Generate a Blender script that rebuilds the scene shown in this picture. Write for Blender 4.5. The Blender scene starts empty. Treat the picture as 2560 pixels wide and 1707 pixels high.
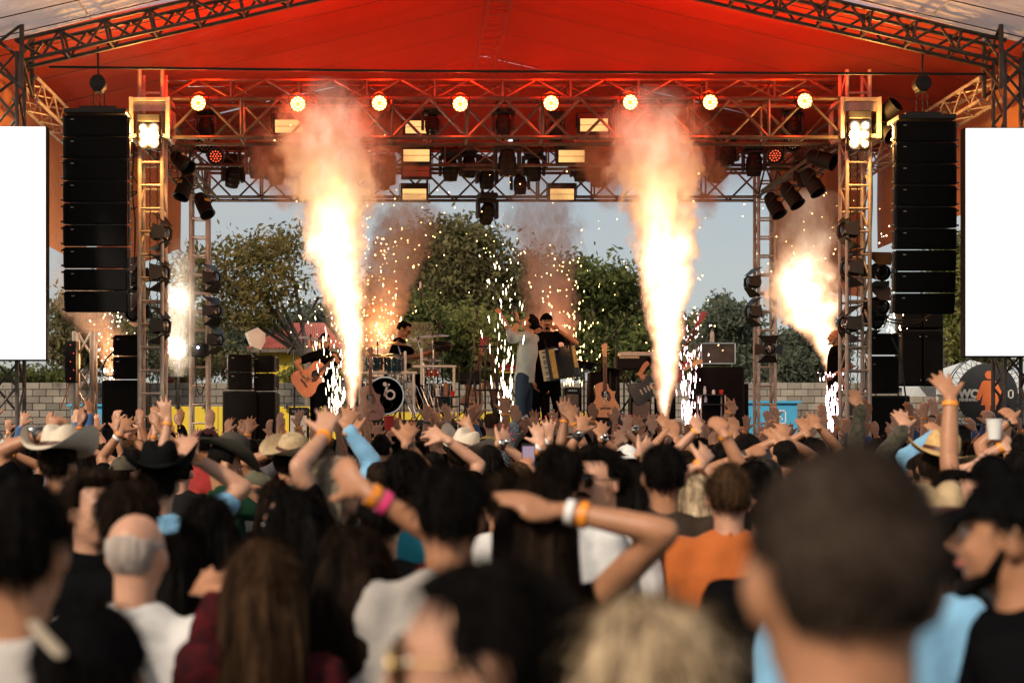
import bpy, bmesh, math, random
import numpy as np
from mathutils import Vector, Matrix, Quaternion
random.seed(7); RNG = np.random.RandomState(11)
sc = bpy.context.scene
C = sc.collection
R = math.radians

# ---------------------------------------------------------------- camera
F = 2560 * 50 / 36.0
CX, HY, CZ = 1000.0, 1105.0, 1.75
cam_d = bpy.data.cameras.new('camera'); cam = bpy.data.objects.new('camera', cam_d); C.objects.link(cam)
cam.location = (0, 0, CZ); cam.rotation_euler = (R(90), 0, 0)
cam_d.lens = 50; cam_d.sensor_width = 36
cam_d.shift_x = (1280 - CX) / 2560; cam_d.shift_y = (HY - 853.5) / 2560
cam_d.clip_start = 0.1; cam_d.clip_end = 3000
cam_d.dof.use_dof = True; cam_d.dof.focus_distance = 18.6; cam_d.dof.aperture_fstop = 2.5
cam_d.dof.aperture_blades = 9
sc.camera = cam

# ---------------------------------------------------------------- world, sun, exposure
SUN_EL, SUN_AZ = 38, 218          # azimuth the light comes from, clockwise from +Y
w = bpy.data.worlds.new('World'); sc.world = w; w.use_nodes = True
nt = w.node_tree; nt.nodes.clear()
out = nt.nodes.new('ShaderNodeOutputWorld'); bg = nt.nodes.new('ShaderNodeBackground')
sky = nt.nodes.new('ShaderNodeTexSky'); sky.sky_type = 'NISHITA'; sky.sun_disc = False
sky.sun_elevation = R(SUN_EL); sky.sun_rotation = R(SUN_AZ); sky.air_density = 1.2; sky.dust_density = 2.0; sky.altitude = 300
tc = nt.nodes.new('ShaderNodeTexCoord')
mp = nt.nodes.new('ShaderNodeMapping'); mp.inputs['Scale'].default_value = (2.2, 2.2, 9)
nz = nt.nodes.new('ShaderNodeTexNoise'); nz.inputs['Scale'].default_value = 1.6; nz.inputs['Detail'].default_value = 6; nz.inputs['Roughness'].default_value = .55
rp = nt.nodes.new('ShaderNodeValToRGB'); rp.color_ramp.elements[0].position = .36; rp.color_ramp.elements[1].position = .66
rp.color_ramp.elements[0].color = (.45, .45, .45, 1); rp.color_ramp.elements[1].color = (.9, .9, .9, 1)
mx = nt.nodes.new('ShaderNodeMix'); mx.data_type = 'RGBA'; mx.inputs[7].default_value = (5.3, 5.4, 5.3, 1)
nt.links.new(tc.outputs['Generated'], mp.inputs[0]); nt.links.new(mp.outputs[0], nz.inputs['Vector'])
nt.links.new(nz.outputs['Fac'], rp.inputs[0]); nt.links.new(rp.outputs[0], mx.inputs[0])
nt.links.new(sky.outputs[0], mx.inputs[6]); nt.links.new(mx.outputs[2], bg.inputs[0])
bg.inputs[1].default_value = 0.102
nt.links.new(bg.outputs[0], out.inputs[0])
sd = bpy.data.lights.new('sun', 'SUN'); sun = bpy.data.objects.new('sun', sd); C.objects.link(sun)
sd.energy = 3.9; sd.angle = R(7); sd.color = (1, .84, .66)
az = R(SUN_AZ); el = R(SUN_EL)
sun.rotation_euler = Vector((math.sin(az)*math.cos(el), math.cos(az)*math.cos(el), math.sin(el))).to_track_quat('Z', 'Y').to_euler()
sun.location = (-6, -10, 12)
vs = sc.view_settings; vs.view_transform = 'Standard'; vs.look = 'None'; vs.exposure = 0; vs.gamma = 1; vs.use_curve_mapping = False
cy = sc.cycles
cy.use_denoising = True
try: cy.denoiser = 'OPENIMAGEDENOISE'
except Exception: pass
cy.max_bounces = 6; cy.diffuse_bounces = 2; cy.glossy_bounces = 3; cy.transmission_bounces = 4; cy.volume_bounces = 1; cy.transparent_max_bounces = 12
cy.sample_clamp_indirect = 4; cy.caustics_reflective = False; cy.caustics_refractive = False
cy.volume_step_rate = 1.0; cy.volume_max_steps = 256
cy.use_adaptive_sampling = True; cy.adaptive_threshold = 0.015

# ---------------------------------------------------------------- materials
def nodes_of(name):
    m = bpy.data.materials.new(name); m.use_nodes = True
    t = m.node_tree; return m, t, t.nodes['Principled BSDF'], t.nodes['Material Output']
def mat(name, col, rough=.6, metal=0, var=.12, vscale=3, bump=0, bscale=40, stretch=(1, 1, 1), spec=.5, emit=None, estr=0, var2=None, sheen=0, objco=False, sss=0, coat=0):
    m, t, b, o = nodes_of(name)
    N = t.nodes.new; L = t.links.new
    b.inputs['Roughness'].default_value = rough; b.inputs['Metallic'].default_value = metal
    b.inputs['Specular IOR Level'].default_value = spec
    if sheen: b.inputs['Sheen Weight'].default_value = sheen
    if coat: b.inputs['Coat Weight'].default_value = coat
    if sss:
        b.inputs['Subsurface Weight'].default_value = sss; b.inputs['Subsurface Radius'].default_value = (.012, .004, .002); b.inputs['Subsurface Scale'].default_value = .6
    if objco: src = N('ShaderNodeTexCoord').outputs['Object']
    else: src = N('ShaderNodeNewGeometry').outputs['Position']
    mpn = N('ShaderNodeMapping'); mpn.inputs['Scale'].default_value = stretch; L(src, mpn.inputs[0])
    n = N('ShaderNodeTexNoise'); n.inputs['Scale'].default_value = vscale; n.inputs['Detail'].default_value = 5; n.inputs['Roughness'].default_value = .6
    L(mpn.outputs[0], n.inputs['Vector'])
    mxn = N('ShaderNodeMix'); mxn.data_type = 'RGBA'
    a = [max(0, c*(1-var)) for c in col]; c2 = var2 if var2 else [min(1, c*(1+var)) for c in col]
    mxn.inputs[6].default_value = (*a, 1); mxn.inputs[7].default_value = (*c2, 1)
    r = N('ShaderNodeValToRGB'); r.color_ramp.elements[0].position = .32; r.color_ramp.elements[1].position = .68
    L(n.outputs['Fac'], r.inputs[0]); L(r.outputs[0], mxn.inputs[0]); L(mxn.outputs[2], b.inputs['Base Color'])
    mr = N('ShaderNodeMapRange'); mr.inputs[3].default_value = max(.03, rough-.12); mr.inputs[4].default_value = min(1, rough+.1)
    L(n.outputs['Fac'], mr.inputs[0]); L(mr.outputs[0], b.inputs['Roughness'])
    if bump:
        n2 = N('ShaderNodeTexNoise'); n2.inputs['Scale'].default_value = bscale; n2.inputs['Detail'].default_value = 4
        L(mpn.outputs[0], n2.inputs['Vector'])
        bp = N('ShaderNodeBump'); bp.inputs['Strength'].default_value = bump; bp.inputs['Distance'].default_value = .01
        L(n2.outputs['Fac'], bp.inputs['Height']); L(bp.outputs[0], b.inputs['Normal'])
    if emit:
        b.inputs['Emission Color'].default_value = (*emit, 1); b.inputs['Emission Strength'].default_value = estr
    return m
def glow(name, col, s):
    m, t, b, o = nodes_of(name)
    b.inputs['Base Color'].default_value = (*[min(1, c)*.6 for c in col], 1); b.inputs['Roughness'].default_value = .3
    b.inputs['Emission Color'].default_value = (*col, 1); b.inputs['Emission Strength'].default_value = s
    return m
def glass(name, col=(1, 1, 1), rough=.03, alpha=.25):
    m, t, b, o = nodes_of(name)
    b.inputs['Base Color'].default_value = (*col, 1); b.inputs['Roughness'].default_value = rough
    b.inputs['Alpha'].default_value = alpha; b.inputs['Specular IOR Level'].default_value = .7
    return m
def fabric_sheet(name, col, trans, var=.08):
    m, t, b, o = nodes_of(name); N = t.nodes.new; L = t.links.new
    t.nodes.remove(b)
    d = N('ShaderNodeBsdfDiffuse'); tr = N('ShaderNodeBsdfTranslucent'); ms = N('ShaderNodeMixShader'); ms.inputs[0].default_value = trans
    g = N('ShaderNodeBsdfGlossy'); g.inputs['Roughness'].default_value = .4; ms2 = N('ShaderNodeMixShader'); ms2.inputs[0].default_value = .06
    n = N('ShaderNodeTexNoise'); n.inputs['Scale'].default_value = 2.2; n.inputs['Detail'].default_value = 5
    L(N('ShaderNodeNewGeometry').outputs['Position'], n.inputs['Vector'])
    mxn = N('ShaderNodeMix'); mxn.data_type = 'RGBA'; mxn.inputs[6].default_value = (*[c*(1-var) for c in col], 1); mxn.inputs[7].default_value = (*[min(1, c*(1+var)) for c in col], 1)
    L(n.outputs['Fac'], mxn.inputs[0])
    for x in (d, tr): L(mxn.outputs[2], x.inputs['Color'])
    n2 = N('ShaderNodeTexNoise'); n2.inputs['Scale'].default_value = 1.1; n2.inputs['Detail'].default_value = 6; n2.inputs['Distortion'].default_value = 1.2
    L(t.nodes['Noise Texture'].inputs['Vector'].links[0].from_socket, n2.inputs['Vector'])
    bp = N('ShaderNodeBump'); bp.inputs['Strength'].default_value = .7; bp.inputs['Distance'].default_value = .16; L(n2.outputs['Fac'], bp.inputs['Height'])
    for x in (d, g, tr): L(bp.outputs[0], x.inputs['Normal'])
    L(d.outputs[0], ms.inputs[1]); L(tr.outputs[0], ms.inputs[2]); L(ms.outputs[0], ms2.inputs[1]); L(g.outputs[0], ms2.inputs[2]); L(ms2.outputs[0], o.inputs[0])
    return m

MT = {}
MT['truss'] = mat('galvanised_steel', (.52, .45, .38), .4, .2, var=.25, vscale=6)
MT['black_metal'] = mat('black_powder_coat', (.012, .012, .012), .5, 0, var=.4, vscale=8)
MT['black_box'] = mat('black_cabinet_paint', (.010, .010, .010), .65, 0, var=.4, vscale=5, bump=.2, bscale=180, spec=.25)
MT['grille'] = mat('black_speaker_grille', (.007, .007, .007), .75, 0, var=.5, vscale=60, bump=.5, bscale=220, spec=.15)
MT['chrome'] = mat('chrome', (.62, .6, .57), .18, 1, var=.1)
MT['gold'] = mat('brass', (.60, .40, .14), .28, 1, var=.25, vscale=9)
MT['cymbal'] = mat('bronze_cymbal', (.50, .25, .09), .3, .9, var=.3, vscale=12)
MT['cloth_black'] = mat('black_cloth', (.010, .009, .009), .9, 0, var=.4, vscale=4, bump=.4, bscale=14, spec=.1)
MT['rubber'] = mat('black_cable_rubber', (.012, .012, .012), .55, 0)
MT['white_plastic'] = mat('white_plastic', (.75, .74, .70), .4)
MT['stage_floor'] = mat('black_stage_floor', (.015, .014, .014), .6, 0, var=.4, vscale=2, bump=.1)

# ---------------------------------------------------------------- mesh helpers
def at(px, py, y):
    return Vector(((px - CX) * y / F, y, CZ + (HY - py) * y / F))
def frame(d, up=None):
    d = np.asarray(d, float); d = d / (np.linalg.norm(d) + 1e-9)
    u = np.array((0, 0, 1.0)) if up is None else np.asarray(up, float)
    if abs(np.dot(d, u)) > .97: u = np.array((0, 1.0, 0)) if abs(d[1]) < .9 else np.array((1.0, 0, 0))
    s = np.cross(d, u); s /= np.linalg.norm(s); u2 = np.cross(s, d); return s, u2, d
class MB:
    def __init__(s): s.v = []; s.f = []; s.n = 0
    def add(s, V, Fc):
        V = np.asarray(V, float).reshape(-1, 3); s.v.append(V); s.f += [tuple(i + s.n for i in f) for f in Fc]; s.n += len(V); return s
    def box(s, c, d, rot=None, b=0):
        c = np.asarray(c, float); h = np.asarray(d, float) / 2
        if not b:
            V = np.array([(x, y, z) for x in (-1, 1) for y in (-1, 1) for z in (-1, 1)]) * h
            Fc = [(0, 1, 3, 2), (4, 6, 7, 5), (0, 4, 5, 1), (2, 3, 7, 6), (0, 2, 6, 4), (1, 5, 7, 3)]
        else:
            b = min(b, *(h * .45)); V = []; idx = {}
            for x in (-1, 1):
                for y in (-1, 1):
                    for z in (-1, 1):
                        for k in range(3):
                            p = [x*(h[0]-b), y*(h[1]-b), z*(h[2]-b)]; sg = (x, y, z)
                            p[k] = sg[k]*h[k]; idx[(x, y, z, k)] = len(V); V.append(p)
            Fc = []
            for k in range(3):
                a, bb = [i for i in range(3) if i != k]
                for sg in (-1, 1):
                    q = []
                    for (u, w_) in ((-1, -1), (1, -1), (1, 1), (-1, 1)):
                        t = [0, 0, 0]; t[k] = sg; t[a] = u; t[bb] = w_; q.append(idx[(*t, k)])
                    flip = (sg > 0) == (k == 1)
                    Fc.append(tuple(q[::-1] if flip else q))
            for k in range(3):
                a, bb = [i for i in range(3) if i != k]
                for u in (-1, 1):
                    for w_ in (-1, 1):
                        t0 = [0, 0, 0]; t0[k] = -1; t0[a] = u; t0[bb] = w_; t1 = list(t0); t1[k] = 1
                        Fc.append((idx[(*t0, a)], idx[(*t1, a)], idx[(*t1, bb)], idx[(*t0, bb)]))
            for x in (-1, 1):
                for y in (-1, 1):
                    for z in (-1, 1): Fc.append(tuple(idx[(x, y, z, k)] for k in range(3)))
            V = np.array(V)
        if rot is not None: V = V @ np.array(rot.to_3x3()).T
        return s.add(V + c, Fc)
    def tube(s, pts, rad, seg=8, flat=1.0, up=None, cap='round', wob=None):
        pts = [np.asarray(p, float) for p in pts]; n = len(pts)
        rad = [rad]*n if np.isscalar(rad) else list(rad)
        fl = [flat]*n if np.isscalar(flat) else list(flat)
        rings = []; T = []
        for i in range(n):
            a = pts[max(0, i-1)]; b = pts[min(n-1, i+1)]; T.append((b-a)/(np.linalg.norm(b-a)+1e-9))
        if cap == 'round':
            r0, r1 = rad[0], rad[-1]
            pts = [pts[0]-T[0]*r0*.85, pts[0]-T[0]*r0*.55] + pts + [pts[-1]+T[-1]*r1*.55, pts[-1]+T[-1]*r1*.85]
            rad = [r0*.35, r0*.8] + rad + [r1*.8, r1*.35]; fl = [fl[0]]*2 + fl + [fl[-1]]*2; T = [T[0]]*2 + T + [T[-1]]*2; n += 4
        ang = np.arange(seg) * 2*math.pi/seg; V = []; pu = up
        for i in range(n):
            sd_, u_, _ = frame(T[i], pu); pu = u_ if up is None else up
            k = np.ones(seg) if wob is None else wob
            V.append(pts[i] + (np.cos(ang)*rad[i]*k)[:, None]*sd_ + (np.sin(ang)*rad[i]*fl[i]*k)[:, None]*u_)
        Fc = []
        for i in range(n-1):
            for j in range(seg):
                k = (j+1) % seg; Fc.append((i*seg+j, i*seg+k, (i+1)*seg+k, (i+1)*seg+j))
        if cap: Fc.append(tuple(range(seg-1, -1, -1))); Fc.append(tuple((n-1)*seg+j for j in range(seg)))
        return s.add(np.vstack(V), Fc)
    def ell(s, c, r, rot=None, seg=14, rings=9, fn=None):
        V = [(0, 0, 1)]
        for i in range(1, rings):
            th = math.pi*i/rings
            for j in range(seg):
                p = 2*math.pi*j/seg; V.append((math.sin(th)*math.cos(p), math.sin(th)*math.sin(p), math.cos(th)))
        V.append((0, 0, -1)); V = np.array(V)
        if fn is not None: V = fn(V)
        V = V * np.asarray(r)
        if rot is not None: V = V @ np.array(rot.to_3x3()).T
        Fc = [(0, 1+j, 1+(j+1) % seg) for j in range(seg)]
        for i in range(rings-2):
            for j in range(seg):
                a = 1+i*seg; k = (j+1) % seg; Fc.append((a+j, a+seg+j, a+seg+k, a+k))
        l = len(V)-1; a = 1+(rings-2)*seg
        Fc += [(l, a+(j+1) % seg, a+j) for j in range(seg)]
        return s.add(V+np.asarray(c, float), Fc)
    def lathe(s, prof, seg=20, M=None, fn=None, cap=(1, 1)):
        ang = np.arange(seg)*2*math.pi/seg; V = []
        for r, z in prof: V.append(np.stack([np.cos(ang)*r, np.sin(ang)*r, np.full(seg, float(z))], 1))
        V = np.vstack(V)
        if fn is not None: V = fn(V)
        if M is not None: V = V @ np.array(M.to_3x3()).T + np.array(M.to_translation())
        n = len(prof); Fc = []
        for i in range(n-1):
            for j in range(seg):
                k = (j+1) % seg; Fc.append((i*seg+j, i*seg+k, (i+1)*seg+k, (i+1)*seg+j))
        if prof[0][0] > 1e-6 and cap[0]: Fc.append(tuple(range(seg-1, -1, -1)))
        if prof[-1][0] > 1e-6 and cap[1]: Fc.append(tuple((n-1)*seg+j for j in range(seg)))
        return s.add(V, Fc)
    def prism(s, poly, t, M=None):
        n = len(poly); V = np.array([(x, -t/2, z) for x, z in poly] + [(x, t/2, z) for x, z in poly], float)
        if M is not None: V = V @ np.array(M.to_3x3()).T + np.array(M.to_translation())
        Fc = [tuple(range(n)), tuple(range(2*n-1, n-1, -1))] + [(i, i+n, (i+1) % n+n, (i+1) % n) for i in range(n)]
        return s.add(V, Fc)
    def grid(s, fn, nu, nv):
        V = [fn(i/(nu-1), j/(nv-1)) for i in range(nu) for j in range(nv)]
        return s.add(V, [(i*nv+j, (i+1)*nv+j, (i+1)*nv+j+1, i*nv+j+1) for i in range(nu-1) for j in range(nv-1)])
    def mesh(s, name, smooth=True, fixn=False):
        me = bpy.data.meshes.new(name); me.from_pydata(np.vstack(s.v).tolist() if s.v else [], [], s.f)
        if fixn:
            b = bmesh.new(); b.from_mesh(me); bmesh.ops.recalc_face_normals(b, faces=b.faces); b.to_mesh(me); b.free()
        if smooth:
            me.polygons.foreach_set('use_smooth', np.ones(len(me.polygons), bool))
            try: me.set_sharp_from_angle(angle=R(38))
            except Exception: pass
        me.update(); return me
ORG = {}
def thing(name, label, cat, loc=(0, 0, 0), group=None):
    o = bpy.data.objects.new(name, None); C.objects.link(o); o.location = loc; o.empty_display_size = .2
    ORG[o.name] = Vector(loc); return tag(o, label, cat, group)
def tag(o, label=None, cat=None, group=None, kind=None):
    if label: o['label'] = label
    if cat: o['category'] = cat
    if group: o['group'] = group
    o['kind'] = kind or 'thing'
    return o
def org(p): return ORG[p.name] if p is not None else Vector((0, 0, 0))
def put(name, me, m, parent=None, M=None):
    """link mesh data as an object; M is its world matrix"""
    o = bpy.data.objects.new(name, me); C.objects.link(o)
    if m is not None and not me.materials: me.materials.append(m)
    M = Matrix.Identity(4) if M is None else M
    o.parent = parent
    o.matrix_basis = Matrix.Translation(-org(parent)) @ M
    ORG[o.name] = Vector(M.to_translation()) if False else org(parent)
    return o
def obj(mb, name, m, parent=None, smooth=True, fixn=False):
    """mesh built in world coordinates"""
    g = org(parent)
    if parent is not None and g.length > 0: mb.v = [v - np.array(g) for v in mb.v]
    me = mb.mesh(name, smooth, fixn); me.materials.append(m)
    o = bpy.data.objects.new(name, me); C.objects.link(o); o.parent = parent; ORG[o.name] = g
    return o
def struct(mb, name, m, smooth=False, parent=None, label=None):
    o = obj(mb, name, m, parent, smooth)
    if parent is None: o['kind'] = 'structure'
    if label: o['label'] = label
    return o
def part(mb, name, m, parent, M, smooth=True, fixn=False):
    A = np.array(M.to_3x3()).T; t = np.array(M.to_translation()); mb.v = [v @ A + t for v in mb.v]
    return obj(mb, name, m, parent, smooth, fixn)
def TR(x, y=None, z=None): return Matrix.Translation(x if y is None else (x, y, z))
def RX(a): return Matrix.Rotation(R(a), 4, 'X')
def RY_(a): return Matrix.Rotation(R(a), 4, 'Y')
def RZ_(a): return Matrix.Rotation(R(a), 4, 'Z')
def aim(d, up='Z'): return Vector(d).to_track_quat('-Y', 'Z').to_matrix().to_4x4()   # local -Y looks along d
# unit bar shared by every brace and chord
BAR = {}
def bar(name, p0, p1, r, m, parent):
    k = (m.name); 
    if k not in BAR: BAR[k] = MB().lathe([(1, 0), (1, 1)], 8).mesh('bar_'+k); BAR[k].materials.append(m)
    p0 = Vector(p0); d = Vector(p1) - p0; q = d.to_track_quat('Z', 'X')
    M = Matrix.Translation(p0) @ q.to_matrix().to_4x4() @ Matrix.Diagonal((r, r, d.length, 1))
    return put(name, BAR[k], None, parent, M)
def truss(name, label, cat, p0, p1, w_, h, bay, m, up=(0, 0, 1), rc=.024, rb=.012, pat='zig', group=None, faces=(0, 1, 2, 3)):
    p0 = Vector(p0); p1 = Vector(p1); d = (p1-p0); L = d.length; d.normalize()
    upv = Vector(up); sv = d.cross(upv).normalized(); uv = sv.cross(d).normalized()
    t = thing(name, label, cat, p0, group)
    cs = [sv*(a*w_/2)+uv*(b*h/2) for a, b in ((-1, -1), (1, -1), (1, 1), (-1, 1))]
    for c in cs: bar('chord', p0+c, p1+c, rc, m, t)
    n = max(1, round(L/bay)); st = L/n
    for fi in faces:
        a, b = cs[fi], cs[(fi+1) % 4]
        side = fi in (1, 3)
        for i in range(n):
            q0 = p0+d*(st*i); q1 = p0+d*(st*(i+1)); qm = p0+d*(st*(i+.5))
            if pat == 'ladder' and not side: bar('rung', q0+a, q0+b, rb, m, t)
            elif pat == 'warren':
                if side: bar('brace', q0+a, qm+b, rb, m, t); bar('brace', qm+b, q1+a, rb, m, t); bar('post', q0+a, q0+b, rb, m, t)
                else: bar('post', q0+a, q0+b, rb, m, t)
            else:
                if i % 2 == 0: bar('brace', q0+a, q1+b, rb, m, t)
                else: bar('brace', q0+b, q1+a, rb, m, t)
    return t
def lamp(name, loc, col, e, r=.05, kind='POINT', parent=None, **kw):
    l = bpy.data.lights.new(name, kind); l.energy = e; l.color = col; l.shadow_soft_size = r
    for k, v in kw.items(): setattr(l, k, v)
    o = bpy.data.objects.new(name, l); C.objects.link(o); o.parent = parent; o.location = Vector(loc) - org(parent); return o
# ================================================================ SETTING
SX = 1.335                       # centre line of the stage
def roofz(x): return 8.12 - .231*abs(x - SX)
MT['ground'] = mat('dusty_ground', (.05, .043, .036), .95, 0, var=.35, vscale=.7, bump=.4, bscale=6)
g = MB(); g.add([(-400, -60, 0), (400, -60, 0), (400, 900, 0), (-400, 900, 0)], [(0, 1, 2, 3)])
struct(g, 'ground', MT['ground'])

# ---- block wall behind the stage
MT['mortar'] = mat('grey_mortar', (.17, .148, .125), .95, 0, var=.15, vscale=4, bump=.4, bscale=30)
MT['block'] = mat('concrete_block', (.31, .265, .215), .92, 0, var=.30, vscale=.9, bump=.5, bscale=25)
_t = MT['block'].node_tree; _oi = _t.nodes.new('ShaderNodeObjectInfo'); _mr = _t.nodes.new('ShaderNodeMapRange'); _mr.inputs[3].default_value = .62; _mr.inputs[4].default_value = 1.15; _t.links.new(_oi.outputs['Random'], _mr.inputs[0])
_hs = _t.nodes.new('ShaderNodeHueSaturation'); _bc = _t.nodes['Principled BSDF'].inputs['Base Color']; _t.links.new(_bc.links[0].from_socket, _hs.inputs['Color']); _t.links.new(_mr.outputs[0], _hs.inputs['Value']); _t.links.new(_hs.outputs[0], _bc)
WY = 44.0; wz1 = at(0, 957, WY).z
wall = thing('block_wall', 'long wall of grey concrete blocks behind the stage', 'wall', (0, WY, 0))
m = MB().box((2, WY+.12, wz1/2-.02), (64, .16, wz1-.04)); obj(m, 'mortar_core', MT['mortar'], wall, False)
bm_ = MB().box((0, 0, 0), (.405, .2, .2), b=.012).mesh('block', False); bm_.materials.append(MT['block'])
rest = MB(); nblk = 0
rows = int(wz1/.215)
win = [(0, 330), (405, 520), (700, 770), (1945, 2075), (2190, 2440)]
for r_ in range(rows):
    z = wz1 - .1 - r_*.215
    for k in range(-62, 64):
        x = k*.42 + (.21 if r_ % 2 else 0)
        px = CX + x*F/WY; py = HY - (z-CZ)*F/WY
        jit = random.uniform(-.012, .012)
        vis = py < 1052 and any(a <= px <= b_ for a, b_ in win)
        if vis and nblk < 298:
            nblk += 1; put('block', bm_, None, wall, Matrix.Translation((x, WY+jit, z)) @ Matrix.Rotation(random.uniform(-.01, .01), 4, 'Z'))
        elif -20 < x < 24: rest.box((x, WY+jit, z), (.405, .2, .2), b=.012)
o = obj(rest, 'block_course', MT['block'], wall, False); o['kind'] = 'stuff'

# ---- trees
def leafmat(name, a, b_, tr=.45):
    mm, t, b, o = nodes_of(name); N = t.nodes.new; L = t.links.new; t.nodes.remove(b)
    n = N('ShaderNodeTexNoise'); n.inputs['Scale'].default_value = 1.4; n.inputs['Detail'].default_value = 6; n.inputs['Roughness'].default_value = .7
    L(N('ShaderNodeNewGeometry').outputs['Position'], n.inputs['Vector'])
    r = N('ShaderNodeValToRGB'); r.color_ramp.elements[0].position = .35; r.color_ramp.elements[1].position = .65
    r.color_ramp.elements[0].color = (*a, 1); r.color_ramp.elements[1].color = (*b_, 1); L(n.outputs['Fac'], r.inputs[0])
    d = N('ShaderNodeBsdfDiffuse'); tl = N('ShaderNodeBsdfTranslucent'); ms = N('ShaderNodeMixShader'); ms.inputs[0].default_value = tr
    L(r.outputs[0], d.inputs[0]); L(r.outputs[0], tl.inputs[0]); L(d.outputs[0], ms.inputs[1]); L(tl.outputs[0], ms.inputs[2]); L(ms.outputs[0], o.inputs[0])
    return mm
MT['leaf_olive'] = leafmat('olive_foliage', (0.081, 0.078, 0.034), (0.284, 0.243, 0.115))
MT['leaf_green'] = leafmat('green_foliage', (0.061, 0.081, 0.027), (0.216, 0.230, 0.081))
MT['leaf_orange'] = leafmat('green_and_orange_foliage', (0.068, 0.088, 0.030), (0.320, 0.216, 0.074))
MT['leaf_blue'] = leafmat('grey_green_foliage', (0.081, 0.101, 0.074), (0.203, 0.216, 0.149))
MT['leaf_lime'] = leafmat('yellow_green_foliage', (0.095, 0.115, 0.034), (0.320, 0.297, 0.101))
MT['bark'] = mat('grey_bark', (.13, .10, .075), .95, 0, var=.35, vscale=5, bump=.6, bscale=20)
def leaves(blobs, n, size, clump=.5, flat=.7, shell=.55):
    rs = RNG; vols = np.array([b[3]*b[4]*b[5] for b in blobs])**.66; pr = vols/vols.sum()
    nc = max(10, n//38); bi = rs.choice(len(blobs), nc, p=pr)
    u = rs.normal(size=(nc, 3)); u /= np.linalg.norm(u, axis=1)[:, None]; rr = (shell + (1-shell)*rs.rand(nc))**.8
    B = np.array(blobs); cc = B[bi, :3] + u*rr[:, None]*B[bi, 3:6]
    cs = rs.uniform(.6, 1.4, nc)*clump
    k = rs.randint(0, nc, n); P = cc[k] + rs.normal(size=(n, 3))*np.array((1, 1, .6))*cs[k][:, None]*.55
    a = rs.normal(size=(n, 3)); a /= np.linalg.norm(a, axis=1)[:, None]; t = rs.normal(size=(n, 3)); t[:, 2] += .3
    b_ = np.cross(a, t); b_ /= np.linalg.norm(b_, axis=1)[:, None]
    s = size*rs.uniform(.6, 1.35, n)[:, None]
    V = np.stack([P-a*s, P+b_*s*flat*.55, P+a*s, P-b_*s*flat*.55], 1).reshape(-1, 3)
    return V, n
def leafobj(V, n, name, m, parent):
    me = bpy.data.meshes.new(name); V = V-np.array(org(parent))
    me.vertices.add(4*n); me.vertices.foreach_set('co', V.ravel()); me.loops.add(4*n); me.loops.foreach_set('vertex_index', np.arange(4*n))
    me.polygons.add(n); me.polygons.foreach_set('loop_start', np.arange(n)*4); me.polygons.foreach_set('loop_total', np.full(n, 4)); me.update(); me.validate()
    me.materials.append(m); o = bpy.data.objects.new(name, me); C.objects.link(o); o.parent = parent; ORG[o.name] = org(parent); return o
def tree(name, label, base_px, d, blobs_px, n, size, m, trunk_r=.16, clump=.5, shell=.55, group='trees behind the block wall', cat='tree', limbs=True):
    """blobs_px: (px, py, rx_px, rz_px) at depth d"""
    s = d/F; bx = (base_px-CX)*s; t = thing(name, label, cat, (bx, d, 0), group)
    bl = []
    for (px, py, rx, rz) in blobs_px:
        c = at(px, py, d); bl.append((c.x, d+random.uniform(-.8, .8), c.z, rx*s, max(.6, rx*s*.8), rz*s))
    n = int(n*1.7); size *= .62; clump *= 1.25
    V, n = leaves(bl, n, size, clump, shell=shell); leafobj(V, n, 'crown', m, t)
    tk = MB(); fork = Vector((bx+random.uniform(-.3, .3), d, max(.8, min(b[2]-b[5] for b in bl)*.8+.2)))
    tk.tube([(bx, d, -.1), ((bx+fork.x)/2+.1, d, fork.z*.5), fork], [trunk_r*1.25, trunk_r, trunk_r*.8], 9); obj(tk, 'trunk', MT['bark'], t)
    if limbs:
        for b in bl:
            for q in range(1 if len(bl) > 8 else 2 if len(bl) > 4 else 4):
                e = Vector(b[:3])+Vector((random.uniform(-.7, .7)*b[3], random.uniform(-.6, .6)*b[4], random.uniform(.0, .8)*b[5]))
                mid = fork.lerp(e, .5)+Vector((random.uniform(-.3, .3), 0, random.uniform(-.1, .4)))
                lm = MB().tube([fork, mid, e], [trunk_r*.6, trunk_r*.38, trunk_r*.12], 6)
                for z_ in range(3):
                    f_ = random.uniform(.35, .95); p = mid.lerp(e, f_); e2 = p+Vector((random.uniform(-1, 1), random.uniform(-.5, .5), random.uniform(.1, .9)))*b[3]*.35
                    lm.tube([p, p.lerp(e2, .5)+Vector((0, 0, .08)), e2], [trunk_r*.2, trunk_r*.13, trunk_r*.05], 5)
                obj(lm, 'limb', MT['bark'], t)
    return t
tree('flowering_tree', 'sparse thin-branched tree with orange tinged leaves left of the stage', 760, 40,
     [(500, 690, 55, 55), (570, 640, 60, 40), (650, 640, 55, 50), (710, 610, 45, 45), (600, 730, 70, 45), (690, 720, 60, 60), (560, 790, 60, 40), (470, 650, 45, 30), (640, 800, 50, 30)], 3900, .15, MT['leaf_orange'], .13, .42, .3)
tree('rain_tree', 'tall round-crowned olive tree behind the centre of the stage', 1130, 62,
     [(1120, 610, 85, 65), (1060, 650, 60, 60), (1190, 640, 70, 60), (1060, 735, 70, 65), (1150, 730, 90, 70), (1230, 720, 55, 60), (1330, 700, 60, 60), (1290, 760, 50, 50)], 11000, .24, MT['leaf_olive'], .3, .75)
tree('mango_tree', 'dense dark green tree right of the accordion player', 1530, 47,
     [(1500, 740, 70, 70), (1440, 720, 45, 60), (1570, 790, 60, 70), (1460, 840, 70, 80), (1560, 890, 70, 70), (1430, 690, 25, 30), (1540, 710, 30, 30)], 12000, .19, MT['leaf_green'], .22, .55)
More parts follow.
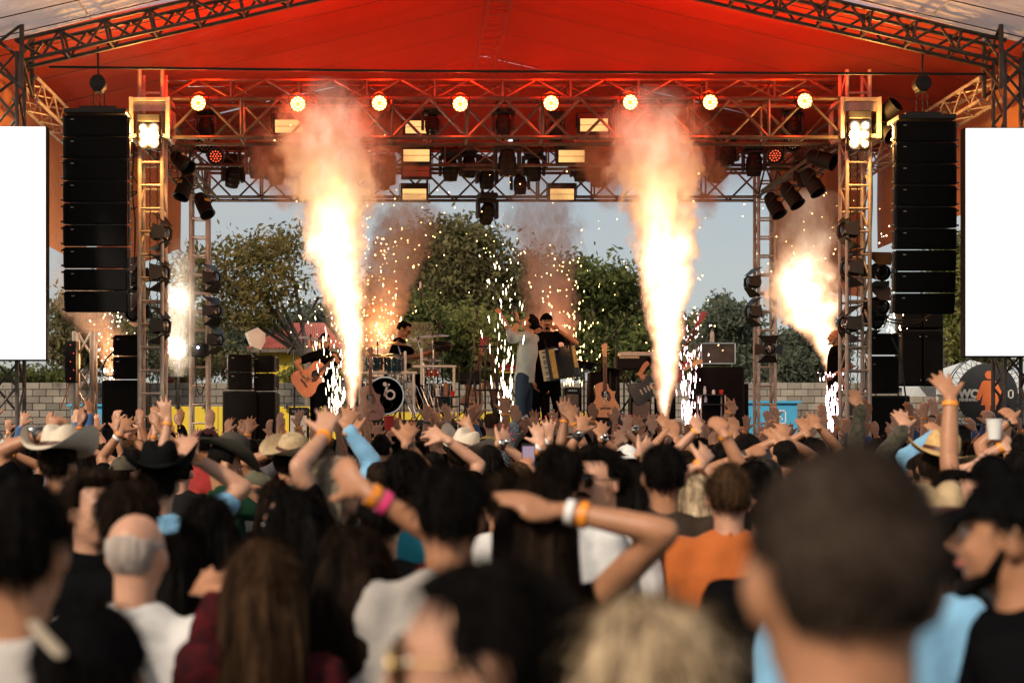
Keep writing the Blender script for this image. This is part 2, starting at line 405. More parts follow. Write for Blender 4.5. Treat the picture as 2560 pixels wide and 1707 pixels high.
tree('young_tree', 'leafy lime green tree right behind the singer', 1210, 54,
     [(1180, 830, 70, 50), (1260, 860, 70, 55), (1110, 870, 60, 50), (1330, 880, 60, 60), (1220, 920, 90, 50)], 9000, .2, MT['leaf_lime'], .16, .55)
tree('shade_tree', 'dark leafy tree behind the drummer', 960, 52,
     [(960, 830, 60, 70), (1030, 800, 60, 60), (900, 880, 60, 60), (1010, 900, 70, 60)], 8500, .2, MT['leaf_green'], .18, .55)
tree('pine_tree', 'feathery grey green conifer left of the right rear tower', 1800, 52,
     [(1805, 770, 18, 35), (1800, 810, 40, 35), (1800, 860, 60, 45), (1790, 920, 80, 50), (1860, 800, 20, 30), (1850, 860, 40, 45)], 7500, .19, MT['leaf_blue'], .14, .4)
tree('acacia_tree', 'grey green tree between the two right towers', 2010, 50,
     [(1990, 880, 60, 55), (2060, 860, 50, 60), (1950, 930, 60, 45), (2040, 940, 60, 40)], 6500, .18, MT['leaf_blue'], .14, .45)
tree('bamboo_clump', 'tall green bamboo-like tree beside the right screen', 2395, 42,
     [(2390, 640, 30, 60), (2410, 730, 35, 70), (2390, 830, 40, 70), (2440, 880, 50, 50), (2360, 780, 25, 60), (2470, 800, 50, 90)], 8500, .17, MT['leaf_lime'], .14, .4)
tree('dry_tree', 'brown bare-branched tree beside the left screen', 200, 43,
     [(190, 780, 50, 60), (250, 760, 50, 60), (150, 860, 60, 50), (240, 870, 60, 50), (320, 850, 50, 50)], 5200, .16, MT['leaf_olive'], .14, .45, .4)
tree('shrub', 'low green shrub above the block wall by the left screen', 90, 45.5, [(60, 945, 45, 20), (120, 940, 40, 22), (20, 950, 40, 18), (165, 950, 25, 16)], 2600, .13, MT['leaf_green'], .05, .3, cat='shrub', limbs=False, group='shrubs along the block wall')
tree('shrub', 'brown green shrub between the left towers', 480, 45.5, [(450, 910, 40, 40), (520, 900, 40, 45), (590, 920, 40, 30)], 3200, .13, MT['leaf_olive'], .06, .35, cat='shrub', limbs=False, group='shrubs along the block wall')
tree('shrub', 'olive shrub in front of the yellow house', 830, 45.5, [(790, 935, 40, 20), (850, 925, 50, 30), (740, 940, 30, 18)], 2600, .13, MT['leaf_lime'], .06, .35, cat='shrub', limbs=False, group='shrubs along the block wall')
tree('shrub', 'dark shrub above the wall behind the right side of the stage', 1690, 45.5, [(1660, 930, 50, 35), (1740, 935, 50, 30)], 2600, .13, MT['leaf_green'], .06, .35, cat='shrub', limbs=False, group='shrubs along the block wall')

for i_, (bx, bl, lab, mm) in enumerate(((700, [(600, 880, 70, 40), (680, 860, 80, 50), (760, 830, 60, 60), (820, 850, 70, 60)], 'far hazy tree between the yellow house and the left flame', 'leaf_blue'), (900, [(860, 800, 60, 60), (930, 760, 60, 60), (990, 820, 60, 60), (900, 880, 90, 50)], 'far grey green tree left of the round-crowned tree', 'leaf_blue'), (1370, [(1330, 800, 70, 70), (1390, 770, 50, 60), (1380, 870, 70, 60)], 'far grey green tree between singer and dense tree', 'leaf_blue'), (1660, [(1630, 870, 60, 50), (1700, 850, 60, 50), (1740, 900, 60, 40)], 'far low tree behind the right flame', 'leaf_olive'), (480, [(430, 820, 60, 60), (500, 850, 60, 50), (400, 890, 60, 40), (560, 870, 50, 40)], 'far hazy tree between the left towers', 'leaf_blue'))):
    tree('far_tree', lab, bx, 74, bl, 5200, .30, MT[mm], .2, .8, .3, limbs=False)
# ---- houses and booths far behind
MT['yellow'] = mat('yellow_paint', (.72, .52, .03), .7, 0, var=.1, vscale=1)
MT['red_roof'] = mat('red_metal_roof', (.42, .10, .07), .6, 0, var=.2, vscale=2)
def wallbox(mb, x0, x1, z0, z1, y, dep): mb.box(((x0+x1)/2, y+dep/2, (z0+z1)/2), (x1-x0, dep, z1-z0))
HYY = 47.0
def X(px, y): return (px-CX)*y/F
def Z(py, y): return CZ+(HY-py)*y/F
h = thing('yellow_house', 'yellow house with a red metal roof behind the block wall', 'house', (X(730, HYY), HYY, 0))
m = MB(); wallbox(m, X(640, HYY), X(835, HYY), 0, Z(872, HYY), HYY, 4); obj(m, 'wall', MT['yellow'], h, False)
m = MB(); e0, e1, zt, zb = X(622, HYY), X(860, HYY), Z(800, HYY), Z(872, HYY)
xm = X(765, HYY); m.add([(e0, HYY-.4, zb), (e1, HYY-.4, zb), (e1, HYY+4.4, zb), (e0, HYY+4.4, zb), (xm-.5, HYY+1.6, zt), (xm+.5, HYY+1.6, zt), (xm+.5, HYY+2.4, zt), (xm-.5, HYY+2.4, zt)],
    [(0, 1, 5, 4), (1, 2, 6, 5), (2, 3, 7, 6), (3, 0, 4, 7), (4, 5, 6, 7), (3, 2, 1, 0)]); rf = obj(m, 'roof', MT['red_roof'], h, False)
rib = MB()
for k in range(26):
    f_ = k/25; a = Vector((e0+(e1-e0)*f_, HYY-.4, zb+.02)); b_ = Vector((xm-.5+f_, HYY+1.6, zt+.02)); rib.tube([a, b_], .03, 5)
obj(rib, 'roof_rib', MT['red_roof'], rf)
m = MB(); wallbox(m, X(622, HYY), X(860, HYY), zb-.14, zb-.02, HYY-.42, .06); obj(m, 'eave_board', MT['bark'], h, False)
h = thing('red_shed', 'small red brick shed behind the block wall', 'shed', (X(430, 46), 46, 0))
MT['brick_red'] = mat('dull_red_wall', (.36, .13, .10), .9, 0, var=.2, vscale=3)
m = MB(); wallbox(m, X(408, 46), X(452, 46), 0, Z(950, 46), 46, 2); obj(m, 'wall', MT['brick_red'], h, False)
m = MB().box((X(430, 46), 47, Z(947, 46)), (X(458, 46)-X(402, 46), 2.4, .1)); obj(m, 'roof', MT['red_roof'], h, False)
BY = 30.0
bar_ = thing('yellow_counter', 'bright yellow hoarding with small lamps behind the left of the stage', 'hoarding', (X(600, BY), BY, 0))
xs = [410, 478, 546, 614, 682, 750, 818]
for i in range(len(xs)-1):
    m = MB().box(((X(xs[i], BY)+X(xs[i+1], BY))/2, BY, Z(1016, BY)/2), (X(xs[i+1], BY)-X(xs[i], BY)-.012, .06, Z(1016, BY)), b=.006); obj(m, 'panel', MT['yellow'], bar_, False)
    xx = (X(xs[i], BY)+X(xs[i+1], BY))/2
    m = MB().lathe([(.02, .12), (.045, .02), (.05, 0)], 10, Matrix.Translation((xx, BY-.1, Z(1022, BY)))); m.tube([(xx, BY-.03, Z(1016, BY)+.02), (xx, BY-.1, Z(1016, BY)+.05), (xx, BY-.1, Z(1020, BY))], .008, 5); obj(m, 'lamp_shade', MT['black_metal'], bar_)
h2 = thing('yellow_counter', 'low yellow hoarding strip seen under the gear behind the drums', 'hoarding', (X(1130, BY), BY, 0))
for i in range(9):
    a, b_ = X(830+i*75, BY), X(905+i*75, BY)
    m = MB().box(((a+b_)/2, BY, Z(1030, BY)/2), (b_-a-.012, .06, Z(1030, BY)), b=.006); obj(m, 'panel', MT['yellow'], h2, False)
MT['blue'] = mat('light_blue_board', (.06, .36, .60), .6, 0, var=.08, vscale=2)
MT['white_print'] = mat('white_print', (.75, .78, .8), .6, 0, var=.03)
def booth(label, px0, px1, py, y, logo):
    t = thing('blue_booth', label, 'booth', (X((px0+px1)/2, y), y, 0))
    x0, x1, z1 = X(px0, y), X(px1, y), Z(py, y); m = MB(); wallbox(m, x0, x1, 0, z1, y, 1.4); obj(m, 'body', MT['blue'], t, False)
    cx, cz = X(logo[0], y), Z(logo[1], y); s = logo[2]*y/F; m = MB(); th = s*.13
    for (a, b_, c, d) in ((-1, 1, .86, 1), (-1, 1, -1, -.86), (-1, -.86, -1, 1), (.86, 1, -1, 1), (-.55, -.4, -.5, .55), (-.55, .2, .4, .55), (.05, .2, 0, .55), (-.55, .5, -.1, .05), (.35, .5, -.5, .05)):
        m.box((cx+(a+b_)/2*s, y-.006, cz+(c+d)/2*s), ((b_-a)*s, .008, (d-c)*s))
    obj(m, 'printed_mark', MT['white_print'], t, False)
    m = MB(); wallbox(m, x0-.08, x1+.08, z1+.003, z1+.06, y-.06, 1.52); obj(m, 'roof_edge', MT['blue'], t, False); return t
booth('light blue booth with a white square mark by the left truss stand', 178, 300, 1016, 33, (228, 1050, 18))
booth('light blue booth with a white square mark between the right towers', 1868, 1993, 1008, 33, (1948, 1042, 17))
# cars parked behind: roofs just show over the barrier
MT['car_white'] = mat('white_car_paint', (.7, .7, .7), .25, 0, var=.03, coat=.5); MT['car_grey'] = mat('grey_car_paint', (.25, .26, .27), .25, .3, var=.05, coat=.5); MT['car_black'] = mat('black_car_paint', (.02, .02, .025), .2, 0, coat=.5)
MT['car_glass'] = mat('dark_car_glass', (.03, .035, .04), .08, 0, spec=.8)
def car(label, px, y, m_, zt):
    x = X(px, y); t = thing('parked_car', label, 'car', (x, y, 0), 'cars parked by the block wall'); k = zt/1.7
    prof = [(-2.2, .35), (-2.25, .8), (-2.1, 1.0), (-1.3, 1.08), (-.85, 1.55), (-.4, 1.68), (.7, 1.7), (1.4, 1.62), (2.05, 1.1), (2.2, .9), (2.2, .35)]
    b_ = MB().prism([(a, z*k) for a, z in prof], 1.75, Matrix.Translation((x, y, 0))); obj(b_, 'body', m_, t, True)
    for sgn in (-1, 1):
        g_ = MB(); g_.prism([(-1.1, 1.12*k), (-.72, 1.52*k), (-.05, 1.6*k), (-.05, 1.12*k)], .02, Matrix.Translation((x, y+sgn*.885, 0))); obj(g_, 'window', MT['car_glass'], t, False)
        g_ = MB(); g_.prism([(.03, 1.12*k), (.03, 1.6*k), (1.2, 1.54*k), (1.6, 1.12*k)], .02, Matrix.Translation((x, y+sgn*.885, 0))); obj(g_, 'window', MT['car_glass'], t, False)
    for a in (-1.4, 1.4):
        for sgn in (-1, 1):
            w_ = MB().lathe([(.2, -.1), (.33, -.1), (.35, 0), (.33, .1), (.2, .1)], 20, Matrix.Translation((x+a, y+sgn*.8, .34)) @ Matrix.Rotation(R(90), 4, 'X')); wo = obj(w_, 'wheel', MT['rubber'], t)
    return t
car('white car roof behind the left barrier', 120, 37, MT['car_white'], 2.15)
car('grey car with glossy rounded roof behind the right barrier', 2315, 37, MT['car_grey'], 2.25)
car('black car roof below the round toilet sign', 2420, 38, MT['car_black'], 2.2)

# ---- barrier hoardings either side of the stage (dark band above the heads)
for (a, b_, py, y, lab) in ((25, 330, 1068, 24, 'long black barrier left of the stage'), (2180, 2560, 1064, 24, 'long black barrier right of the stage')):
    t = thing('crowd_barrier', lab, 'barrier', (X((a+b_)/2, y), y, 0)); n = 4
    for i in range(n):
        x0 = X(a+(b_-a)*i/n, y); x1 = X(a+(b_-a)*(i+1)/n, y); m = MB().box(((x0+x1)/2, y, Z(py, y)/2), (x1-x0-.01, .05, Z(py, y)), b=.005); obj(m, 'panel', MT['black_box'], t, False)
    m = MB().tube([(X(a, y), y-.05, Z(py, y)), (X(b_, y), y-.05, Z(py, y))], .03, 8); obj(m, 'top_rail', MT['black_metal'], t)

# ---- stage deck, riser, skirt
DZ, RZ = 1.70, 2.06
m = MB().box((SX, 20.3, DZ-.08), (12.2, 5.8, .16), b=.01); st = thing('stage', 'black stage deck with a black front skirt', 'stage', (SX, 17.4, 0)); obj(m, 'deck', MT['stage_floor'], st, False)
for i in range(10):
    x0 = SX-6.1+1.22*i
    m = MB().box((x0+.61, 17.43, (DZ-.17)/2), (1.21, .03, DZ-.17)); obj(m, 'skirt_panel', MT['cloth_black'], st, False)
for i in range(6):
    for y in (17.7, 20.3, 23): bar('leg', (SX-5.9+i*2.36, y, 0), (SX-5.9+i*2.36, y, DZ-.16), .03, MT['truss'], st)
def riser(label, px0, px1, y0, y1, ztop):
    t = thing('riser', label, 'riser', (X((px0+px1)/2, y0), y0, DZ), 'band risers'); x0, x1 = X(px0, y0), X(px1, y0)
    m = MB().box(((x0+x1)/2, (y0+y1)/2, ztop-.05), (x1-x0, y1-y0, .1), b=.008); obj(m, 'top', MT['stage_floor'], t, False)
    m = MB().box(((x0+x1)/2, y0+.02, (DZ+ztop-.1)/2), (x1-x0-.02, .02, ztop-.1-DZ)); obj(m, 'front_panel', MT['cloth_black'], t, False)
    m = MB().box(((x0+x1)/2, y1-.02, (DZ+ztop-.1)/2), (x1-x0-.02, .02, ztop-.1-DZ)); obj(m, 'back_panel', MT['cloth_black'], t, False)
    return t
riser('black drum riser across the left of the stage', 880, 1240, 19.7, 22.2, RZ)
riser('black riser under the acoustic guitar and keyboards', 1430, 1690, 19.7, 22.2, RZ)

# ---- roof
MT['truss_dark'] = mat('dark_weathered_steel', (.11, .095, .085), .5, .4, var=.3, vscale=6)
MT['roof_in'] = fabric_sheet('red_wash_tinted_tarpaulin', (.40, .062, .032), .01)  # red wash of the lamps is put into the cloth colour
MT['drop'] = fabric_sheet('lamp_tinted_side_tarpaulin', (.62, .27, .13), .04)  # warm lamp light on the side cloths is tinted into their colour
MT['roof_front'] = fabric_sheet('translucent_white_tarpaulin', (.70, .68, .72), .22)
roof = thing('tarpaulin_roof', 'gabled tarpaulin roof glowing red over the stage, white at the front', 'roof', (SX, 17.3, 6.5))
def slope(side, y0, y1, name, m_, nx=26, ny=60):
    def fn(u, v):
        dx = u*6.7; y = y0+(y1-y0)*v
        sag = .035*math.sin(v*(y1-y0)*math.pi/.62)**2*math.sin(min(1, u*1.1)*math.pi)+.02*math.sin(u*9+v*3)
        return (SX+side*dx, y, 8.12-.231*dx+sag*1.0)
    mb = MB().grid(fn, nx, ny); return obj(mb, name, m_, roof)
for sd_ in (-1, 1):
    slope(sd_, 17.45, 23.4, 'tarpaulin_panel', MT['roof_in']); slope(sd_, 5.5, 17.447, 'front_tarpaulin_panel', MT['roof_front'], ny=90)  # front panels extended unseen towards the camera to shade the far crowd
    for k in range(12):
        y = 17.2-k*.62 if k < 8 else 17.9+(k-8)*1.3
        bar('purlin_rope', (SX+sd_*.1, y, 8.05), (SX+sd_*6.6, y, 8.05-.231*6.5), .007, MT['rubber'] if k < 8 else MT['truss_dark'], roof)
    for dx in (1.7, 3.4, 5.1):
        bar('seam', (SX+sd_*dx, 5.6, 8.085-.231*dx), (SX+sd_*dx, 17.4, 8.085-.231*dx), .008, MT['white_plastic'], roof)
# rear gable cloth and side drops
def cloth(pts, name, parent, m_, amp=.05, f_=5, nu=40, nv=16):
    a, b_, c, d = [Vector(p) for p in pts]   # a bottom-left, b bottom-right, c top-right, d top-left
    def fn(u, v):
        p = a.lerp(b_, u).lerp(d.lerp(c, u), v); p = p+Vector((0, amp*math.sin(u*f_*6.28)*(1-.5*v)+amp*.4*math.sin(v*7+u*11), 0)); return tuple(p)
    return obj(MB().grid(fn, nu, nv), name, m_, parent)
zg = 6.5
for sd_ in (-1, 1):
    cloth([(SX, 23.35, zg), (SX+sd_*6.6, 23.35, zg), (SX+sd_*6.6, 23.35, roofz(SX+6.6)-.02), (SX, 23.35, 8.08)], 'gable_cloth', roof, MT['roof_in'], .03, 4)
cloth([(SX-6.3, 23.25, 4.4), (X(452, 23.25), 23.25, 4.9), (X(452, 23.25), 23.25, 6.48), (SX-6.3, 23.25, 6.48)], 'corner_drop', roof, MT['drop'], .06, 3)
cloth([(X(1925, 23.3), 23.3, 4.4), (SX+6.3, 23.3, 4.1), (SX+6.3, 23.3, 6.48), (X(1925, 23.3), 23.3, 6.48)], 'corner_drop', roof, MT['drop'], .05, 3)
cloth([(SX-6.45, 17.6, 4.6), (SX-6.45, 23.2, 4.6), (SX-6.45, 23.2, 6.55), (SX-6.45, 17.6, 6.55)], 'side_drop', roof, MT['drop'], .03, 5)
cloth([(SX+6.45, 17.6, 4.9), (SX+6.45, 23.2, 4.9), (SX+6.45, 23.2, 6.55), (SX+6.45, 17.6, 6.55)], 'side_drop', roof, MT['drop'], .03, 5)

# roof frame
T_ = MT['truss']; RY = 17.3
for sd_, nm in ((-1, 'left'), (1, 'right')):
    e = SX+sd_*5.95
    truss('rafter_truss', f'{nm} front rafter truss of the gabled roof', 'truss', (SX+sd_*.05, RY, 7.70+.13), (e, RY, 7.70-.231*5.9+.13), .28, .26, .56, MT['truss_dark'], rc=.026, rb=.017, pat='warren', group='roof trusses')
    truss('rafter_truss', f'{nm} rear rafter truss under the red roof', 'truss', (SX+sd_*.05, 22.9, 7.80), (e, 22.9, 7.80-.231*5.9), .28, .26, .56, MT['truss_dark'], rc=.026, rb=.014, pat='warren', group='roof trusses')
    truss('roof_column', f'{nm} outer roof column truss beside the {nm} screen', 'column', (SX+sd_*6.12, RY, 0), (SX+sd_*6.12, RY, 6.45), .34, .34, .4, MT['truss_dark'], up=(0, 1, 0), rc=.026, rb=.016, group='roof columns')
    truss('eave_truss', f'{nm} eave truss running back under the roof edge', 'truss', (SX+sd_*5.95, RY+.2, 6.1), (SX+sd_*5.95, 22.8, 6.1), .28, .28, .3, T_, rc=.022, rb=.012, pat='zig', group='roof trusses')
    truss('corner_sleeve', f'{nm} corner sleeve block where the rafter meets the column', 'truss', (SX+sd_*6.12, RY, 6.0), (SX+sd_*6.12, RY, 6.75), .5, .5, .36, MT['truss_dark'], up=(0, 1, 0), rc=.03, rb=.02, group='roof corner blocks')
truss('ridge_truss', 'ladder-like ridge truss running back under the roof peak', 'truss', (SX, RY+.1, 7.73), (SX, 23.0, 7.73), .30, .26, .3, MT['truss_dark'], rc=.024, rb=.014, pat='ladder', group='roof trusses')
t = thing('tension_cable', 'long black tension rod strung across under the roof', 'cable', at(125, 168, RY)); o = obj(MB().tube([at(125, 168, RY), at(1000, 178, RY-.1), at(2460, 186, RY)], .016, 6), 'rod', MT['rubber'], t)

# ---- stage lighting grid
MT['truss_mid'] = mat('bronze_grey_steel', (.14, .115, .095), .36, .55, var=.3, vscale=6)
FY, KY = 18.4, 22.5
zb_, zt_ = Z(352, FY), Z(256, FY)
XL, XR = X(382, FY), X(2137, FY)
truss('front_truss', 'long front lighting truss between the two front towers', 'truss', (XL+.2, FY, (zb_+zt_)/2), (XR-.2, FY, (zb_+zt_)/2), .40, zt_-zb_, .92, MT['truss_mid'], rc=.026, rb=.020, pat='warren', group='lighting grid trusses')
truss('upper_truss', 'upper truss stacked above the front lighting truss', 'truss', (XL+.1, FY+.35, Z(230, FY+.35)), (XR-.1, FY+.35, Z(230, FY+.35)), .30, .25, .92, MT['truss_mid'], rc=.024, rb=.018, pat='warren', group='lighting grid trusses')
kz0, kz1 = Z(497, KY), Z(428, KY); KL, KR = X(500, KY), X(1912, KY)
truss('rear_truss', 'rear lighting truss against the sky', 'truss', (KL+.1, KY, (kz0+kz1)/2), (KR-.1, KY, (kz0+kz1)/2), .34, kz1-kz0, .86, MT['truss_mid'], rc=.024, rb=.016, pat='warren', group='lighting grid trusses')
truss('middle_truss', 'middle lighting truss between the front and rear trusses', 'truss', (X(470, 20.5), 20.5, 5.86), (X(2010, 20.5), 20.5, 5.86), .30, .30, .75, MT['truss_mid'], rc=.024, rb=.013, pat='warren', group='lighting grid trusses')
for sd_, nm, xa, xb in ((-1, 'left', XL, KL), (1, 'right', XR, KR)):
    truss('side_truss', f'{nm} side truss joining the front and rear towers', 'truss', (xa, FY+.2, 5.8), (xb, KY-.2, 5.8), .32, .40, .42, MT['truss_mid'], rc=.024, rb=.014, pat='zig', group='lighting grid trusses')
    truss('front_tower', f'{nm} front ladder tower carrying the yellow blinder lamps', 'tower', (xa, FY, 0), (xa, FY, Z(182, FY)), .29, .29, .295, T_, up=(0, 1, 0), rc=.026, rb=.015, pat='ladder', group='lighting towers')
    truss('rear_tower', f'{nm} rear ladder tower at the back of the stage', 'tower', (xb, KY, 0), (xb, KY, 6.15), .26, .26, .29, T_, up=(0, 1, 0), rc=.026, rb=.014, pat='ladder', group='lighting towers')
    # sleeve block on the front tower
    sl = thing('sleeve_block', f'square steel sleeve block on the {nm} front tower', 'sleeve block', (xa, FY, Z(352, FY)), 'tower sleeve blocks')
    z0, z1 = Z(356, FY), Z(254, FY); hw = .235
    for a in (-1, 1):
        for b_ in (-1, 1): obj(MB().box((xa+a*hw, FY+b_*hw, (z0+z1)/2), (.055, .055, z1-z0), b=.006), 'post', T_, sl, False)
    for zz in (z0+.03, z1-.03):
        for a in (-1, 1):
            obj(MB().box((xa, FY+a*hw, zz), (hw*2-.06, .05, .05), b=.006), 'rail', T_, sl, False); obj(MB().box((xa+a*hw, FY, zz), (.05, hw*2-.06, .05), b=.006), 'rail', T_, sl, False)
    obj(MB().box((xa, FY-hw+.01, z1-.12), (hw*2-.06, .012, .12), b=.004), 'plate', T_, sl, False)
    # chain fall inside the tower
    ch = thing('hoist_chain', f'hoist chain hanging inside the {nm} front tower', 'chain', (xa, FY, 2.2), 'tower hoist chains')
    lk = MB()
    for k in range(70):
        z = 2.2+k*.05
        for q in (-.045, .05): lk.tube([(xa+q-.008*(k % 2), FY+.05, z), (xa+q+.008*(1-k % 2), FY+.05, z+.045)], .007, 5)
    o = obj(lk, 'links', MT['black_metal'], ch); o['kind'] = 'stuff'

# ---- giant white screens and their truss legs
MT['screen'] = glow('white_led_screen', (1, .985, .955), 1.15)
def screen(label, x0, x1, py0, py1, y):
    t = thing('led_screen', label, 'screen', ((x0+x1)/2, y, Z(py1, y)), 'side screens'); z0, z1 = Z(py1, y), Z(py0, y)
    obj(MB().box(((x0+x1)/2, y+.09, (z0+z1)/2), (x1-x0+.03, .12, z1-z0+.03), b=.01), 'frame', MT['black_box'], t, False)
    nx, nz = max(1, round((x1-x0)/.96)), 3
    for i in range(nx):
        for j in range(nz):
            w_, h_ = (x1-x0)/nx, (z1-z0)/nz; obj(MB().box((x0+w_*(i+.5), y+.01, z0+h_*(j+.5)), (w_-.0015, .03, h_-.0015)), 'panel', MT['screen'], t, False)
    return t
SY = 16.7
screen('bright white screen at the left edge of the picture', X(113, SY)-2.9, X(113, SY), 317, 898, SY)
screen('bright white screen at the right edge of the picture', X(2416, SY), X(2416, SY)+2.9, 321, 889, SY)
truss('truss_stand', 'short truss stand left of the tall black subwoofer', 'truss', (X(212, 19.5), 19.5, 0), (X(212, 19.5), 19.5, Z(830, 19.5)), .24, .24, .42, T_, up=(0, 1, 0), rc=.028, rb=.016)

# ---- round toilet sign on a hoop
GY = 27.0
t = thing('toilet_sign', 'round black WC sign with an orange woman figure on a wire hoop', 'sign', at(2468, 1060, GY))
c = at(2468, 985, GY); r0 = 77*GY/F; r1 = 97*GY/F
MT['sign_black'] = mat('black_banner_cloth', (.022, .023, .022), .55, 0, var=.3, vscale=3, bump=.3, bscale=6); MT['sign_orange'] = mat('orange_print', (.85, .20, .05), .6, 0, var=.12, vscale=2); MT['sign_white'] = mat('cream_print', (.68, .64, .56), .6)
obj(MB().lathe([(0.0001, .008), (r0*.97, .008), (r0, 0), (r0, -.012), (.0001, -.014)], 48, Matrix.Translation(c) @ Matrix.Rotation(R(90), 4, 'X')), 'disc', MT['sign_black'], t)
hoop = MB(); 
for rr, yy in ((r1, 0), (r1, .14)):
    hoop.tube([(c.x+rr*math.cos(a), GY+yy, c.z+rr*math.sin(a)) for a in np.linspace(0, 6.283, 49)], .01, 6, cap=None)
obj(hoop, 'hoop', MT['black_metal'], t)
lac = MB()
for k in range(36):
    a = k*6.283/36; b_ = a+.0873; q = r1 if k % 2 else r0
    lac.tube([(c.x+r0*math.cos(a), GY, c.z+r0*math.sin(a)), (c.x+r1*math.cos(b_), GY, c.z+r1*math.sin(b_))], .005, 4); lac.tube([(c.x+r1*math.cos(b_), GY, c.z+r1*math.sin(b_)), (c.x+r0*math.cos(a+.1745), GY, c.z+r0*math.sin(a+.1745))], .005, 4)
obj(lac, 'lacing', MT['black_metal'], t)
k_ = r0; fy = GY-.02
def Mt(x, z): return Matrix.Translation((c.x+x*k_, fy, c.z+z*k_))
fig = MB(); fig.lathe([(.0001, .006), (.135*k_, .006), (.135*k_, -.006), (.0001, -.006)], 28, Mt(.05, .62) @ Matrix.Rotation(R(90), 4, 'X')); o = obj(fig, 'figure_head', MT['sign_orange'], t)
fig = MB(); fig.prism([(x*k_, z*k_) for x, z in ((-.17, .44), (.17, .44), (.25, .38), (.5, -.13), (.46, -.2), (.38, -.2), (.26, .05), (.34, -.36), (.21, -.36), (.21, -.87), (.15, -.93), (.07, -.87), (.06, -.38), (.03, -.38), (.03, -.87), (-.05, -.93), (-.13, -.87), (-.13, -.36), (-.27, -.36), (-.19, .05), (-.31, -.2), (-.4, -.2), (-.44, -.13), (-.24, .38))], .012, Mt(.05, 0)); obj(fig, 'figure_body', MT['sign_orange'], t, False)
def text(s, name, m_, parent, loc, size, rot=(R(90), 0, 0), align='CENTER', ext=.002, bold=0):
    cu = bpy.data.curves.new(name, 'FONT'); cu.body = s; cu.size = size; cu.align_x = align; cu.align_y = 'CENTER'; cu.extrude = ext; cu.offset = bold; cu.materials.append(m_)
    o = bpy.data.objects.new(name, cu); C.objects.link(o); o.parent = parent; o.location = Vector(loc)-org(parent); o.rotation_euler = rot; ORG[o.name] = org(parent); return o
text('WC', 'lettering', MT['sign_white'], t, (c.x-.62*k_, fy, c.z+.0*k_), .36*k_, bold=.012)
text('FEMININO', 'lettering', MT['sign_white'], t, (c.x-.62*k_, fy, c.z-.19*k_), .13*k_, bold=.004)
m = MB(); 
for a, b_, cc, d in ((.66, .70, -.14, .14), (.8, .84, -.14, .14), (.66, .84, .10, .14), (.66, .84, -.14, -.10)): m.box((c.x+(a+b_)/2*k_, fy, c.z+(cc+d)/2*k_), ((b_-a)*k_, .01, (d-cc)*k_))
obj(m, 'printed_mark', MT['sign_white'], t, False)
for a in (-.8, .8): bar('leg', (c.x+a*r1, GY+.07, c.z-.6*r1), (c.x+a*r1*1.15, GY+.1, 0), .012, MT['black_metal'], t)
# white party tents behind it
MT['tent'] = fabric_sheet('white_tent_cloth', (.72, .74, .74), .25)
def tent(label, px0, px1, pyt, pye, y, dep, pxa=None):
    t = thing('white_tent', label, 'tent', (X((px0+px1)/2, y), y, 0), 'white tents right of the stage'); x0, x1 = X(px0, y), X(px1, y); ze, zt = Z(pye, y), Z(pyt, y); xa = X(pxa, y) if pxa else (x0+x1)/2
    obj(MB().add([(x0, y, ze), (x1, y, ze), (x1, y+dep, ze), (x0, y+dep, ze), (xa, y+dep/2, zt)], [(0, 1, 4), (1, 2, 4), (2, 3, 4), (3, 0, 4)]), 'roof', MT['tent'], t, False)
    obj(MB().box(((x0+x1)/2, y-.01, ze-.1), (x1-x0, .015, .2)), 'valance', MT['tent'], t, False)
    for xx in (x0+.05, x1-.05):
        for yy in (y+.05, y+dep-.05): bar('leg', (xx, yy, 0), (xx, yy, ze), .025, MT['truss'], t)
tent('white peaked tent behind the round toilet sign', 2340, 2640, 885, 962, 30, 4, 2520)
tent('low white tent under the black equipment cases on the right', 2255, 2370, 945, 968, 31, 3)
# ================================================================ LIGHTS AND SPEAKERS
MT['led_hot'] = glow('hot_orange_led', (1, .38, .10), 14); MT['led_red'] = glow('dim_red_led', (1, .12, .05), 1.1)
MT['lens_amber'] = glow('amber_lens', (1, .13, .015), 5); MT['bulb'] = glow('tungsten_lamp', (1, .66, .30), 16); MT['bulb_white'] = glow('white_floodlight', (1, .93, .82), 22)
MT['strobe'] = glow('warm_strobe_strip', (1, .58, .20), 1.15); MT['strobe_off'] = mat('unlit_strobe_strip', (.35, .10, .05), .4)
MT['lens_dark'] = mat('dark_glass_lens', (.015, .014, .014), .06, 0, spec=.9, coat=.6); MT['led_off'] = mat('led_cells', (.55, .5, .45), .2, 0, spec=.8)
MT['lcd'] = glow('blue_white_display', (.75, .85, 1), 1.2); MT['laser'] = glow('blue_laser_aperture', (.35, .5, 1), 30)
MT['gel_yellow'] = mat('yellow_sticker', (.75, .50, .08), .5)
RED = (1, .018, .0)

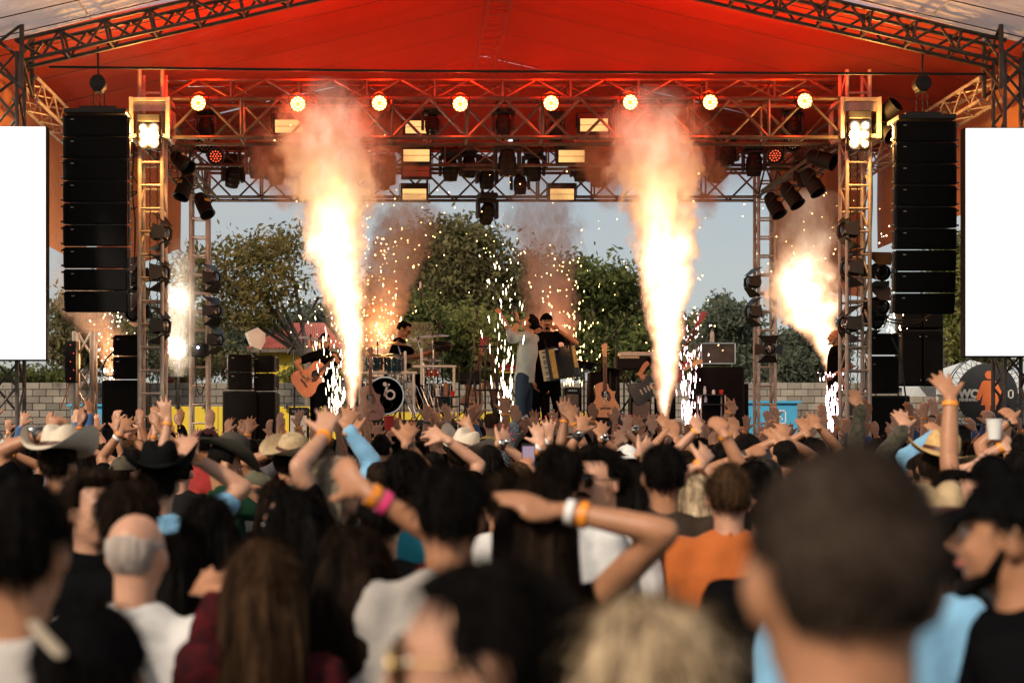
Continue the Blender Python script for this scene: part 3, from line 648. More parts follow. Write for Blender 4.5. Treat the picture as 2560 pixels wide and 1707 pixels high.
def par_light(label, px, py, y, e=58):
    p = at(px, py, y); t = thing('par_light', label, 'stage light', p, 'lit red par lights on the front truss')
    M = TR(p) @ RX(8) @ RZ_(random.uniform(-6, 6))
    part(MB().lathe([(.05, -.12), (.075, -.11), (.098, -.02), (.102, .055), (.094, .06), (.092, .035)], 24, RX(90), cap=(1, 0)), 'housing', MT['black_metal'], t, M)
    part(MB().lathe([(.0001, .034), (.092, .034)], 24, RX(90)), 'lens', MT['lens_amber'], t, M)
    cells = MB()
    for rr, n in ((.0, 1), (.042, 7), (.076, 12)):
        for k in range(n):
            a = k*6.283/n+rr*20
            if rr == 0: continue
            cells.ell((rr*math.cos(a), -.037, rr*math.sin(a)), (.0155, .006, .0155), None, 10, 6)
    o = part(cells, 'led_cells', MT['led_hot'], t, M); o['kind'] = 'stuff'
    part(MB().tube([(-.11, .03, -.01), (-.115, .04, .10), (0, .05, .145), (.115, .04, .10), (.11, .03, -.01)], .009, 6), 'yoke', MT['black_metal'], t, M)
    l_ = lamp('roof_wash', p+Vector((0, -.02, .17)), RED, e, .06, 'SPOT', parent=t, spot_size=R(172), spot_blend=.6); l_.rotation_euler = (R(120), 0, 0)  # added spot, aimed up and back off the lens axis to redden the roof
    lamp('par_glow', p+Vector((0, -.16, .0)), (1, .05, .01), 17, .06, parent=t)
for i, xx in enumerate((457, 684, 871, 1057, 1265, 1446, 1629, 1846)):
    nm = ('leftmost', 'second', 'third', 'fourth', 'fifth', 'sixth', 'seventh', 'rightmost')[i]
    par_light(f'{nm} of the eight glowing red par lights' + ('' if i in (0, 7) else ' counting from the left'), xx*1.0884, (238, 240, 238, 240, 238, 236, 236, 233)[i]*1.0884, FY-.34)

def blinder(label, px, py, y, w_, h_):
    p = at(px, py, y); t = thing('blinder_light', label, 'stage light', p, 'six lamp blinders'); M = TR(p) @ RX(4)
    part(MB().box((0, .06, .0), (w_, .1, h_), b=.008), 'housing', MT['black_metal'], t, M, False)
    part(MB().box((0, .03, h_/2+.07), (w_+.02, .12, .1), b=.008), 'top_box', MT['black_metal'], t, M, False)
    for i in range(2):
        for j in range(3):
            c_ = ((i-.5)*w_*.5, .0, (j-1)*h_*.31)
            part(MB().lathe([(.02, -.03), (.055, -.005), (.066, .02), (.068, .03)], 18, TR(*c_) @ RX(90)), 'reflector', MT['chrome'], t, M)
            part(MB().ell((c_[0], -.012, c_[2]), (.056, .028, .056)), 'bulb', MT['bulb'], t, M)
    for a in (-1, 1): part(MB().box((a*(w_/2+.02), .05, .02), (.015, .03, h_*.8), b=.003), 'yoke', MT['black_metal'], t, M, False)
    lamp('blinder_glow', p+Vector((0, -.16, 0)), (1, .46, .11), 130, .1, parent=t)
blinder('yellow blinder with six lamps on the left front tower', 372, 340, FY-.31, .27, .31)
blinder('yellow blinder with six lamps on the right front tower', 2148, 338, FY-.31, .27, .37)
MT['fixture_text'] = mat('grey_lettering', (.45, .3, .25), .6)
def strobe(label, px, py, y, lit=True, w_=.37, h_=.17, txt=None, top=.03):
    p = at(px, py, y); t = thing('strobe_light', label, 'stage light', p, 'led strobe bars on the lighting grid'); M = TR(p) @ RX(random.uniform(2, 10))
    part(MB().box((0, .06, top), (w_+.07, .12, h_+.06+top*2), b=.008), 'housing', MT['black_metal'], t, M, False)
    for s_ in (-1, 1): part(MB().box((0, -.003, s_*h_*.26), (w_, .008, h_*.47), b=.002), 'light_strip', MT['strobe'] if lit else MT['strobe_off'], t, M, False)
    for a in (-1, 1): part(MB().box((a*(w_/2+.05), .05, .07), (.012, .03, .2), b=.003), 'bracket', MT['black_metal'], t, M, False)
    if txt: text(txt, 'lettering', MT['fixture_text'], t, p+Vector((0, -.012, h_/2+.05)), .045, (R(90), R(180), 0))
for (a, b_, y, lit, lab, tx) in ((1041, 389, 20.3, 1, 'lit yellow strobe bar left of centre, middle height', 'LED CRAZY STROBE'), (1041, 427, 20.35, 0, 'unlit reddish strobe bar left of centre', None), (1036, 486, 22.2, 1, 'lit yellow strobe bar on the rear truss left of centre', None),
    (1429, 391, 20.3, 1, 'lit yellow strobe bar right of centre, middle height', None), (1405, 486, 22.2, 1, 'lit yellow strobe bar on the rear truss right of centre', None), (778, 486, 22.2, 1, 'lit yellow strobe bar on the rear truss behind the left flame', None),
    (752, 389, 20.3, 1, 'lit yellow strobe bar in the smoke above the left flame', None), (722, 316, 19.2, 1, 'lit yellow strobe bar inside the front truss on the left', None), (1048, 318, 19.2, 1, 'lit yellow strobe bar inside the front truss left of centre', None), (1485, 313, 19.2, 1, 'lit yellow strobe bar inside the front truss right of centre', None)):
    strobe(lab, a, b_, y, lit, txt=tx)

def moving_head(label, px, py, y, s=1.0, tilt=20, yaw=0, lcd=False, lens='lens_dark'):
    """py: centre of the head; hangs from above"""
    p = at(px, py, y); t = thing('moving_head', label, 'stage light', p, 'moving head lights on the lighting grid'); M = TR(p) @ RZ_(yaw) @ Matrix.Scale(s, 4)
    part(MB().box((0, 0, .27), (.30, .26, .10), b=.025), 'base', MT['black_metal'], t, M)
    part(MB().lathe([(.07, .19), (.09, .22)], 16), 'pan_bearing', MT['black_metal'], t, M)
    y_ = MB()
    for a in (-1, 1): y_.box((a*.155, 0, .06), (.05, .12, .30), b=.02)
    y_.box((0, 0, .185), (.34, .13, .05), b=.015); part(y_, 'yoke', MT['black_metal'], t, M)
    H = M @ RX(tilt)
    hd = part(MB().lathe([(.04, .17), (.09, .15), (.115, .06), (.12, -.03), (.105, -.13), (.098, -.17), (.085, -.165)], 20), 'head', MT['black_box'], t, H)
    part(MB().ell((0, 0, -.15), (.085, .085, .03)), 'lens', MT[lens], t, H)
    r_ = MB()
    for z in (-.10, -.02, .06): r_.lathe([(.118, z), (.124, z+.006), (.118, z+.012)], 20, cap=(0, 0))
    part(r_, 'head_ring', MT['black_metal'], t, H)
    for a in (-1, 1): part(MB().box((a*.09, 0, .345), (.03, .05, .05), b=.006), 'clamp', MT['black_metal'], t, M)
    if lcd: part(MB().box((.03, -.133, .27), (.06, .006, .035)), 'display', MT['lcd'], t, M, False)
for (a, b_, y, s, ti, ya, lcd, lab) in (
    (958, 445, 20.4, 1.0, 10, 30, 0, 'black moving head at the edge of the left smoke'), (1126, 425, 20.6, .95, 8, 0, 0, 'black moving head right of the left strobe bars'), (1268, 408, 19.4, 1.05, 5, 0, 1, 'large black moving head with lit display near the centre'),
    (1217, 445, 21.3, .95, 15, 10, 0, 'black moving head just left of the centre display'), (1334, 425, 20.6, .95, 12, -8, 0, 'black moving head right of the centre display'), (1218, 533, 21.8, .95, 35, 15, 0, 'lowest black moving head hanging alone against the sky'),
    (1498, 440, 20.6, .95, 10, 0, 0, 'black moving head in the smoke right of centre'), (690, 432, 20.6, 1.0, 10, -15, 0, 'moving head half hidden in smoke on the left'), (583, 440, 20.6, .95, 30, 25, 0, 'black moving head left of the smoke beside the left side truss'),
    (1885, 412, 20.0, .95, 10, -10, 0, 'black moving head below the front truss on the right'), (1818, 388, 19.6, .9, 0, 10, 0, 'smaller black moving head on the right above another'), (1790, 430, 20.4, .9, 20, 30, 0, 'black moving head at the right edge of the right smoke'),
    (1172, 418, 20.9, .9, 5, 12, 0, 'black moving head between the left strobe bars and the centre cluster'), (1300, 462, 21.6, .85, 14, -10, 0, 'black moving head low in the centre cluster'), (1452, 428, 20.9, .9, 8, 0, 0, 'black moving head right of the right strobe bar'), (1590, 420, 20.7, .9, 12, 15, 0, 'black moving head behind the right flame smoke'), (1700, 392, 19.4, .85, 0, -6, 0, 'black moving head left of the smaller right one'), (905, 420, 20.8, .9, 10, 10, 0, 'black moving head behind the left flame smoke'), (640, 418, 20.2, .9, 20, 0, 0, 'black moving head left of the left flame'), (2010, 440, 20.3, .85, 25, -20, 0, 'black moving head above the right slanting bar'), (1390, 330, 18.95, .8, 10, 0, 0, 'moving head inside the front truss right of centre'), (850, 318, 18.9, .8, 0, 0, 0, 'moving head inside the front truss above the left flame'),
    (1258, 312, 18.9, .85, 0, 0, 1, 'moving head with a small blue display inside the front truss'), (1080, 312, 18.9, .8, -30, 0, 0, 'moving head inside the front truss behind a strobe bar'), (515, 322, 18.9, .85, 0, 0, 0, 'moving head inside the front truss on the far left'), (1980, 316, 18.9, .85, 0, 0, 0, 'moving head inside the front truss on the far right')):
    moving_head(lab, a, b_, y, s, ti, ya, lcd)

def wash(label, px, py, y, m_='led_off', tilt=35, yaw=0):
    p = at(px, py, y); t = thing('wash_light', label, 'stage light', p, 'unlit led wash lights'); M = TR(p) @ RZ_(yaw) @ RX(tilt)
    part(MB().lathe([(.06, -.16), (.09, -.12), (.115, -.02), (.118, .05), (.108, .055), (.106, .03)], 22, RX(90), cap=(1, 0)), 'housing', MT['black_metal'], t, M)
    part(MB().lathe([(.0001, .03), (.106, .03)], 22, RX(90)), 'lens', MT['lens_dark'], t, M)
    c_ = MB()
    for rr, n in ((.0, 1), (.035, 6), (.07, 12)):
        for k in range(n): a = k*6.283/n; c_.ell((rr*math.cos(a), -.033, rr*math.sin(a)), (.011, .006, .011), None, 8, 5)
    o = part(c_, 'led_cells', MT[m_], t, M); o['kind'] = 'stuff'
    part(MB().tube([(-.13, .02, 0), (-.13, .03, .14), (0, .03, .19), (.13, .03, .14), (.13, .02, 0)], .01, 6), 'yoke', MT['black_metal'], t, TR(p))
wash('led wash light with pale dots under the left of the front truss', 512, 360, 18.9, 'led_off', 30); wash('led wash light with red dots below the left side truss', 540, 390, 18.9, 'led_red', 25)
wash('led wash light with pale dots under the right of the front truss', 1982, 356, 18.9, 'led_off', 30); wash('led wash light with red dots on the right', 1936, 388, 18.9, 'led_red', 25)

def fresnel(label, px, py, y, d, s=1.0, grp='barn door lamps on the towers', lit=None, roll=0):
    p = at(px, py, y); t = thing('fresnel_lamp', label, 'stage light', p, grp); M = TR(p) @ aim(d) @ RY_(roll) @ Matrix.Scale(s, 4)
    part(MB().lathe([(.05, -.15), (.085, -.13), (.095, -.03), (.10, .07), (.10, .09), (.09, .085)], 18, RX(90), cap=(1, 0)), 'housing', MT['black_metal'], t, M)
    part(MB().ell((0, -.07, 0), (.085, .02, .085)), 'lens', MT[lit] if lit else MT['lens_dark'], t, M)
    for k in range(4):
        big = k % 2 == 0; w0, w1, L = (.09, .18, .22) if big else (.065, .10, .18)
        Q = M @ RY_(90*k) @ TR(0, -.095, .10) @ RX(-(52 if big else 40))
        part(MB().prism([(-w0, 0), (w0, 0), (w1, L), (-w1, L)], .006), 'barn_door', MT['black_metal'], t, Q, False)
    part(MB().tube([(-.115, .0, 0), (-.12, .09, .02), (0, .17, .03), (.12, .09, .02), (.115, 0, 0)], .01, 6), 'yoke', MT['black_metal'], t, M)
    r_ = MB()
    for k in range(4): r_.lathe([(.097, -.1+k*.03), (.104, -.095+k*.03), (.097, -.09+k*.03)], 16, RX(90))
    part(r_, 'cooling_fin', MT['black_metal'], t, M)
fresnel('barn door lamp highest on the left front tower', 405, 583, FY-.1, (.75, -.25, -.1)); fresnel('barn door lamp on the left front tower, second from the top', 400, 682, FY-.1, (.8, -.3, 0)); fresnel('barn door lamp on the left front tower, lowest of three', 402, 815, FY-.1, (.8, -.3, -.08))
fresnel('barn door lamp tucked right of the left speaker array, upper', 338, 690, FY+.3, (-.3, -.5, -.3)); fresnel('barn door lamp tucked right of the left speaker array, lower', 338, 780, FY+.3, (-.3, -.6, -.4)); fresnel('lamp hidden beside the bottom of the left speaker array', 330, 735, FY+.4, (.3, -.6, -.2))
fresnel('barn door lamp highest on the left rear tower', 532, 695, KY-.2, (.8, -.5, .1), .95, lit=None); fresnel('barn door lamp on the left rear tower, second from the top', 535, 778, KY-.2, (.7, -.6, .0), .95); fresnel('barn door lamp on the left rear tower, third from the top', 540, 850, KY-.2, (.8, -.4, -.1), .95)
fresnel('barn door lamp highest on the right front tower', 2120, 575, FY-.1, (-.85, -.2, 0)); fresnel('barn door lamp on the right front tower, second from the top', 2128, 670, FY-.1, (-.85, -.25, 0)); fresnel('barn door lamp on the right front tower in front of the bald stagehand', 2122, 810, FY-.1, (-.85, -.3, 0))
fresnel('round barn door lamp right of the right front tower, upper', 2200, 680, FY+.1, (.1, -.8, -.2), 1.05); fresnel('barn door lamp right of the right front tower, middle', 2198, 765, FY+.1, (.3, -.8, -.3)); fresnel('barn door lamp right of the right front tower, lowest', 2185, 800, FY+.3, (.3, -.7, -.4))
fresnel('barn door lamp highest on the right rear tower', 1880, 705, KY-.15, (-.85, -.25, .05), .95); fresnel('barn door lamp on the right rear tower, below another', 1882, 780, KY-.15, (-.85, -.25, 0), .95); fresnel('square barn door lamp low on the right rear tower', 1922, 873, KY-.25, (0, -1, -.1), .9)

def theatre_par(label, px, py, y, d, s=1.0):
    p = at(px, py, y); t = thing('theatre_lamp', label, 'stage light', p, 'black can lamps on the slanting bars'); M = TR(p) @ aim(d) @ Matrix.Scale(s, 4)
    part(MB().lathe([(.04, -.22), (.085, -.19), (.11, -.10), (.118, .0), (.118, .18), (.128, .19), (.128, .21), (.11, .2)], 18, RX(90), cap=(1, 0)), 'can', MT['black_box'], t, M)
    part(MB().lathe([(.0001, .12), (.112, .12)], 18, RX(90)), 'lens', MT['lens_dark'], t, M)
    part(MB().box((.0, .0, .119), (.09, .05, .006), b=.002), 'sticker', MT['gel_yellow'], t, M, False)
    part(MB().tube([(-.13, 0, 0), (-.13, .04, .16), (.13, .04, .16), (.13, 0, 0)], .01, 6), 'yoke', MT['black_metal'], t, M)
for (a, b_, y, d, lab) in ((453, 405, 18.8, (.5, -.5, -.5), 'black can lamp highest on the left slanting bar'), (462, 465, 19.3, (-.25, -.35, -.9), 'black can lamp in the middle of the left slanting bar'), (508, 512, 20.2, (.4, -.4, -.8), 'black can lamp lowest on the left slanting bar, in smoke'),
    (2052, 398, 18.8, (.6, -.5, -.3), 'black can lamp highest on the right slanting bar'), (2030, 455, 19.0, (.35, -.35, -.8), 'black can lamp second on the right slanting bar'), (1977, 487, 19.6, (.4, -.4, -.8), 'black can lamp third down on the right slanting bar'), (1935, 512, 20.2, (.3, -.4, -.8), 'black can lamp lowest on the right slanting bar, in smoke'),
    (2212, 285, 18.3, (.5, -.6, .5), 'black can lamp beside the right tower head, upper'), (2200, 325, 18.3, (.5, -.6, -.5), 'black can lamp beside the right tower head, lower')):
    theatre_par(lab, a, b_, y, d, .9)
for lab, a, b_ in (('slanting pipe holding can lamps on the left', at(435, 365, 18.6), at(545, 500, 20.6)), ('slanting pipe holding can lamps on the right', at(2095, 345, 18.6), at(1905, 478, 20.6))):
    t = thing('lamp_bar', lab, 'pipe', a, 'slanting lamp pipes'); obj(MB().tube([a, b_], .026, 8), 'pipe', MT['truss_dark'], t)

def flood(label, px, py, y, e):
    p = at(px, py, y); t = thing('flood_lamp', label, 'stage light', p, 'white flood lamps behind the left tower'); M = TR(p)
    part(MB().lathe([(.05, -.2), (.10, -.14), (.15, .02), (.155, .04)], 20, RX(90), cap=(1, 0)), 'reflector', MT['black_metal'], t, M); part(MB().ell((0, -.02, 0), (.11, .035, .11)), 'bulb', MT['bulb_white'], t, M)
    part(MB().box((0, .1, -.2), (.04, .04, .14), b=.005), 'bracket', MT['black_metal'], t, M); lamp('flood_glow', p+Vector((0, -.25, 0)), (1, .85, .65), e, .12, parent=t)
flood('blazing white flood lamp between the left towers, upper', 447, 750, 21.2, 60); flood('blazing white flood lamp between the left towers, lower', 445, 873, 21.2, 50)
# stand for the flood lamps
t = thing('lamp_stand', 'thin stand carrying the white flood lamps', 'stand', (X(446, 21.35), 21.35, DZ)); obj(MB().tube([(X(446, 21.35), 21.35, DZ), (X(446, 21.35), 21.35, Z(745, 21.35))], .02, 8), 'pole', MT['black_metal'], t)
# laser fixture on the left rear tower
p = at(500, 875, KY-.25); t = thing('laser_projector', 'small box on the left rear tower with a blue-white laser spark', 'stage light', p); M = TR(p) @ RZ_(-12) @ RX(8)
part(MB().box((0, 0, 0), (.24, .16, .2), b=.012), 'housing', MT['black_box'], t, M); part(MB().ell((.0, -.085, .05), (.018, .01, .018)), 'aperture', MT['laser'], t, M)
# white reflective flag lamp above the stacked wedges
p = at(637, 845, 22.0); t = thing('reflector_lamp', 'white reflector panel on a pole above the left stacked speakers', 'stage light', p); M = TR(p) @ RZ_(25) @ RY_(-18)
part(MB().prism([(-.12, .12), (.08, .14), (.17, .02), (.13, -.10), (.02, -.2), (-.10, -.1)], .10), 'reflector', MT['white_plastic'], t, M); part(MB().tube([(.03, .02, -.16), (.05, .03, -.75)], .014, 6), 'pole', MT['black_metal'], t, M)

# ---- line arrays
def cabinet(t, M, w_, h_, dep, logo=True):
    cb = part(MB().add(np.array([(-w_/2, 0, -h_/2), (w_/2, 0, -h_/2), (w_/2, 0, h_/2), (-w_/2, 0, h_/2), (-w_*.40, dep, -h_*.36), (w_*.40, dep, -h_*.36), (w_*.40, dep, h_*.36), (-w_*.40, dep, h_*.36)]), [(0, 1, 2, 3), (5, 4, 7, 6), (4, 0, 3, 7), (1, 5, 6, 2), (3, 2, 6, 7), (4, 5, 1, 0)]), 'cabinet', MT['black_box'], t, M, False)
    def gr(u, v): x = (u-.5)*w_*.94; return (x, -.012-.02*math.cos((u-.5)*2.6), (v-.5)*h_*.9)
    part(MB().grid(gr, 12, 3), 'grille', MT['grille'], cb, M)
    for a in (-1, 1):
        part(MB().box((a*(w_/2+.012), .05, 0), (.022, .07, h_*.92), b=.005), 'rigging_plate', MT['black_metal'], cb, M, False)
        for b_ in (-.36, .36): part(MB().lathe([(.012, 0), (.012, .03)], 8, TR(a*(w_/2+.02), .03, b_*h_) @ RY_(90*a)), 'pin', MT['chrome'], cb, M)
    if logo: part(MB().box((-w_*.37, -.03, h_*.28), (.035, .004, .010)), 'badge', MT['led_off'], cb, M, False)
def line_array(label, px, pyt, pyb, wpx, y, n=9):
    w_ = wpx*y/F-.05; H = (pyb-pyt)*y/F; h_ = H/(n+.35); x = X(px, y); zt = Z(pyt, y)
    t = thing('line_array', label, 'speaker array', (x, y, zt-H), 'hanging speaker arrays')
    part(MB().box((0, .15, -.03), (w_*.98, .42, .06), b=.01), 'fly_bar', MT['black_metal'], t, TR(x, y, zt)); part(MB().box((0, .12, .035), (w_*.6, .1, .05), b=.01), 'fly_beam', MT['black_metal'], t, TR(x, y, zt))
    z = zt-.07-h_/2; yy = y; a = 0
    for k in range(n):
        M = TR(x, yy, z) @ RX(a); cabinet(t, M, w_, h_*.965, .34); da = .0 if k < 4 else 1.7
        z -= h_*math.cos(R(a+da/2)); yy += h_*math.sin(R(a+da/2))*.9; a += da
    hx = at(px-20, 0, y).x
    hoist = thing('chain_hoist', label.replace('hanging array of nine black speaker cabinets', 'motor hoist and chains above the array'), 'hoist', (x, y+.15, zt), 'chain hoists'); zt2 = 7.70-.231*abs(x-SX)
    cz = Z(203, y); part(MB().lathe([(.05, -.09), (.095, -.07), (.10, .07), (.06, .09)], 16, RX(90)), 'motor', MT['black_metal'], hoist, TR(x, y+.15, cz)); part(MB().box((0, 0, .0), (.13, .16, .2), b=.02), 'gearbox', MT['black_metal'], hoist, TR(x, y+.15, cz))
    part(MB().tube([(x, y+.15, cz+.1), (x, y+.1, zt2+.05)], .014, 6), 'hook_strap', MT['black_metal'], hoist, Matrix.Identity(4))
    ch = MB()
    for q in (-.06, .02, .075):
        L = int((cz-.1-zt)/.045)
        for k in range(max(1, L)): ch.tube([(x+q+.01*((k % 2)-.5), y+.15, zt+.03+k*.045), (x+q-.01*((k % 2)-.5), y+.15, zt+.03+k*.045+.045)], .008, 5)
    o = obj(ch, 'chain', MT['black_metal'], hoist); o['kind'] = 'stuff'
line_array('hanging array of nine black speaker cabinets on the left', 240, 273, 786, 168, RY+.05)
line_array('hanging array of nine black speaker cabinets on the right', 2315, 288, 790, 158, RY+.05)

# ---- ground stacks
def sub(label, px0, px1, py0, zb, y, dep=.8, grp='subwoofers', split=1):
    x0, x1, z1 = X(px0, y), X(px1, y), Z(py0, y); t = thing('subwoofer', label, 'speaker', ((x0+x1)/2, y, zb), grp)
    n = split
    for k in range(n):
        a, b_ = zb+(z1-zb)*k/n, zb+(z1-zb)*(k+1)/n
        obj(MB().box(((x0+x1)/2, y+dep/2, (a+b_)/2), (x1-x0, dep, b_-a-.006), b=.015), 'cabinet', MT['black_box'], t, False)
        obj(MB().box(((x0+x1)/2, y-.008, (a+b_)/2), (x1-x0-.05, .02, b_-a-.06), b=.006), 'grille', MT['grille'], t, False)
    for s_ in (-1, 1): obj(MB().box(((x0+x1)/2+s_*((x1-x0)/2+.004), y+dep/2, (zb+z1)/2+.1), (.012, .16, .07), b=.003), 'handle', MT['black_metal'], t, False)
sub('tall black subwoofer stack left of the left front tower', 254, 357, 949, DZ-.4, 18.9, .7, split=2); sub('wide black subwoofer behind the left rear tower', 556, 640, 976, DZ-.05, 20.6, .8); sub('black subwoofer right of the right front tower', 2170, 2275, 988, DZ-.5, 18.9, .8, split=2)
sub('narrow black subwoofer under the right pair of left stacked speakers', 641, 688, 978, DZ-.05, 20.7, .8)
def wedge_stack(label, px, pys, wpx, y, yaw, tilts):
    t = thing('speaker_stack', label, 'speaker', at(px, pys[-1], y), 'stacked ground speakers')
    for k in range(len(pys)-1):
        h_ = (pys[k+1]-pys[k])*y/F; M = TR(at(px, (pys[k]+pys[k+1])/2, y)) @ RZ_(yaw) @ RX(tilts[k]); cabinet(t, M, wpx*y/F, h_*.96, .34)
wedge_stack('two black speakers tilted on the left subwoofer', 324, [836, 890, 949], 76, 18.85, 0, [-4, 3]); wedge_stack('left pair of stacked black speakers beside the left rear tower', 601, [885, 930, 976], 55, 20.6, 18, [0, 0]); wedge_stack('right pair of stacked black speakers beside the left rear tower', 659, [887, 932, 978], 48, 20.7, -16, [0, 0])
wedge_stack('two black speakers stacked right of the right front tower', 2210, [832, 888, 986], 70, 18.95, 0, [0, 0])
# black cases hung behind the right array
p = at(2302, 960, 19.6); t = thing('cable_cases', 'big black cabinet doors behind the right array', 'equipment case', p)
for (a, b_, c_, d) in ((2250, 2300, 783, 820), (2304, 2352, 783, 820), (2250, 2300, 832, 962), (2304, 2352, 832, 962)):
    x0, x1, z0, z1 = X(a, 19.6), X(b_, 19.6), Z(d, 19.6), Z(c_, 19.6); o = obj(MB().box(((x0+x1)/2, 19.6, (z0+z1)/2), (x1-x0, .18, z1-z0), b=.01), 'door', MT['black_box'], t, False)
    for zz in ((z0+.06, z1-.06) if z1-z0 > .4 else (z0+.1,)): obj(MB().ell(((x1-.03) if a in (2250,) else (x0+.03), 19.5, zz), (.012, .012, .012)), 'knob', MT['chrome'], o)
obj(MB().box((X(2301, 19.7), 19.75, Z(872, 19.7)), (X(2358, 19.7)-X(2244, 19.7), .12, Z(780, 19.7)-Z(966, 19.7)), b=.01), 'frame', MT['black_metal'], t, False)
bar('rail', (X(2244, 19.4), 19.45, Z(827, 19.4)), (X(2358, 19.4), 19.45, Z(827, 19.4)), .02, MT['black_metal'], t)
# hanging cables
def cable(label, pts, r=.011, grp='cables', m_='rubber'):
    P = [Vector(p) for p in pts]; t = thing('cable', label, 'cable', P[0], grp); cu = []
    for i in range(len(P)-1):
        for k in range(6): 
            f_ = k/6; p0 = P[max(0, i-1)]; p1 = P[i]; p2 = P[i+1]; p3 = P[min(len(P)-1, i+2)]
            cu.append(.5*((2*p1)+(p2-p0)*f_+(2*p0-5*p1+4*p2-p3)*f_**2+(3*p1-p0-3*p2+p3)*f_**3))
    cu.append(P[-1]); obj(MB().tube(cu, r, 6), 'jacket', MT[m_], t)
a_ = lambda px, py, y=18.6: at(px, py, y)
cable('black cable looping from the left array to the left tower, upper loop', [a_(320, 420), a_(345, 460), a_(356, 470), a_(330, 490), a_(322, 480)]); cable('black cable looping from the left array to the left tower, lower loop', [a_(320, 482), a_(350, 480), a_(357, 500), a_(340, 520), a_(322, 524)])
cable('thin black cable hanging straight beside the left tower', [a_(335, 360), a_(331, 480), a_(338, 560), a_(335, 680)]); cable('black cable sagging from the right tower to the right array', [a_(2180, 778), a_(2225, 805), a_(2290, 808), a_(2325, 785)]); cable('second black cable sagging from the right tower to the right array', [a_(2180, 780), a_(2235, 800), a_(2300, 800), a_(2328, 788)])
cable('cable hanging down beside the right subwoofer', [a_(2230, 845), a_(2252, 900), a_(2260, 960), a_(2268, 1020)]); cable('black cable along the right front tower', [a_(2178, 380), a_(2180, 500), a_(2176, 640), a_(2182, 780)]); cable('black cable loop in front of the left rear tower', [a_(488, 900, 22.2), a_(492, 970, 22.2), a_(503, 985, 22.2), a_(512, 960, 22.2)])
cable('black power cable looping left of the left speakers', [a_(283, 880), a_(262, 905), a_(258, 935), a_(280, 940), a_(290, 925)])
# dimmer rack on the left truss stand
t = thing('dimmer_rack', 'black dimmer rack with red lights on the left truss stand', 'rack', at(182, 955, 19.3)); obj(MB().box(at(180, 905, 19.3), (.15, .2, .56), b=.01), 'case', MT['black_box'], t, False)
for k in range(5): obj(MB().ell(at(176+k % 2*8, 862+k*21, 19.18), (.008, .006, .008)), 'indicator', MT['led_red'], t)
t = thing('guy_strap', 'thin orange strap slanting down by the left truss stand', 'strap', at(152, 1020, 19)); obj(MB().box((0, 0, 0), (.012, .004, 1)), 'webbing', mat('orange_webbing', (.75, .18, .05), .7), t, False)
o = bpy.data.objects[-1] if False else [c for c in t.children][0]; q = (at(175, 958, 19)-at(152, 1020, 19)); o.matrix_basis = Matrix.Translation(q/2) @ q.to_track_quat('Z', 'Y').to_matrix().to_4x4() @ Matrix.Diagonal((2, 2, q.length, 1))
for v in o.data.vertices: v.co += Vector(t.location)
# ================================================================ PEOPLE
def skin_mat(name, col): return mat(name, col, .48, 0, var=.14, vscale=18, bump=.12, bscale=90, sss=.0, spec=.4)
SKIN = {'l': skin_mat('light_skin', (.52, .27, .17)), 'm': skin_mat('tan_skin', (.41, .19, .10)), 'd': skin_mat('brown_skin', (.28, .12, .06))}
def hair_mat(name, a, b_): return mat(name, a, .6, 0, var=.5, vscale=26, stretch=(1, 1, .10), bump=.9, bscale=70, var2=b_, spec=.02)
HAIR = {'black': hair_mat('black_hair', (.003, .0026, .0024), (.010, .008, .007)), 'dark': hair_mat('dark_brown_hair', (.005, .0034, .0026), (.024, .014, .009)), 'brown': hair_mat('brown_hair', (.014, .008, .005), (.075, .040, .020)),
        'blond': hair_mat('blond_hair', (.17, .095, .04), (.74, .56, .36)), 'ash': hair_mat('ash_blond_hair', (.10, .075, .055), (.36, .28, .20)), 'grey': hair_mat('white_grey_hair', (.40, .29, .23), (.50, .43, .38)), 'salt': hair_mat('dark_grey_hair', (.012, .009, .007), (.045, .038, .032))}
HAIR['cropped'] = mat('cropped_greying_hair', (.009, .006, .004), .7, 0, var=.3, vscale=11, bump=.6, bscale=200, var2=(.062, .043, .032), spec=.02)
CLOTH = {}
def cloth_mat(key):
    if key in CLOTH: return CLOTH[key]
    cols = dict(black=(.0045, .0045, .005), charcoal=(.016, .015, .0145), white=(.60, .58, .56), cream=(.42, .38, .345), ltblue=(.20, .42, .62), denim=(.045, .10, .22), blue=(.03, .12, .28), maroon=(.09, .012, .014), green=(.015, .045, .025), olive=(.12, .115, .075),
                brown=(.045, .032, .024), rust=(.40, .10, .02), yellow=(.72, .48, .12), pink=(.38, .24, .22), shirtblue=(.27, .33, .36), jeans=(.022, .038, .068), teal=(.02, .22, .28), camo=(.10, .085, .055), red=(.35, .03, .025), grey=(.16, .155, .15), tan=(.34, .24, .14), check=(.25, .25, .27))
    if key == 'check':
        m, t, b, o = nodes_of('checked_cotton'); N = t.nodes.new; L = t.links.new; ck = N('ShaderNodeTexChecker'); ck.inputs['Scale'].default_value = 70; ck.inputs[1].default_value = (.5, .5, .5, 1); ck.inputs[2].default_value = (.03, .03, .04, 1)
        L(N('ShaderNodeNewGeometry').outputs['Position'], ck.inputs[0]); L(ck.outputs[0], b.inputs['Base Color']); b.inputs['Roughness'].default_value = .85; CLOTH[key] = m; return m
    v2 = {'maroon': (.012, .008, .010), 'camo': (.028, .028, .018)}.get(key)
    CLOTH[key] = mat(key+'_cotton', cols[key], .88, 0, var=.16, vscale=6 if key not in ('maroon', 'camo') else 28, bump=.55, bscale=13, spec=.2 if sum(cols[key]) > .2 else 0, sheen=.15 if sum(cols[key]) > .2 else 0, var2=v2); return CLOTH[key]
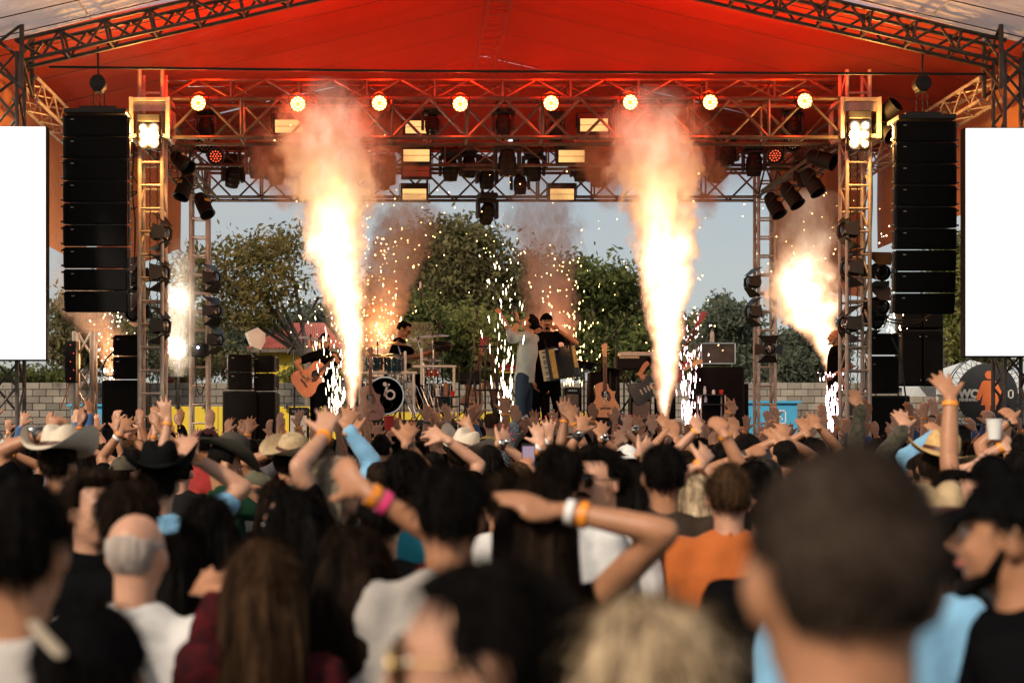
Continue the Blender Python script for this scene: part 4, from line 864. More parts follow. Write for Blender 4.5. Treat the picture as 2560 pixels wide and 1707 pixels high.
BAND = {'o': mat('orange_wristband', (.95, .30, .02), .45, emit=(1, .28, .02), estr=0), 'w': mat('white_wristband', (.78, .76, .72), .5), 'p': mat('pink_wristband', (.85, .06, .22), .5), 'k': mat('black_wristband', (.012, .012, .012), .5), 'g': MT['gold'], 's': MT['chrome']}
for k_ in 'owp': BAND[k_].node_tree.nodes['Principled BSDF'].inputs['Emission Strength'].default_value = 0
MT['nail'] = mat('red_nail_varnish', (.45, .01, .012), .15, coat=.5); MT['eye_white'] = mat('eye_white', (.7, .66, .62), .2); MT['iris'] = mat('dark_iris', (.015, .009, .006), .1); MT['lip'] = mat('lips', (.36, .11, .085), .45); MT['shade'] = mat('dark_sunglass_lens', (.008, .007, .007), .08, spec=.8)
MT['felt_cream'] = mat('cream_felt', (.66, .56, .43), .9, 0, var=.12, vscale=9, bump=.3, bscale=60); MT['felt_black'] = mat('black_felt', (.005, .005, .005), .9, 0, bump=.3, bscale=60, spec=.05); MT['felt_olive'] = mat('dark_olive_felt', (.045, .038, .026), .9, 0, bump=.3, bscale=60); MT['straw'] = mat('tan_straw', (.46, .33, .18), .85, 0, var=.2, vscale=40, bump=.5, bscale=120); MT['straw_gold'] = mat('golden_straw', (.58, .37, .14), .8, 0, var=.2, vscale=40, bump=.5, bscale=120)
MT['band_brown'] = mat('brown_leather_band', (.07, .016, .010), .5); MT['cap_black'] = cloth_mat('black'); MT['cap_red'] = mat('maroon_cap', (.075, .010, .012), .85); MT['cap_white'] = mat('white_cap', (.68, .67, .64), .85, bump=.3); MT['cap_camo'] = mat('camouflage_cap', (.16, .12, .07), .9, 0, var=.5, vscale=40, var2=(.06, .055, .035))
REMESH = []     # (object, voxel, smooth, displace)
def np3(v): return np.array(v, float)
def rot_to(M, p): return np.array(M.to_3x3()) @ np3(p) + np.array(M.to_translation())

def hand_geo(mb, wrist, d, n, side, s, pose, tips=None):
    """d finger direction, n palm normal, side +1 = thumb towards +(d x n)..."""
    d = np3(d); d /= np.linalg.norm(d); n = np3(n); n = n-d*np.dot(d, n); n /= np.linalg.norm(n)+1e-9
    a = np.cross(n, d)*side                  # thumb side axis
    w = np3(wrist)
    def P(u, v, t): return w + (d*u + a*v + n*t)*s
    curl = {'open': .10, 'flat': .08, 'relax': .45, 'fist': 1.45, 'grip': 1.0, 'peace': 0, 'point': 0}[pose]; spread = {'open': .21, 'flat': .05, 'relax': .08, 'fist': 0, 'grip': .02, 'peace': 0, 'point': 0}[pose]
    jr = random.Random(int(abs(w[0])*9973+abs(w[2])*7919)); curl += jr.uniform(-.05, .14) if pose in ('open', 'flat', 'relax') else 0; spread *= jr.uniform(.7, 1.3)
    mb.tube([P(-.03, 0, 0), P(.0, 0, 0), P(.04, .002, .0), P(.075, .003, .0), P(.092, .0, .0)], [.026*s, .027*s, .035*s, .041*s, .036*s], 12, flat=.40, up=n)
    L = [.078, .086, .080, .062]; base = [.030, .010, -.011, -.030]; rr = [.0116, .0120, .0115, .0104]
    for k in range(4):
        c = curl*jr.uniform(.75, 1.3); sp = spread*(1.5-k)*1.0
        if pose == 'peace': c = .02 if k < 2 else 1.5; sp = .16*(.5-k)*2 if k < 2 else 0
        if pose == 'point': c = .05 if k == 0 else 1.5
        q = P(.083+(0 if k in (1, 2) else -.006), base[k], 0); ang = c*.55; pts = [P(.06, base[k]*.9, 0), q]; rad = [rr[k]*s*1.05, rr[k]*s*1.08]
        for seg, f_ in enumerate((.45, .30, .25)):
            dd = d*math.cos(ang)*math.cos(sp) + a*math.sin(sp)*math.cos(ang) + n*math.sin(ang)
            q = q+dd*L[k]*f_*s; pts.append(q); rad.append(rr[k]*s*(1-.11*(seg+1))); ang += c*.75
        mb.tube(pts, rad, 8)
        if tips is not None: tips.append((q, dd, n))
    tb = P(.022, .026, .004)
    if pose in ('fist', 'grip', 'peace', 'point'): pts = [tb, P(.055, .045, .018), P(.082, .030, .034), P(.09, .006, .040)]
    elif pose == 'flat': pts = [tb, P(.045, .044, .008), P(.075, .052, .012), P(.095, .052, .012)]
    else: pts = [tb, P(.042, .046, .008), P(.064, .068, .012), P(.080, .086, .012)]
    mb.tube(pts, [.018*s, .0155*s, .0132*s, .011*s], 8)
    if tips is not None: tips.append((pts[-1], (pts[-1]-pts[-2])/np.linalg.norm(pts[-1]-pts[-2]), n))

def head_geo(mb, H, s, detail=1):
    Rm = Matrix.Scale(s, 4); Q = H @ Rm
    def E(c, r): mb.ell(rot_to(Q, c), np3(r)*s, H, 16 if detail else 12, 10 if detail else 8)
    E((0, -.012, .028), (.074, .093, .086)); E((0, .028, -.022), (.060, .063, .086)); E((0, .052, -.078), (.034, .032, .027)); E((0, .012, -.055), (.062, .055, .045)); E((0, .072, .030), (.050, .018, .016))
    for a in (-1, 1):
        E((a*.034, .066, -.022), (.022, .018, .02)); mb.ell(rot_to(Q, (a*.078, -.008, -.008)), np3((.010, .020, .031))*s, H @ RZ_(a*-22), 10, 7)
    mb.tube([rot_to(Q, p) for p in ((0, .084, .022), (0, .098, .0), (0, .110, -.018))], [.009*s, .011*s, .0145*s], 8); mb.tube([rot_to(Q, p) for p in ((-.012, .090, -.022), (.012, .090, -.022))], .009*s, 6)
    E((0, .086, -.046), (.020, .009, .006)); E((0, .085, -.057), (.018, .009, .006))

def hair_cap(H, s, style, parent, m, far=False, near=False):
    Q = H @ Matrix.Scale(s, 4); mb = MB(); rs = np.random.RandomState(random.randint(0, 9999)); nz = rs.rand(64)
    ns, nr = (22, 13) if far else (40, 24); amp = {'buzz': .006, 'bald': .004, 'short': .022, 'curly': .05, 'quiff': .03, 'long': .022, 'bun': .014, 'pony': .016, 'bob': .02, 'thin': .008}[style]
    grow = {'buzz': .035, 'bald': .012, 'short': .12, 'curly': .22, 'quiff': .14, 'long': .13, 'bun': .08, 'pony': .09, 'bob': .15, 'thin': .045}[style]
    def fn(V):
        x, y, z = V[:, 0], V[:, 1], V[:, 2]; out = V.copy(); th = np.arctan2(y, x)
        k = 1+grow+amp*(np.sin(th*17+nz[0]*9+z*7)+np.sin(th*29+z*13+nz[1]*9)+np.sin(z*23+th*5+nz[2]*9))*.5
        k += (.055 if style not in ('buzz', 'bald', 'thin') else .012)*(np.sin(x*4.3+nz[4]*9)*np.sin(y*3.7+nz[5]*9)+np.sin(z*5.1+x*2.3+nz[6]*9)*.7+np.sin(th*6+z*4+nz[7]*9)*.5)
        if style in ('quiff', 'curly'): k += .16*np.clip(y, 0, 1)*np.clip(z, 0, 1)*2
        # face opening
        hl = .62 if style not in ('quiff',) else .66
        face = (y > .30+.10*np.abs(x)) & (z < hl) | ((y > .05) & (z < -.12))
        nape = z < (-.62 if style in ('short', 'curly', 'quiff', 'thin', 'buzz') else -.85)
        side = (np.abs(x) > .72) & (z < -.05) & (y > -.35) & (y < .35) & (style not in ('long', 'bob'))
        low = (z < -.28) & (y > -.25) & (style in ('short', 'quiff', 'curly', 'buzz', 'thin', 'bald'))
        ins = face | nape | side | low
        if style == 'bald': ins = ins | (z > .18+.25*np.clip(-y, 0, 1))
        if style == 'thin': ins = ins | ((-.16*x-.90*y+.40*z)/np.maximum(1e-6, np.sqrt(x*x+y*y+z*z)) > .988)
        k = np.where(ins, .90, k); return out*k[:, None]
    mb.ell((0, -.012, .026), (.0755, .0945, .0875), None, ns, nr, fn)
    sk = MB()
    if near and style not in ('bald',):
        nst = 1500; V = rs.normal(size=(nst*2, 3)); V /= np.linalg.norm(V, axis=1)[:, None]; W_ = fn(V); ok = np.linalg.norm(W_, axis=1) > .97; V = V[ok][:nst]; W_ = W_[ok][:nst]
        P0 = W_*np.array((.0755, .0945, .0875))+np.array((0, -.012, .026)); dn = np.array((0, -.35, -1.0))-V*(V @ np.array((0, -.35, -1.0)))[:, None]; dn /= np.linalg.norm(dn, axis=1)[:, None]+1e-6; dn += rs.normal(size=dn.shape)*.35
        L_ = {'buzz': .010, 'thin': .012, 'short': .026, 'quiff': .03, 'curly': .034}.get(style, .04)*rs.uniform(.6, 1.5, len(V))[:, None]; wv = np.cross(dn, V); wv /= np.linalg.norm(wv, axis=1)[:, None]+1e-6; wv *= .0011
        a0 = P0-V*.002; a1 = P0+dn*L_*.5+V*L_*.22; a2 = P0+dn*L_+V*L_*.16; n_ = len(V)
        Q_ = np.stack([a0-wv, a0+wv, a1+wv, a1-wv, a2], 1).reshape(-1, 3); sk.add(Q_, [f for i in range(n_) for f in ((5*i, 5*i+1, 5*i+2, 5*i+3), (5*i+3, 5*i+2, 5*i+4))])
    if style == 'bun': mb.ell((0, -.085, .055), (.042, .04, .042), None, 14, 9)
    if style in ('long', 'bob', 'pony'):
        ln = {'long': .40, 'bob': .20, 'pony': .30}[style]; w0 = {'long': 1, 'bob': 1, 'pony': .45}[style]; seg = 36; wob = 1+.09*(rs.rand(seg)-.5)*2+.05*np.sin(np.arange(seg)*2.1)
        zz = np.linspace(0, 1, 9); pts = [(.006*math.sin(q*6+nz[3]*6), -.045-.052*min(1, q*2.2)-.012*math.sin(q*3), .055-q*(ln+.06)) for q in zz]
        rad = [(.072+.030*math.sin(min(1, q*1.5)*1.57)-.045*max(0, q-.6))*w0*(1 if q > .02 else .8) for q in zz]; fl = [.85-.42*q for q in zz]
        mb.tube(pts, rad, seg, flat=fl, up=(0, 1, 0), wob=wob)
        if near:
            PT = np.array(pts); RD = np.array(rad); FL_ = np.array(fl)
            for q in range(420):
                an = rs.uniform(0, 6.283); i0 = rs.randint(0, 5); i1 = min(8, i0+rs.randint(3, 6)); ph_ = rs.rand()*6; g_ = rs.uniform(1.0, 1.07); ids = np.arange(i0, i1+1)
                wv_ = .05*np.sin(ids*1.3+ph_); X_ = PT[ids, 0]+np.cos(an+wv_)*RD[ids]*g_; Y_ = PT[ids, 1]+np.sin(an+wv_)*RD[ids]*FL_[ids]*g_; Z_ = PT[ids, 2]-.02*(ids == i1)
                tx_, ty_ = -math.sin(an)*.0012, math.cos(an)*.0012; A_ = np.stack([X_-tx_, Y_-ty_, Z_], 1); B_ = np.stack([X_+tx_, Y_+ty_, Z_], 1); n_ = len(ids)
                sk.add(np.vstack([A_, B_]), [(i, i+1, n_+i+1, n_+i) for i in range(n_-1)])
        if style in ('long', 'bob'):
            for a in (-1, 1):
                for q in range(4):
                    x0 = a*(.070+.007*q); y0 = -.05+.024*q
                    mb.tube([(x0*.8, y0, .055), (x0*1.08, y0+.008, -.02), (x0*1.12, y0, -.10-.03*rs.rand()), (x0*1.15, y0-.02, -.06-ln*.75*(.7+.4*rs.rand()))], [.014, .019, .017, .006], 8, flat=.7)
    ho = part(mb, 'hair', m, parent, Q)
    if sk.n: o = part(sk, 'hair_strands', m, ho, Q); o['kind'] = 'stuff'
    return ho

def cowboy_hat(H, s, m, parent, band=None, w_=.19, curl=.07, tilt=-6):
    Q = H @ Matrix.Scale(s, 4) @ TR(0, -.005, .075) @ RX(tilt); hat = MB()
    def brim(V):
        r = np.hypot(V[:, 0], V[:, 1]); x = V[:, 0]/w_; y = V[:, 1]/w_; k = np.clip((r-.085)/(w_-.085), 0, 1)
        V = V.copy(); V[:, 2] += curl*k**1.4*(np.abs(x)**2.2*1.6) - .022*k*np.abs(y)**2; V[:, 1] *= 1.08; V[:, 0] *= 1-.12*k*np.abs(x); return V
    hat.lathe([(.082, .004), (.11, .002), (.15, .0), (w_-.006, .002), (w_, .006), (w_-.006, .010), (.15, .009), (.11, .011), (.088, .016)], 44, None, brim)
    def crown(V):
        V = V.copy(); z = np.clip(V[:, 2]/.125, 0, 1); x = V[:, 0]; V[:, 0] *= 1-.22*z**2*np.clip(V[:, 1]/.09+.3, 0, 1); V[:, 1] *= 1.16-.04*z; V[:, 2] -= .034*np.exp(-(x/.026)**2)*(z > .8)*1.0; V[:, 2] += .012*z*np.clip(V[:, 1]/.08, -1, 1); return V
    hat.lathe([(.084, .004), (.087, .02), (.083, .07), (.074, .108), (.060, .124), (.035, .130), (.015, .131), (.0001, .131)], 36, None, crown)
    o = part(hat, 'cowboy_hat', m, parent, Q)
    if band is not None:
        bd = MB().lathe([(.0885, .014), (.0905, .016), (.0895, .036), (.087, .038)], 36, None, crown); part(bd, 'hat_band', band, o, Q)
    return o
def cap_hat(H, s, m, parent, back=False, grow=1.12):
    Q = H @ Matrix.Scale(s, 4) @ TR(0, -.012, .03); mb = MB()
    def fn(V):
        V = V.copy(); z = V[:, 2]; V = V*grow; V[:, 2] = np.where(z < .12, .12+ (z-.12)*.05, V[:, 2]); return V
    mb.ell((0, 0, 0), (.0765, .0955, .088), None, 28, 18, fn); sg = -1 if back else 1
    vz = lambda u, v: ((u-.5)*.150, sg*(.075+.078*v*math.sqrt(max(0, 1-(2*u-1)**2*.75))), .02+.016*(1-(2*u-1)**2)-.022*v)
    vt = MB().grid(vz, 13, 6); V = np.vstack(vt.v); f0 = vt.f; mb.add(np.vstack([V, V-np.array((0, 0, .004))]), f0+[tuple(i+len(V) for i in f[::-1]) for f in f0])
    mb.ell((0, 0, .099), (.008, .008, .005), None, 8, 5); o = part(mb, 'cap', m, parent, Q); return o

def person(label, head, y, yaw=0, hp=0, hy=0, hr=0, hair='short', hc='dark', skin='m', shirt='black', sleeve='short', arms=(), pants='jeans', female=False, hat=None, face=False, lean=0, leanx=0, H=None,
           group='concert crowd', gz=0.0, voxel=.0125, extra=None, wide=1.0, sit=False, hem=.86, glasses=None, beard=None, feet=False, collar=False, shv=.019, torso_dx=0):
    """head: pixel (x of head centre, y of head top incl. hair); y depth.  arms: dicts side,w(rist px),t(ip px),dy,pose,bands,..."""
    ph = at(head[0], head[1], y); top = ph.z-.012; sH = (H or (top-gz))/1.75
    if sit: sH = (H or 1.72)/1.75
    s = min(1.06, max(.80, sH)); px = ph.x
    t = thing('person', label, 'person', (px, y, gz), group)
    W = TR(px, y, gz) @ RZ_(yaw); zs = (top-gz)/(1.75*s) if not sit else 1
    drop = (top-gz)-1.75*s     # vertical offset for odd heights (sitting, on shoulders)
    B = W @ TR(0, 0, drop)
    LN = B @ TR(0, 0, .95*s) @ RX(-lean) @ RY_(leanx) @ TR(0, 0, -.95*s)     # upper body bend about the hips; positive lean = forwards
    if lean or leanx:   # keep the head on its pixel
        off = Vector(rot_to(LN, (0, .0, 1.63*s)))-Vector(rot_to(B, (0, 0, 1.63*s))); B = TR(-off.x, 0, -off.z) @ B; LN = TR(-off.x, 0, -off.z) @ LN
    def U(p): return rot_to(LN, np3(p)*s)
    fw = .90 if female else 1.0
    body = MB(); sh = MB(); shw = .163*fw*wide
    # head
    Hd = LN @ TR(0, .015*s, 1.635*s) @ RZ_(hy) @ RX(hp) @ RY_(hr); ht = np.array(Hd.to_translation())
    head_geo(body, Hd, s*(.97 if female else 1.0)*1.0)
    body.tube([U((0, -.012, 1.42)), U((0, -.006, 1.50)), rot_to(Hd, (0, -.018*s, -.05*s))], [.060*s*fw, .054*s*fw, .056*s*fw], 12)
    body.tube([U((0, 0, 1.16)), U((0, 0, 1.26)), U((0, 0, 1.38)), U((0, -.005, 1.45))], [.07*s, .09*s, .11*s, .06*s], 12, flat=.7, up=None)
    up3 = np.array(LN.to_3x3()) @ np.array((0, 1.0, 0))
    i_ = .012
    prof = [(hem, .160, .115), (.98, .145, .11), (1.12, .148, .112), (1.27, .160, .118), (1.36, .155, .108), (1.435, .118, .088), (1.505, .063, .064)]
    if female: prof = [(hem, .165, .12), (1.0, .135, .10), (1.10, .128, .098), (1.26, .150, .122), (1.38, .142, .10), (1.435, .106, .082), (1.49, .058, .058)]
    sh.tube([U((torso_dx*(1-q[0]/1.4), 0, q[0])) for q in prof], [(q[1]*wide+i_)*s for q in prof], 20, flat=[(q[2]+i_)/(q[1]*wide+i_) for q in prof], up=up3, cap='flat')
    tips_all = []; child = []
    done = {a_['side'] for a_ in arms}
    allarms = list(arms)+[dict(side=k) for k in (-1, 1) if k not in done]
    for a_ in allarms:
        sd = a_['side']; L1, L2 = .285*s, .258*s*(.97 if female else 1)
        up_arm = 'w' in a_
        S = U((sd*shw, -.005, 1.41))
        if up_arm:
            wd = a_.get('dy', .16); wp = np.array(at(a_['w'][0], a_['w'][1], y+wd)); tp = np.array(at(a_['t'][0], a_['t'][1], y+wd)); dv = tp-wp; hl = .178*s; l2 = np.linalg.norm(dv)
            if l2 < hl: dv = dv+np.array((0, a_.get('fy', 1)*math.sqrt(hl*hl-l2*l2), 0))
            dv = dv/np.linalg.norm(dv)
            if wp[2] > S[2]: S = S+np.array((-.02*sd*0, 0, .045*s))
            vec = wp-S; dist = np.linalg.norm(vec); mx = (L1+L2)*.998
            if dist > mx:
                k = min(dist/mx, 1.16); L1 *= k; L2 *= k; mx *= k
                if dist > mx: wp = S+vec/dist*mx; dist = mx; vec = wp-S
            if dist < abs(L1-L2)+.08: dist = abs(L1-L2)+.08; vec = vec/np.linalg.norm(vec)*dist; wp = S+vec
            a = (L1*L1-L2*L2+dist*dist)/(2*dist); hh = math.sqrt(max(0, L1*L1-a*a)); u = vec/dist
            pole = np3(a_.get('pole', None) or (sd*math.cos(R(yaw))*.9, .5*math.cos(R(yaw)), -.35)); pole = pole-u*np.dot(u, pole); pole /= np.linalg.norm(pole)+1e-9
            E = S+u*a+pole*hh
            n = np3(a_.get('n', (0, 1, .1)))
        else:
            E = U((sd*(shw+.045), -.03, 1.14)); wp = U((sd*(shw+.035), .06, .90)); dv = np3((0, .12, -1)); dv = np.array(LN.to_3x3()) @ dv; n = np.array(LN.to_3x3()) @ np3((-sd, 0, 0))
        ra = (.046, .041, .040, .030) if not female else (.040, .036, .035, .026)
        body.tube([S, S+(E-S)*.5, E], [ra[0]*s, ra[0]*s*1.0, ra[1]*s], 12); body.tube([E, E+(wp-E)*.35, wp-(wp-E)*.08, wp], [ra[1]*s, ra[2]*s*1.04, ra[3]*s, ra[3]*s*.95], 12, flat=.92)
        hb = MB() ; tips = [] if a_.get('nails') else None
        thumb = a_.get('thumb'); dvn = dv/np.linalg.norm(dv); nn = n-dvn*np.dot(dvn, n); nn = nn/(np.linalg.norm(nn)+1e-9); ax = np.cross(nn, dvn)
        tside = -sd if up_arm else 1
        if thumb is not None: sside = 1 if np.dot(ax, np3((thumb, 0, 0))) > 0 else -1
        elif up_arm: sside = 1 if ax[0]*tside*math.cos(R(yaw)) > 0 else -1
        else: sside = 1 if np.dot(ax, np.array(LN.to_3x3()) @ np3((0, 1, 0))) > 0 else -1
        hand_geo(body, wp, dv, n, sside, s*(.98 if female else 1.06), a_.get('pose', 'relax'), tips)
        if tips: tips_all += tips
        # sleeves
        sl = a_.get('sleeve', sleeve); sr = ra[0]*s+.016*s
        if sl == 'short': Eq = S+(E-S)*.62; sh.tube([S+(E-S)*-.08, S+(E-S)*.3, Eq], [sr*1.22, sr*1.1, sr*1.06], 14)
        elif sl == 'long': sh.tube([S+(E-S)*-.08, S+(E-S)*.5, E], [sr*1.2, sr*1.02, sr*.98], 14); sh.tube([E, E+(wp-E)*.5, E+(wp-E)*.93], [sr*.98, sr*.9, sr*.78], 14)
        elif sl == 'rolled': sh.tube([S+(E-S)*-.08, S+(E-S)*.5, E], [sr*1.2, sr*1.05, sr*1.0], 14); sh.tube([E, E+(wp-E)*.18], [sr*1.02, sr*1.05], 14)
        elif sl == 'none': pass
        if sl != 'none': sh.ell(S, (.056*s*wide, .058*s, .054*s), None, 12, 8)
        sh.tube([U((sd*.035, -.012, 1.482)), U((sd*.10, -.008, 1.443)), S], [.048*s, .050*s, .052*s], 12)
        # bands, watch
        off = .10
        for bk in a_.get('bands', ''):
            fr = 1-off; off += .13; c = E+(wp-E)*fr; ax_ = (wp-E)/np.linalg.norm(wp-E); rr_ = (ra[3]+(ra[2]-ra[3])*(1-fr)*1.25)*s+.005
            if bk == 'W' or bk == 'B' or bk == 'S':
                bmq = MB().tube([c-ax_*.011, c+ax_*.011], rr_+.001, 14, flat=.95); child.append((bmq, 'watch', BAND['k'] if bk != 'S' else BAND['s']))
                fc = MB(); nb = -nn; fc.tube([c+nb*(rr_*.9), c+nb*(rr_+.010)], .021*s, 14); child.append((fc, 'watch_face', MT['chrome'] if bk in 'WS' else MT['shade']))
            else:
                bmq = MB().tube([c-ax_*.009, c+ax_*.009], rr_, 14, flat=.95, cap='flat'); child.append((bmq, 'wristband', BAND[bk]))
    # trousers
    tr = MB(); hipz = .93
    if not sit:
        for a in (-1, 1):
            sp = .02 if not feet else .05
            tr.tube([rot_to(B, np3((a*.085, 0, hipz))*s), rot_to(B, np3((a*(.095+sp), .015, .52))*s), np.array((*rot_to(B, np3((a*(.10+sp), -.01, .1))*s)[:2], gz+.07))], [.098*s*fw, .07*s, .056*s], 12)
        tr.tube([rot_to(B, np3((0, 0, .86))*s), U((0, 0, .98)), U((0, 0, 1.04))], [.145*s, .148*s, .14*s], 16, flat=.74, up=up3)
    else:
        for a in (-1, 1): tr.tube([rot_to(B, np3((a*.09, 0, hipz))*s), rot_to(B, np3((a*.16, .42, hipz-.02))*s), rot_to(B, np3((a*.16, .40, .50))*s)], [.095*s, .075*s, .055*s], 12)
        tr.tube([rot_to(B, np3((0, 0, .86))*s), U((0, 0, 1.0))], [.15*s, .145*s], 16, flat=.76)
    bo = obj(body, 'body', SKIN[skin], t); REMESH.append((bo, voxel, 1 if voxel < .012 else 2, 0))
    so = obj(sh, 'shirt', cloth_mat(shirt), t); REMESH.append((so, shv, 5, .016))
    to = obj(tr, 'trousers', cloth_mat(pants), t); REMESH.append((to, .022 if feet else .035, 3, .008))
    if feet:
        for a in (-1, 1):
            f_ = rot_to(B, np3((a*.15, .05, 0))*s); part(MB().ell((0, .0, .045), (.045, .125, .05)).box((0, 0, .012), (.085, .25, .024), b=.01), 'shoe', cloth_mat('brown'), t, TR(f_[0], f_[1], gz) @ RZ_(yaw+a*-12))
    hs = s*(.97 if female else 1.0)
    ho = None
    if hair != 'none': ho = hair_cap(Hd, hs, hair, t, HAIR[hc], y > 8 and y < 16, y < 6.8)
    if hat == 'cream': cowboy_hat(Hd, hs, MT['felt_cream'], t, MT['band_brown'])
    elif hat == 'black': cowboy_hat(Hd, hs, MT['felt_black'], t, MT['felt_black'])
    elif hat == 'olive': cowboy_hat(Hd, hs, MT['felt_olive'], t, MT['felt_black'], curl=.04)
    elif hat == 'straw': cowboy_hat(Hd, hs, MT['straw'], t, MT['band_brown'], curl=.05)
    elif hat == 'gold': cowboy_hat(Hd, hs, MT['straw_gold'], t, MT['band_brown'], curl=.03)
    elif hat and hat.startswith('cap_'): cap_hat(Hd, hs, MT[hat] if hat in MT else MT['cap_black'], t, back=extra == 'backcap')
    Q = Hd @ Matrix.Scale(hs, 4)
    if face:
        for a in (-1, 1):
            e = part(MB().ell((a*.0305, .0785, .010), (.0128, .008, .0062), None, 10, 7), 'eye', MT['eye_white'], t, Q); part(MB().ell((a*.0305, .0825, .010), (.0062, .005, .0060), None, 8, 6), 'iris', MT['iris'], e, Q)
            part(MB().tube([(a*.014, .092, .030), (a*.032, .0915, .036), (a*.048, .080, .031)], [.0042, .0048, .003], 6, flat=.7), 'eyebrow', HAIR['dark' if hc in ('ash', 'blond') else (hc if hc not in ('grey', 'salt') else 'salt')], t, Q)
        part(MB().tube([(-.021, .086, -.050), (0, .0955, -.0495), (.021, .086, -.050)], [.004, .0062, .004], 7, flat=1.2), 'lips', MT['lip'], t, Q)
    if beard:
        bd = MB()
        if 'm' in beard: bd.tube([(-.030, .080, -.047), (-.014, .095, -.037), (0, .098, -.036), (.014, .095, -.037), (.030, .080, -.047)], [.004, .007, .007, .007, .004], 8)
        if 'g' in beard: bd.ell((0, .076, -.083), (.026, .022, .021))
        if 'f' in beard: bd.tube([(-.066, .012, -.02), (-.060, .035, -.07), (-.03, .072, -.092), (0, .084, -.096), (.03, .072, -.092), (.060, .035, -.07), (.066, .012, -.02)], [.008, .016, .022, .024, .022, .016, .008], 10, flat=.8)
        part(bd, 'beard', HAIR[hc if hc != 'blond' else 'brown'], t, Q)
    if glasses:
        g_ = MB()
        for a in (-1, 1): g_.ell((a*.033, .096, .008), (.026, .006, .021), None, 14, 8)
        go = part(g_, 'sunglasses', MT['shade'] if glasses != 'gold' else MT['shade'], t, Q)
        fr_ = MB(); fm = MT['gold'] if glasses == 'gold' else MT['black_metal']
        for a in (-1, 1):
            fr_.tube([(a*.033+.027*math.cos(q), .098, .008+.022*math.sin(q)) for q in np.linspace(0, 6.283, 17)], .0022 if glasses != 'gold' else .0035, 5, cap=None); fr_.tube([(a*.060, .092, .014), (a*.077, .05, .014), (a*.080, -.01, .008)], .0022, 5)
        fr_.tube([(-.008, .1, .012), (.008, .1, .012)], .002, 5); part(fr_, 'frame', fm, go, Q)
    if collar:
        cl = MB()
        for a in (-1, 1): cl.add([U((a*.004, .070, 1.455)), U((a*.070, .02, 1.50)), U((a*.082, .02, 1.455)), U((a*.045, .088, 1.405))], [(0, 1, 2, 3)]); cl.add([U((a*.066, .02, 1.505)), U((0, -.065, 1.515)), U((0, -.085, 1.465)), U((a*.084, .015, 1.46))], [(0, 1, 2, 3)])
        part(cl, 'collar', cloth_mat(shirt), so, Matrix.Identity(4))
    if tips_all:
        for q, dd, n in tips_all: part(MB().ell(np3(q)+np3(dd)*.004-np3(n)*.005*s, (.0082*s, .0082*s, .0092*s), None, 8, 6), 'nail', MT['nail'], t, Matrix.Identity(4))
    for mbq, nm, m_ in child: obj(mbq, nm, m_, t)
    return t, Hd, LN, s
def finish_remesh():
    tx = bpy.data.textures.new('folds', 'CLOUDS'); tx.noise_scale = .11; tx.noise_depth = 2
    for o, vx, sm, dp in REMESH:
        m = o.modifiers.new('r', 'REMESH'); m.mode = 'VOXEL'; m.voxel_size = vx; m.use_smooth_shade = True
        m = o.modifiers.new('s', 'SMOOTH'); m.iterations = sm; m.factor = .5
        m = o.modifiers.new('c', 'DECIMATE'); m.ratio = (.46 if vx < .012 else .36) if o.name.startswith('body') else .55
        if dp: m = o.modifiers.new('d', 'DISPLACE'); m.texture = tx; m.texture_coords = 'GLOBAL'; m.strength = dp*2; m.mid_level = .5
    fonts = [o for o in C.objects if o.type == 'FONT']
    bpy.context.view_layer.update(); dg = bpy.context.evaluated_depsgraph_get(); tri = 0
    for o, *_ in REMESH:
        me = bpy.data.meshes.new_from_object(o.evaluated_get(dg)); old = o.data; tri += 2*len(me.polygons); o.modifiers.clear(); o.data = me; bpy.data.meshes.remove(old)
    for o in fonts:
        me = bpy.data.meshes.new_from_object(o.evaluated_get(dg)); n = bpy.data.objects.new('lettering', me); C.objects.link(n); n.parent = o.parent; n.matrix_basis = o.matrix_basis.copy(); bpy.data.objects.remove(o)
    print('REMESH TRIS', tri)
# ================================================================ BAND AND INSTRUMENTS
SG = 'musicians and crew on the stage'
SV = .0085
# ---- singer
person('singer in a pale blue shirt and jeans leaning back with both arms raised', (1326, 786), 18.75, yaw=68, hp=28, lean=-7, hair='quiff', hc='black', skin='m', shirt='shirtblue', sleeve='rolled', pants='jeans', gz=DZ, H=1.76, group=SG, voxel=SV, feet=True, collar=True, face=True,
       arms=[dict(side=-1, w=(1296, 803), t=(1288, 764), pose='grip', dy=-.30, pole=(-.5, -.4, -.8), n=(-1, .2, 0), bands='k'), dict(side=1, w=(1256, 793), t=(1244, 760), pose='grip', dy=.15, pole=(-.3, .3, -.9), n=(-1, .2, 0))], shv=.015)
t = thing('selfie_stick', 'long selfie stick with a small camera held up by the singer', 'selfie stick', at(1262, 832, 18.85)); obj(MB().tube([at(1262, 832, 18.85), at(1247, 772, 18.9), at(1214, 660, 18.95)], [.006, .006, .004], 6), 'pole', MT['black_metal'], t); obj(MB().box(at(1212, 645, 18.95), (.055, .05, .075), RY_(-8), b=.008), 'camera', MT['black_box'], t)
t = thing('microphone', 'black microphone in the raised hand of the singer', 'microphone', at(1285, 800, 18.42)); obj(MB().tube([at(1286, 806, 18.42), at(1284, 775, 18.42)], [.011, .015], 8).ell(at(1284, 768, 18.42), (.025, .025, .028)), 'handset', MT['black_metal'], t)
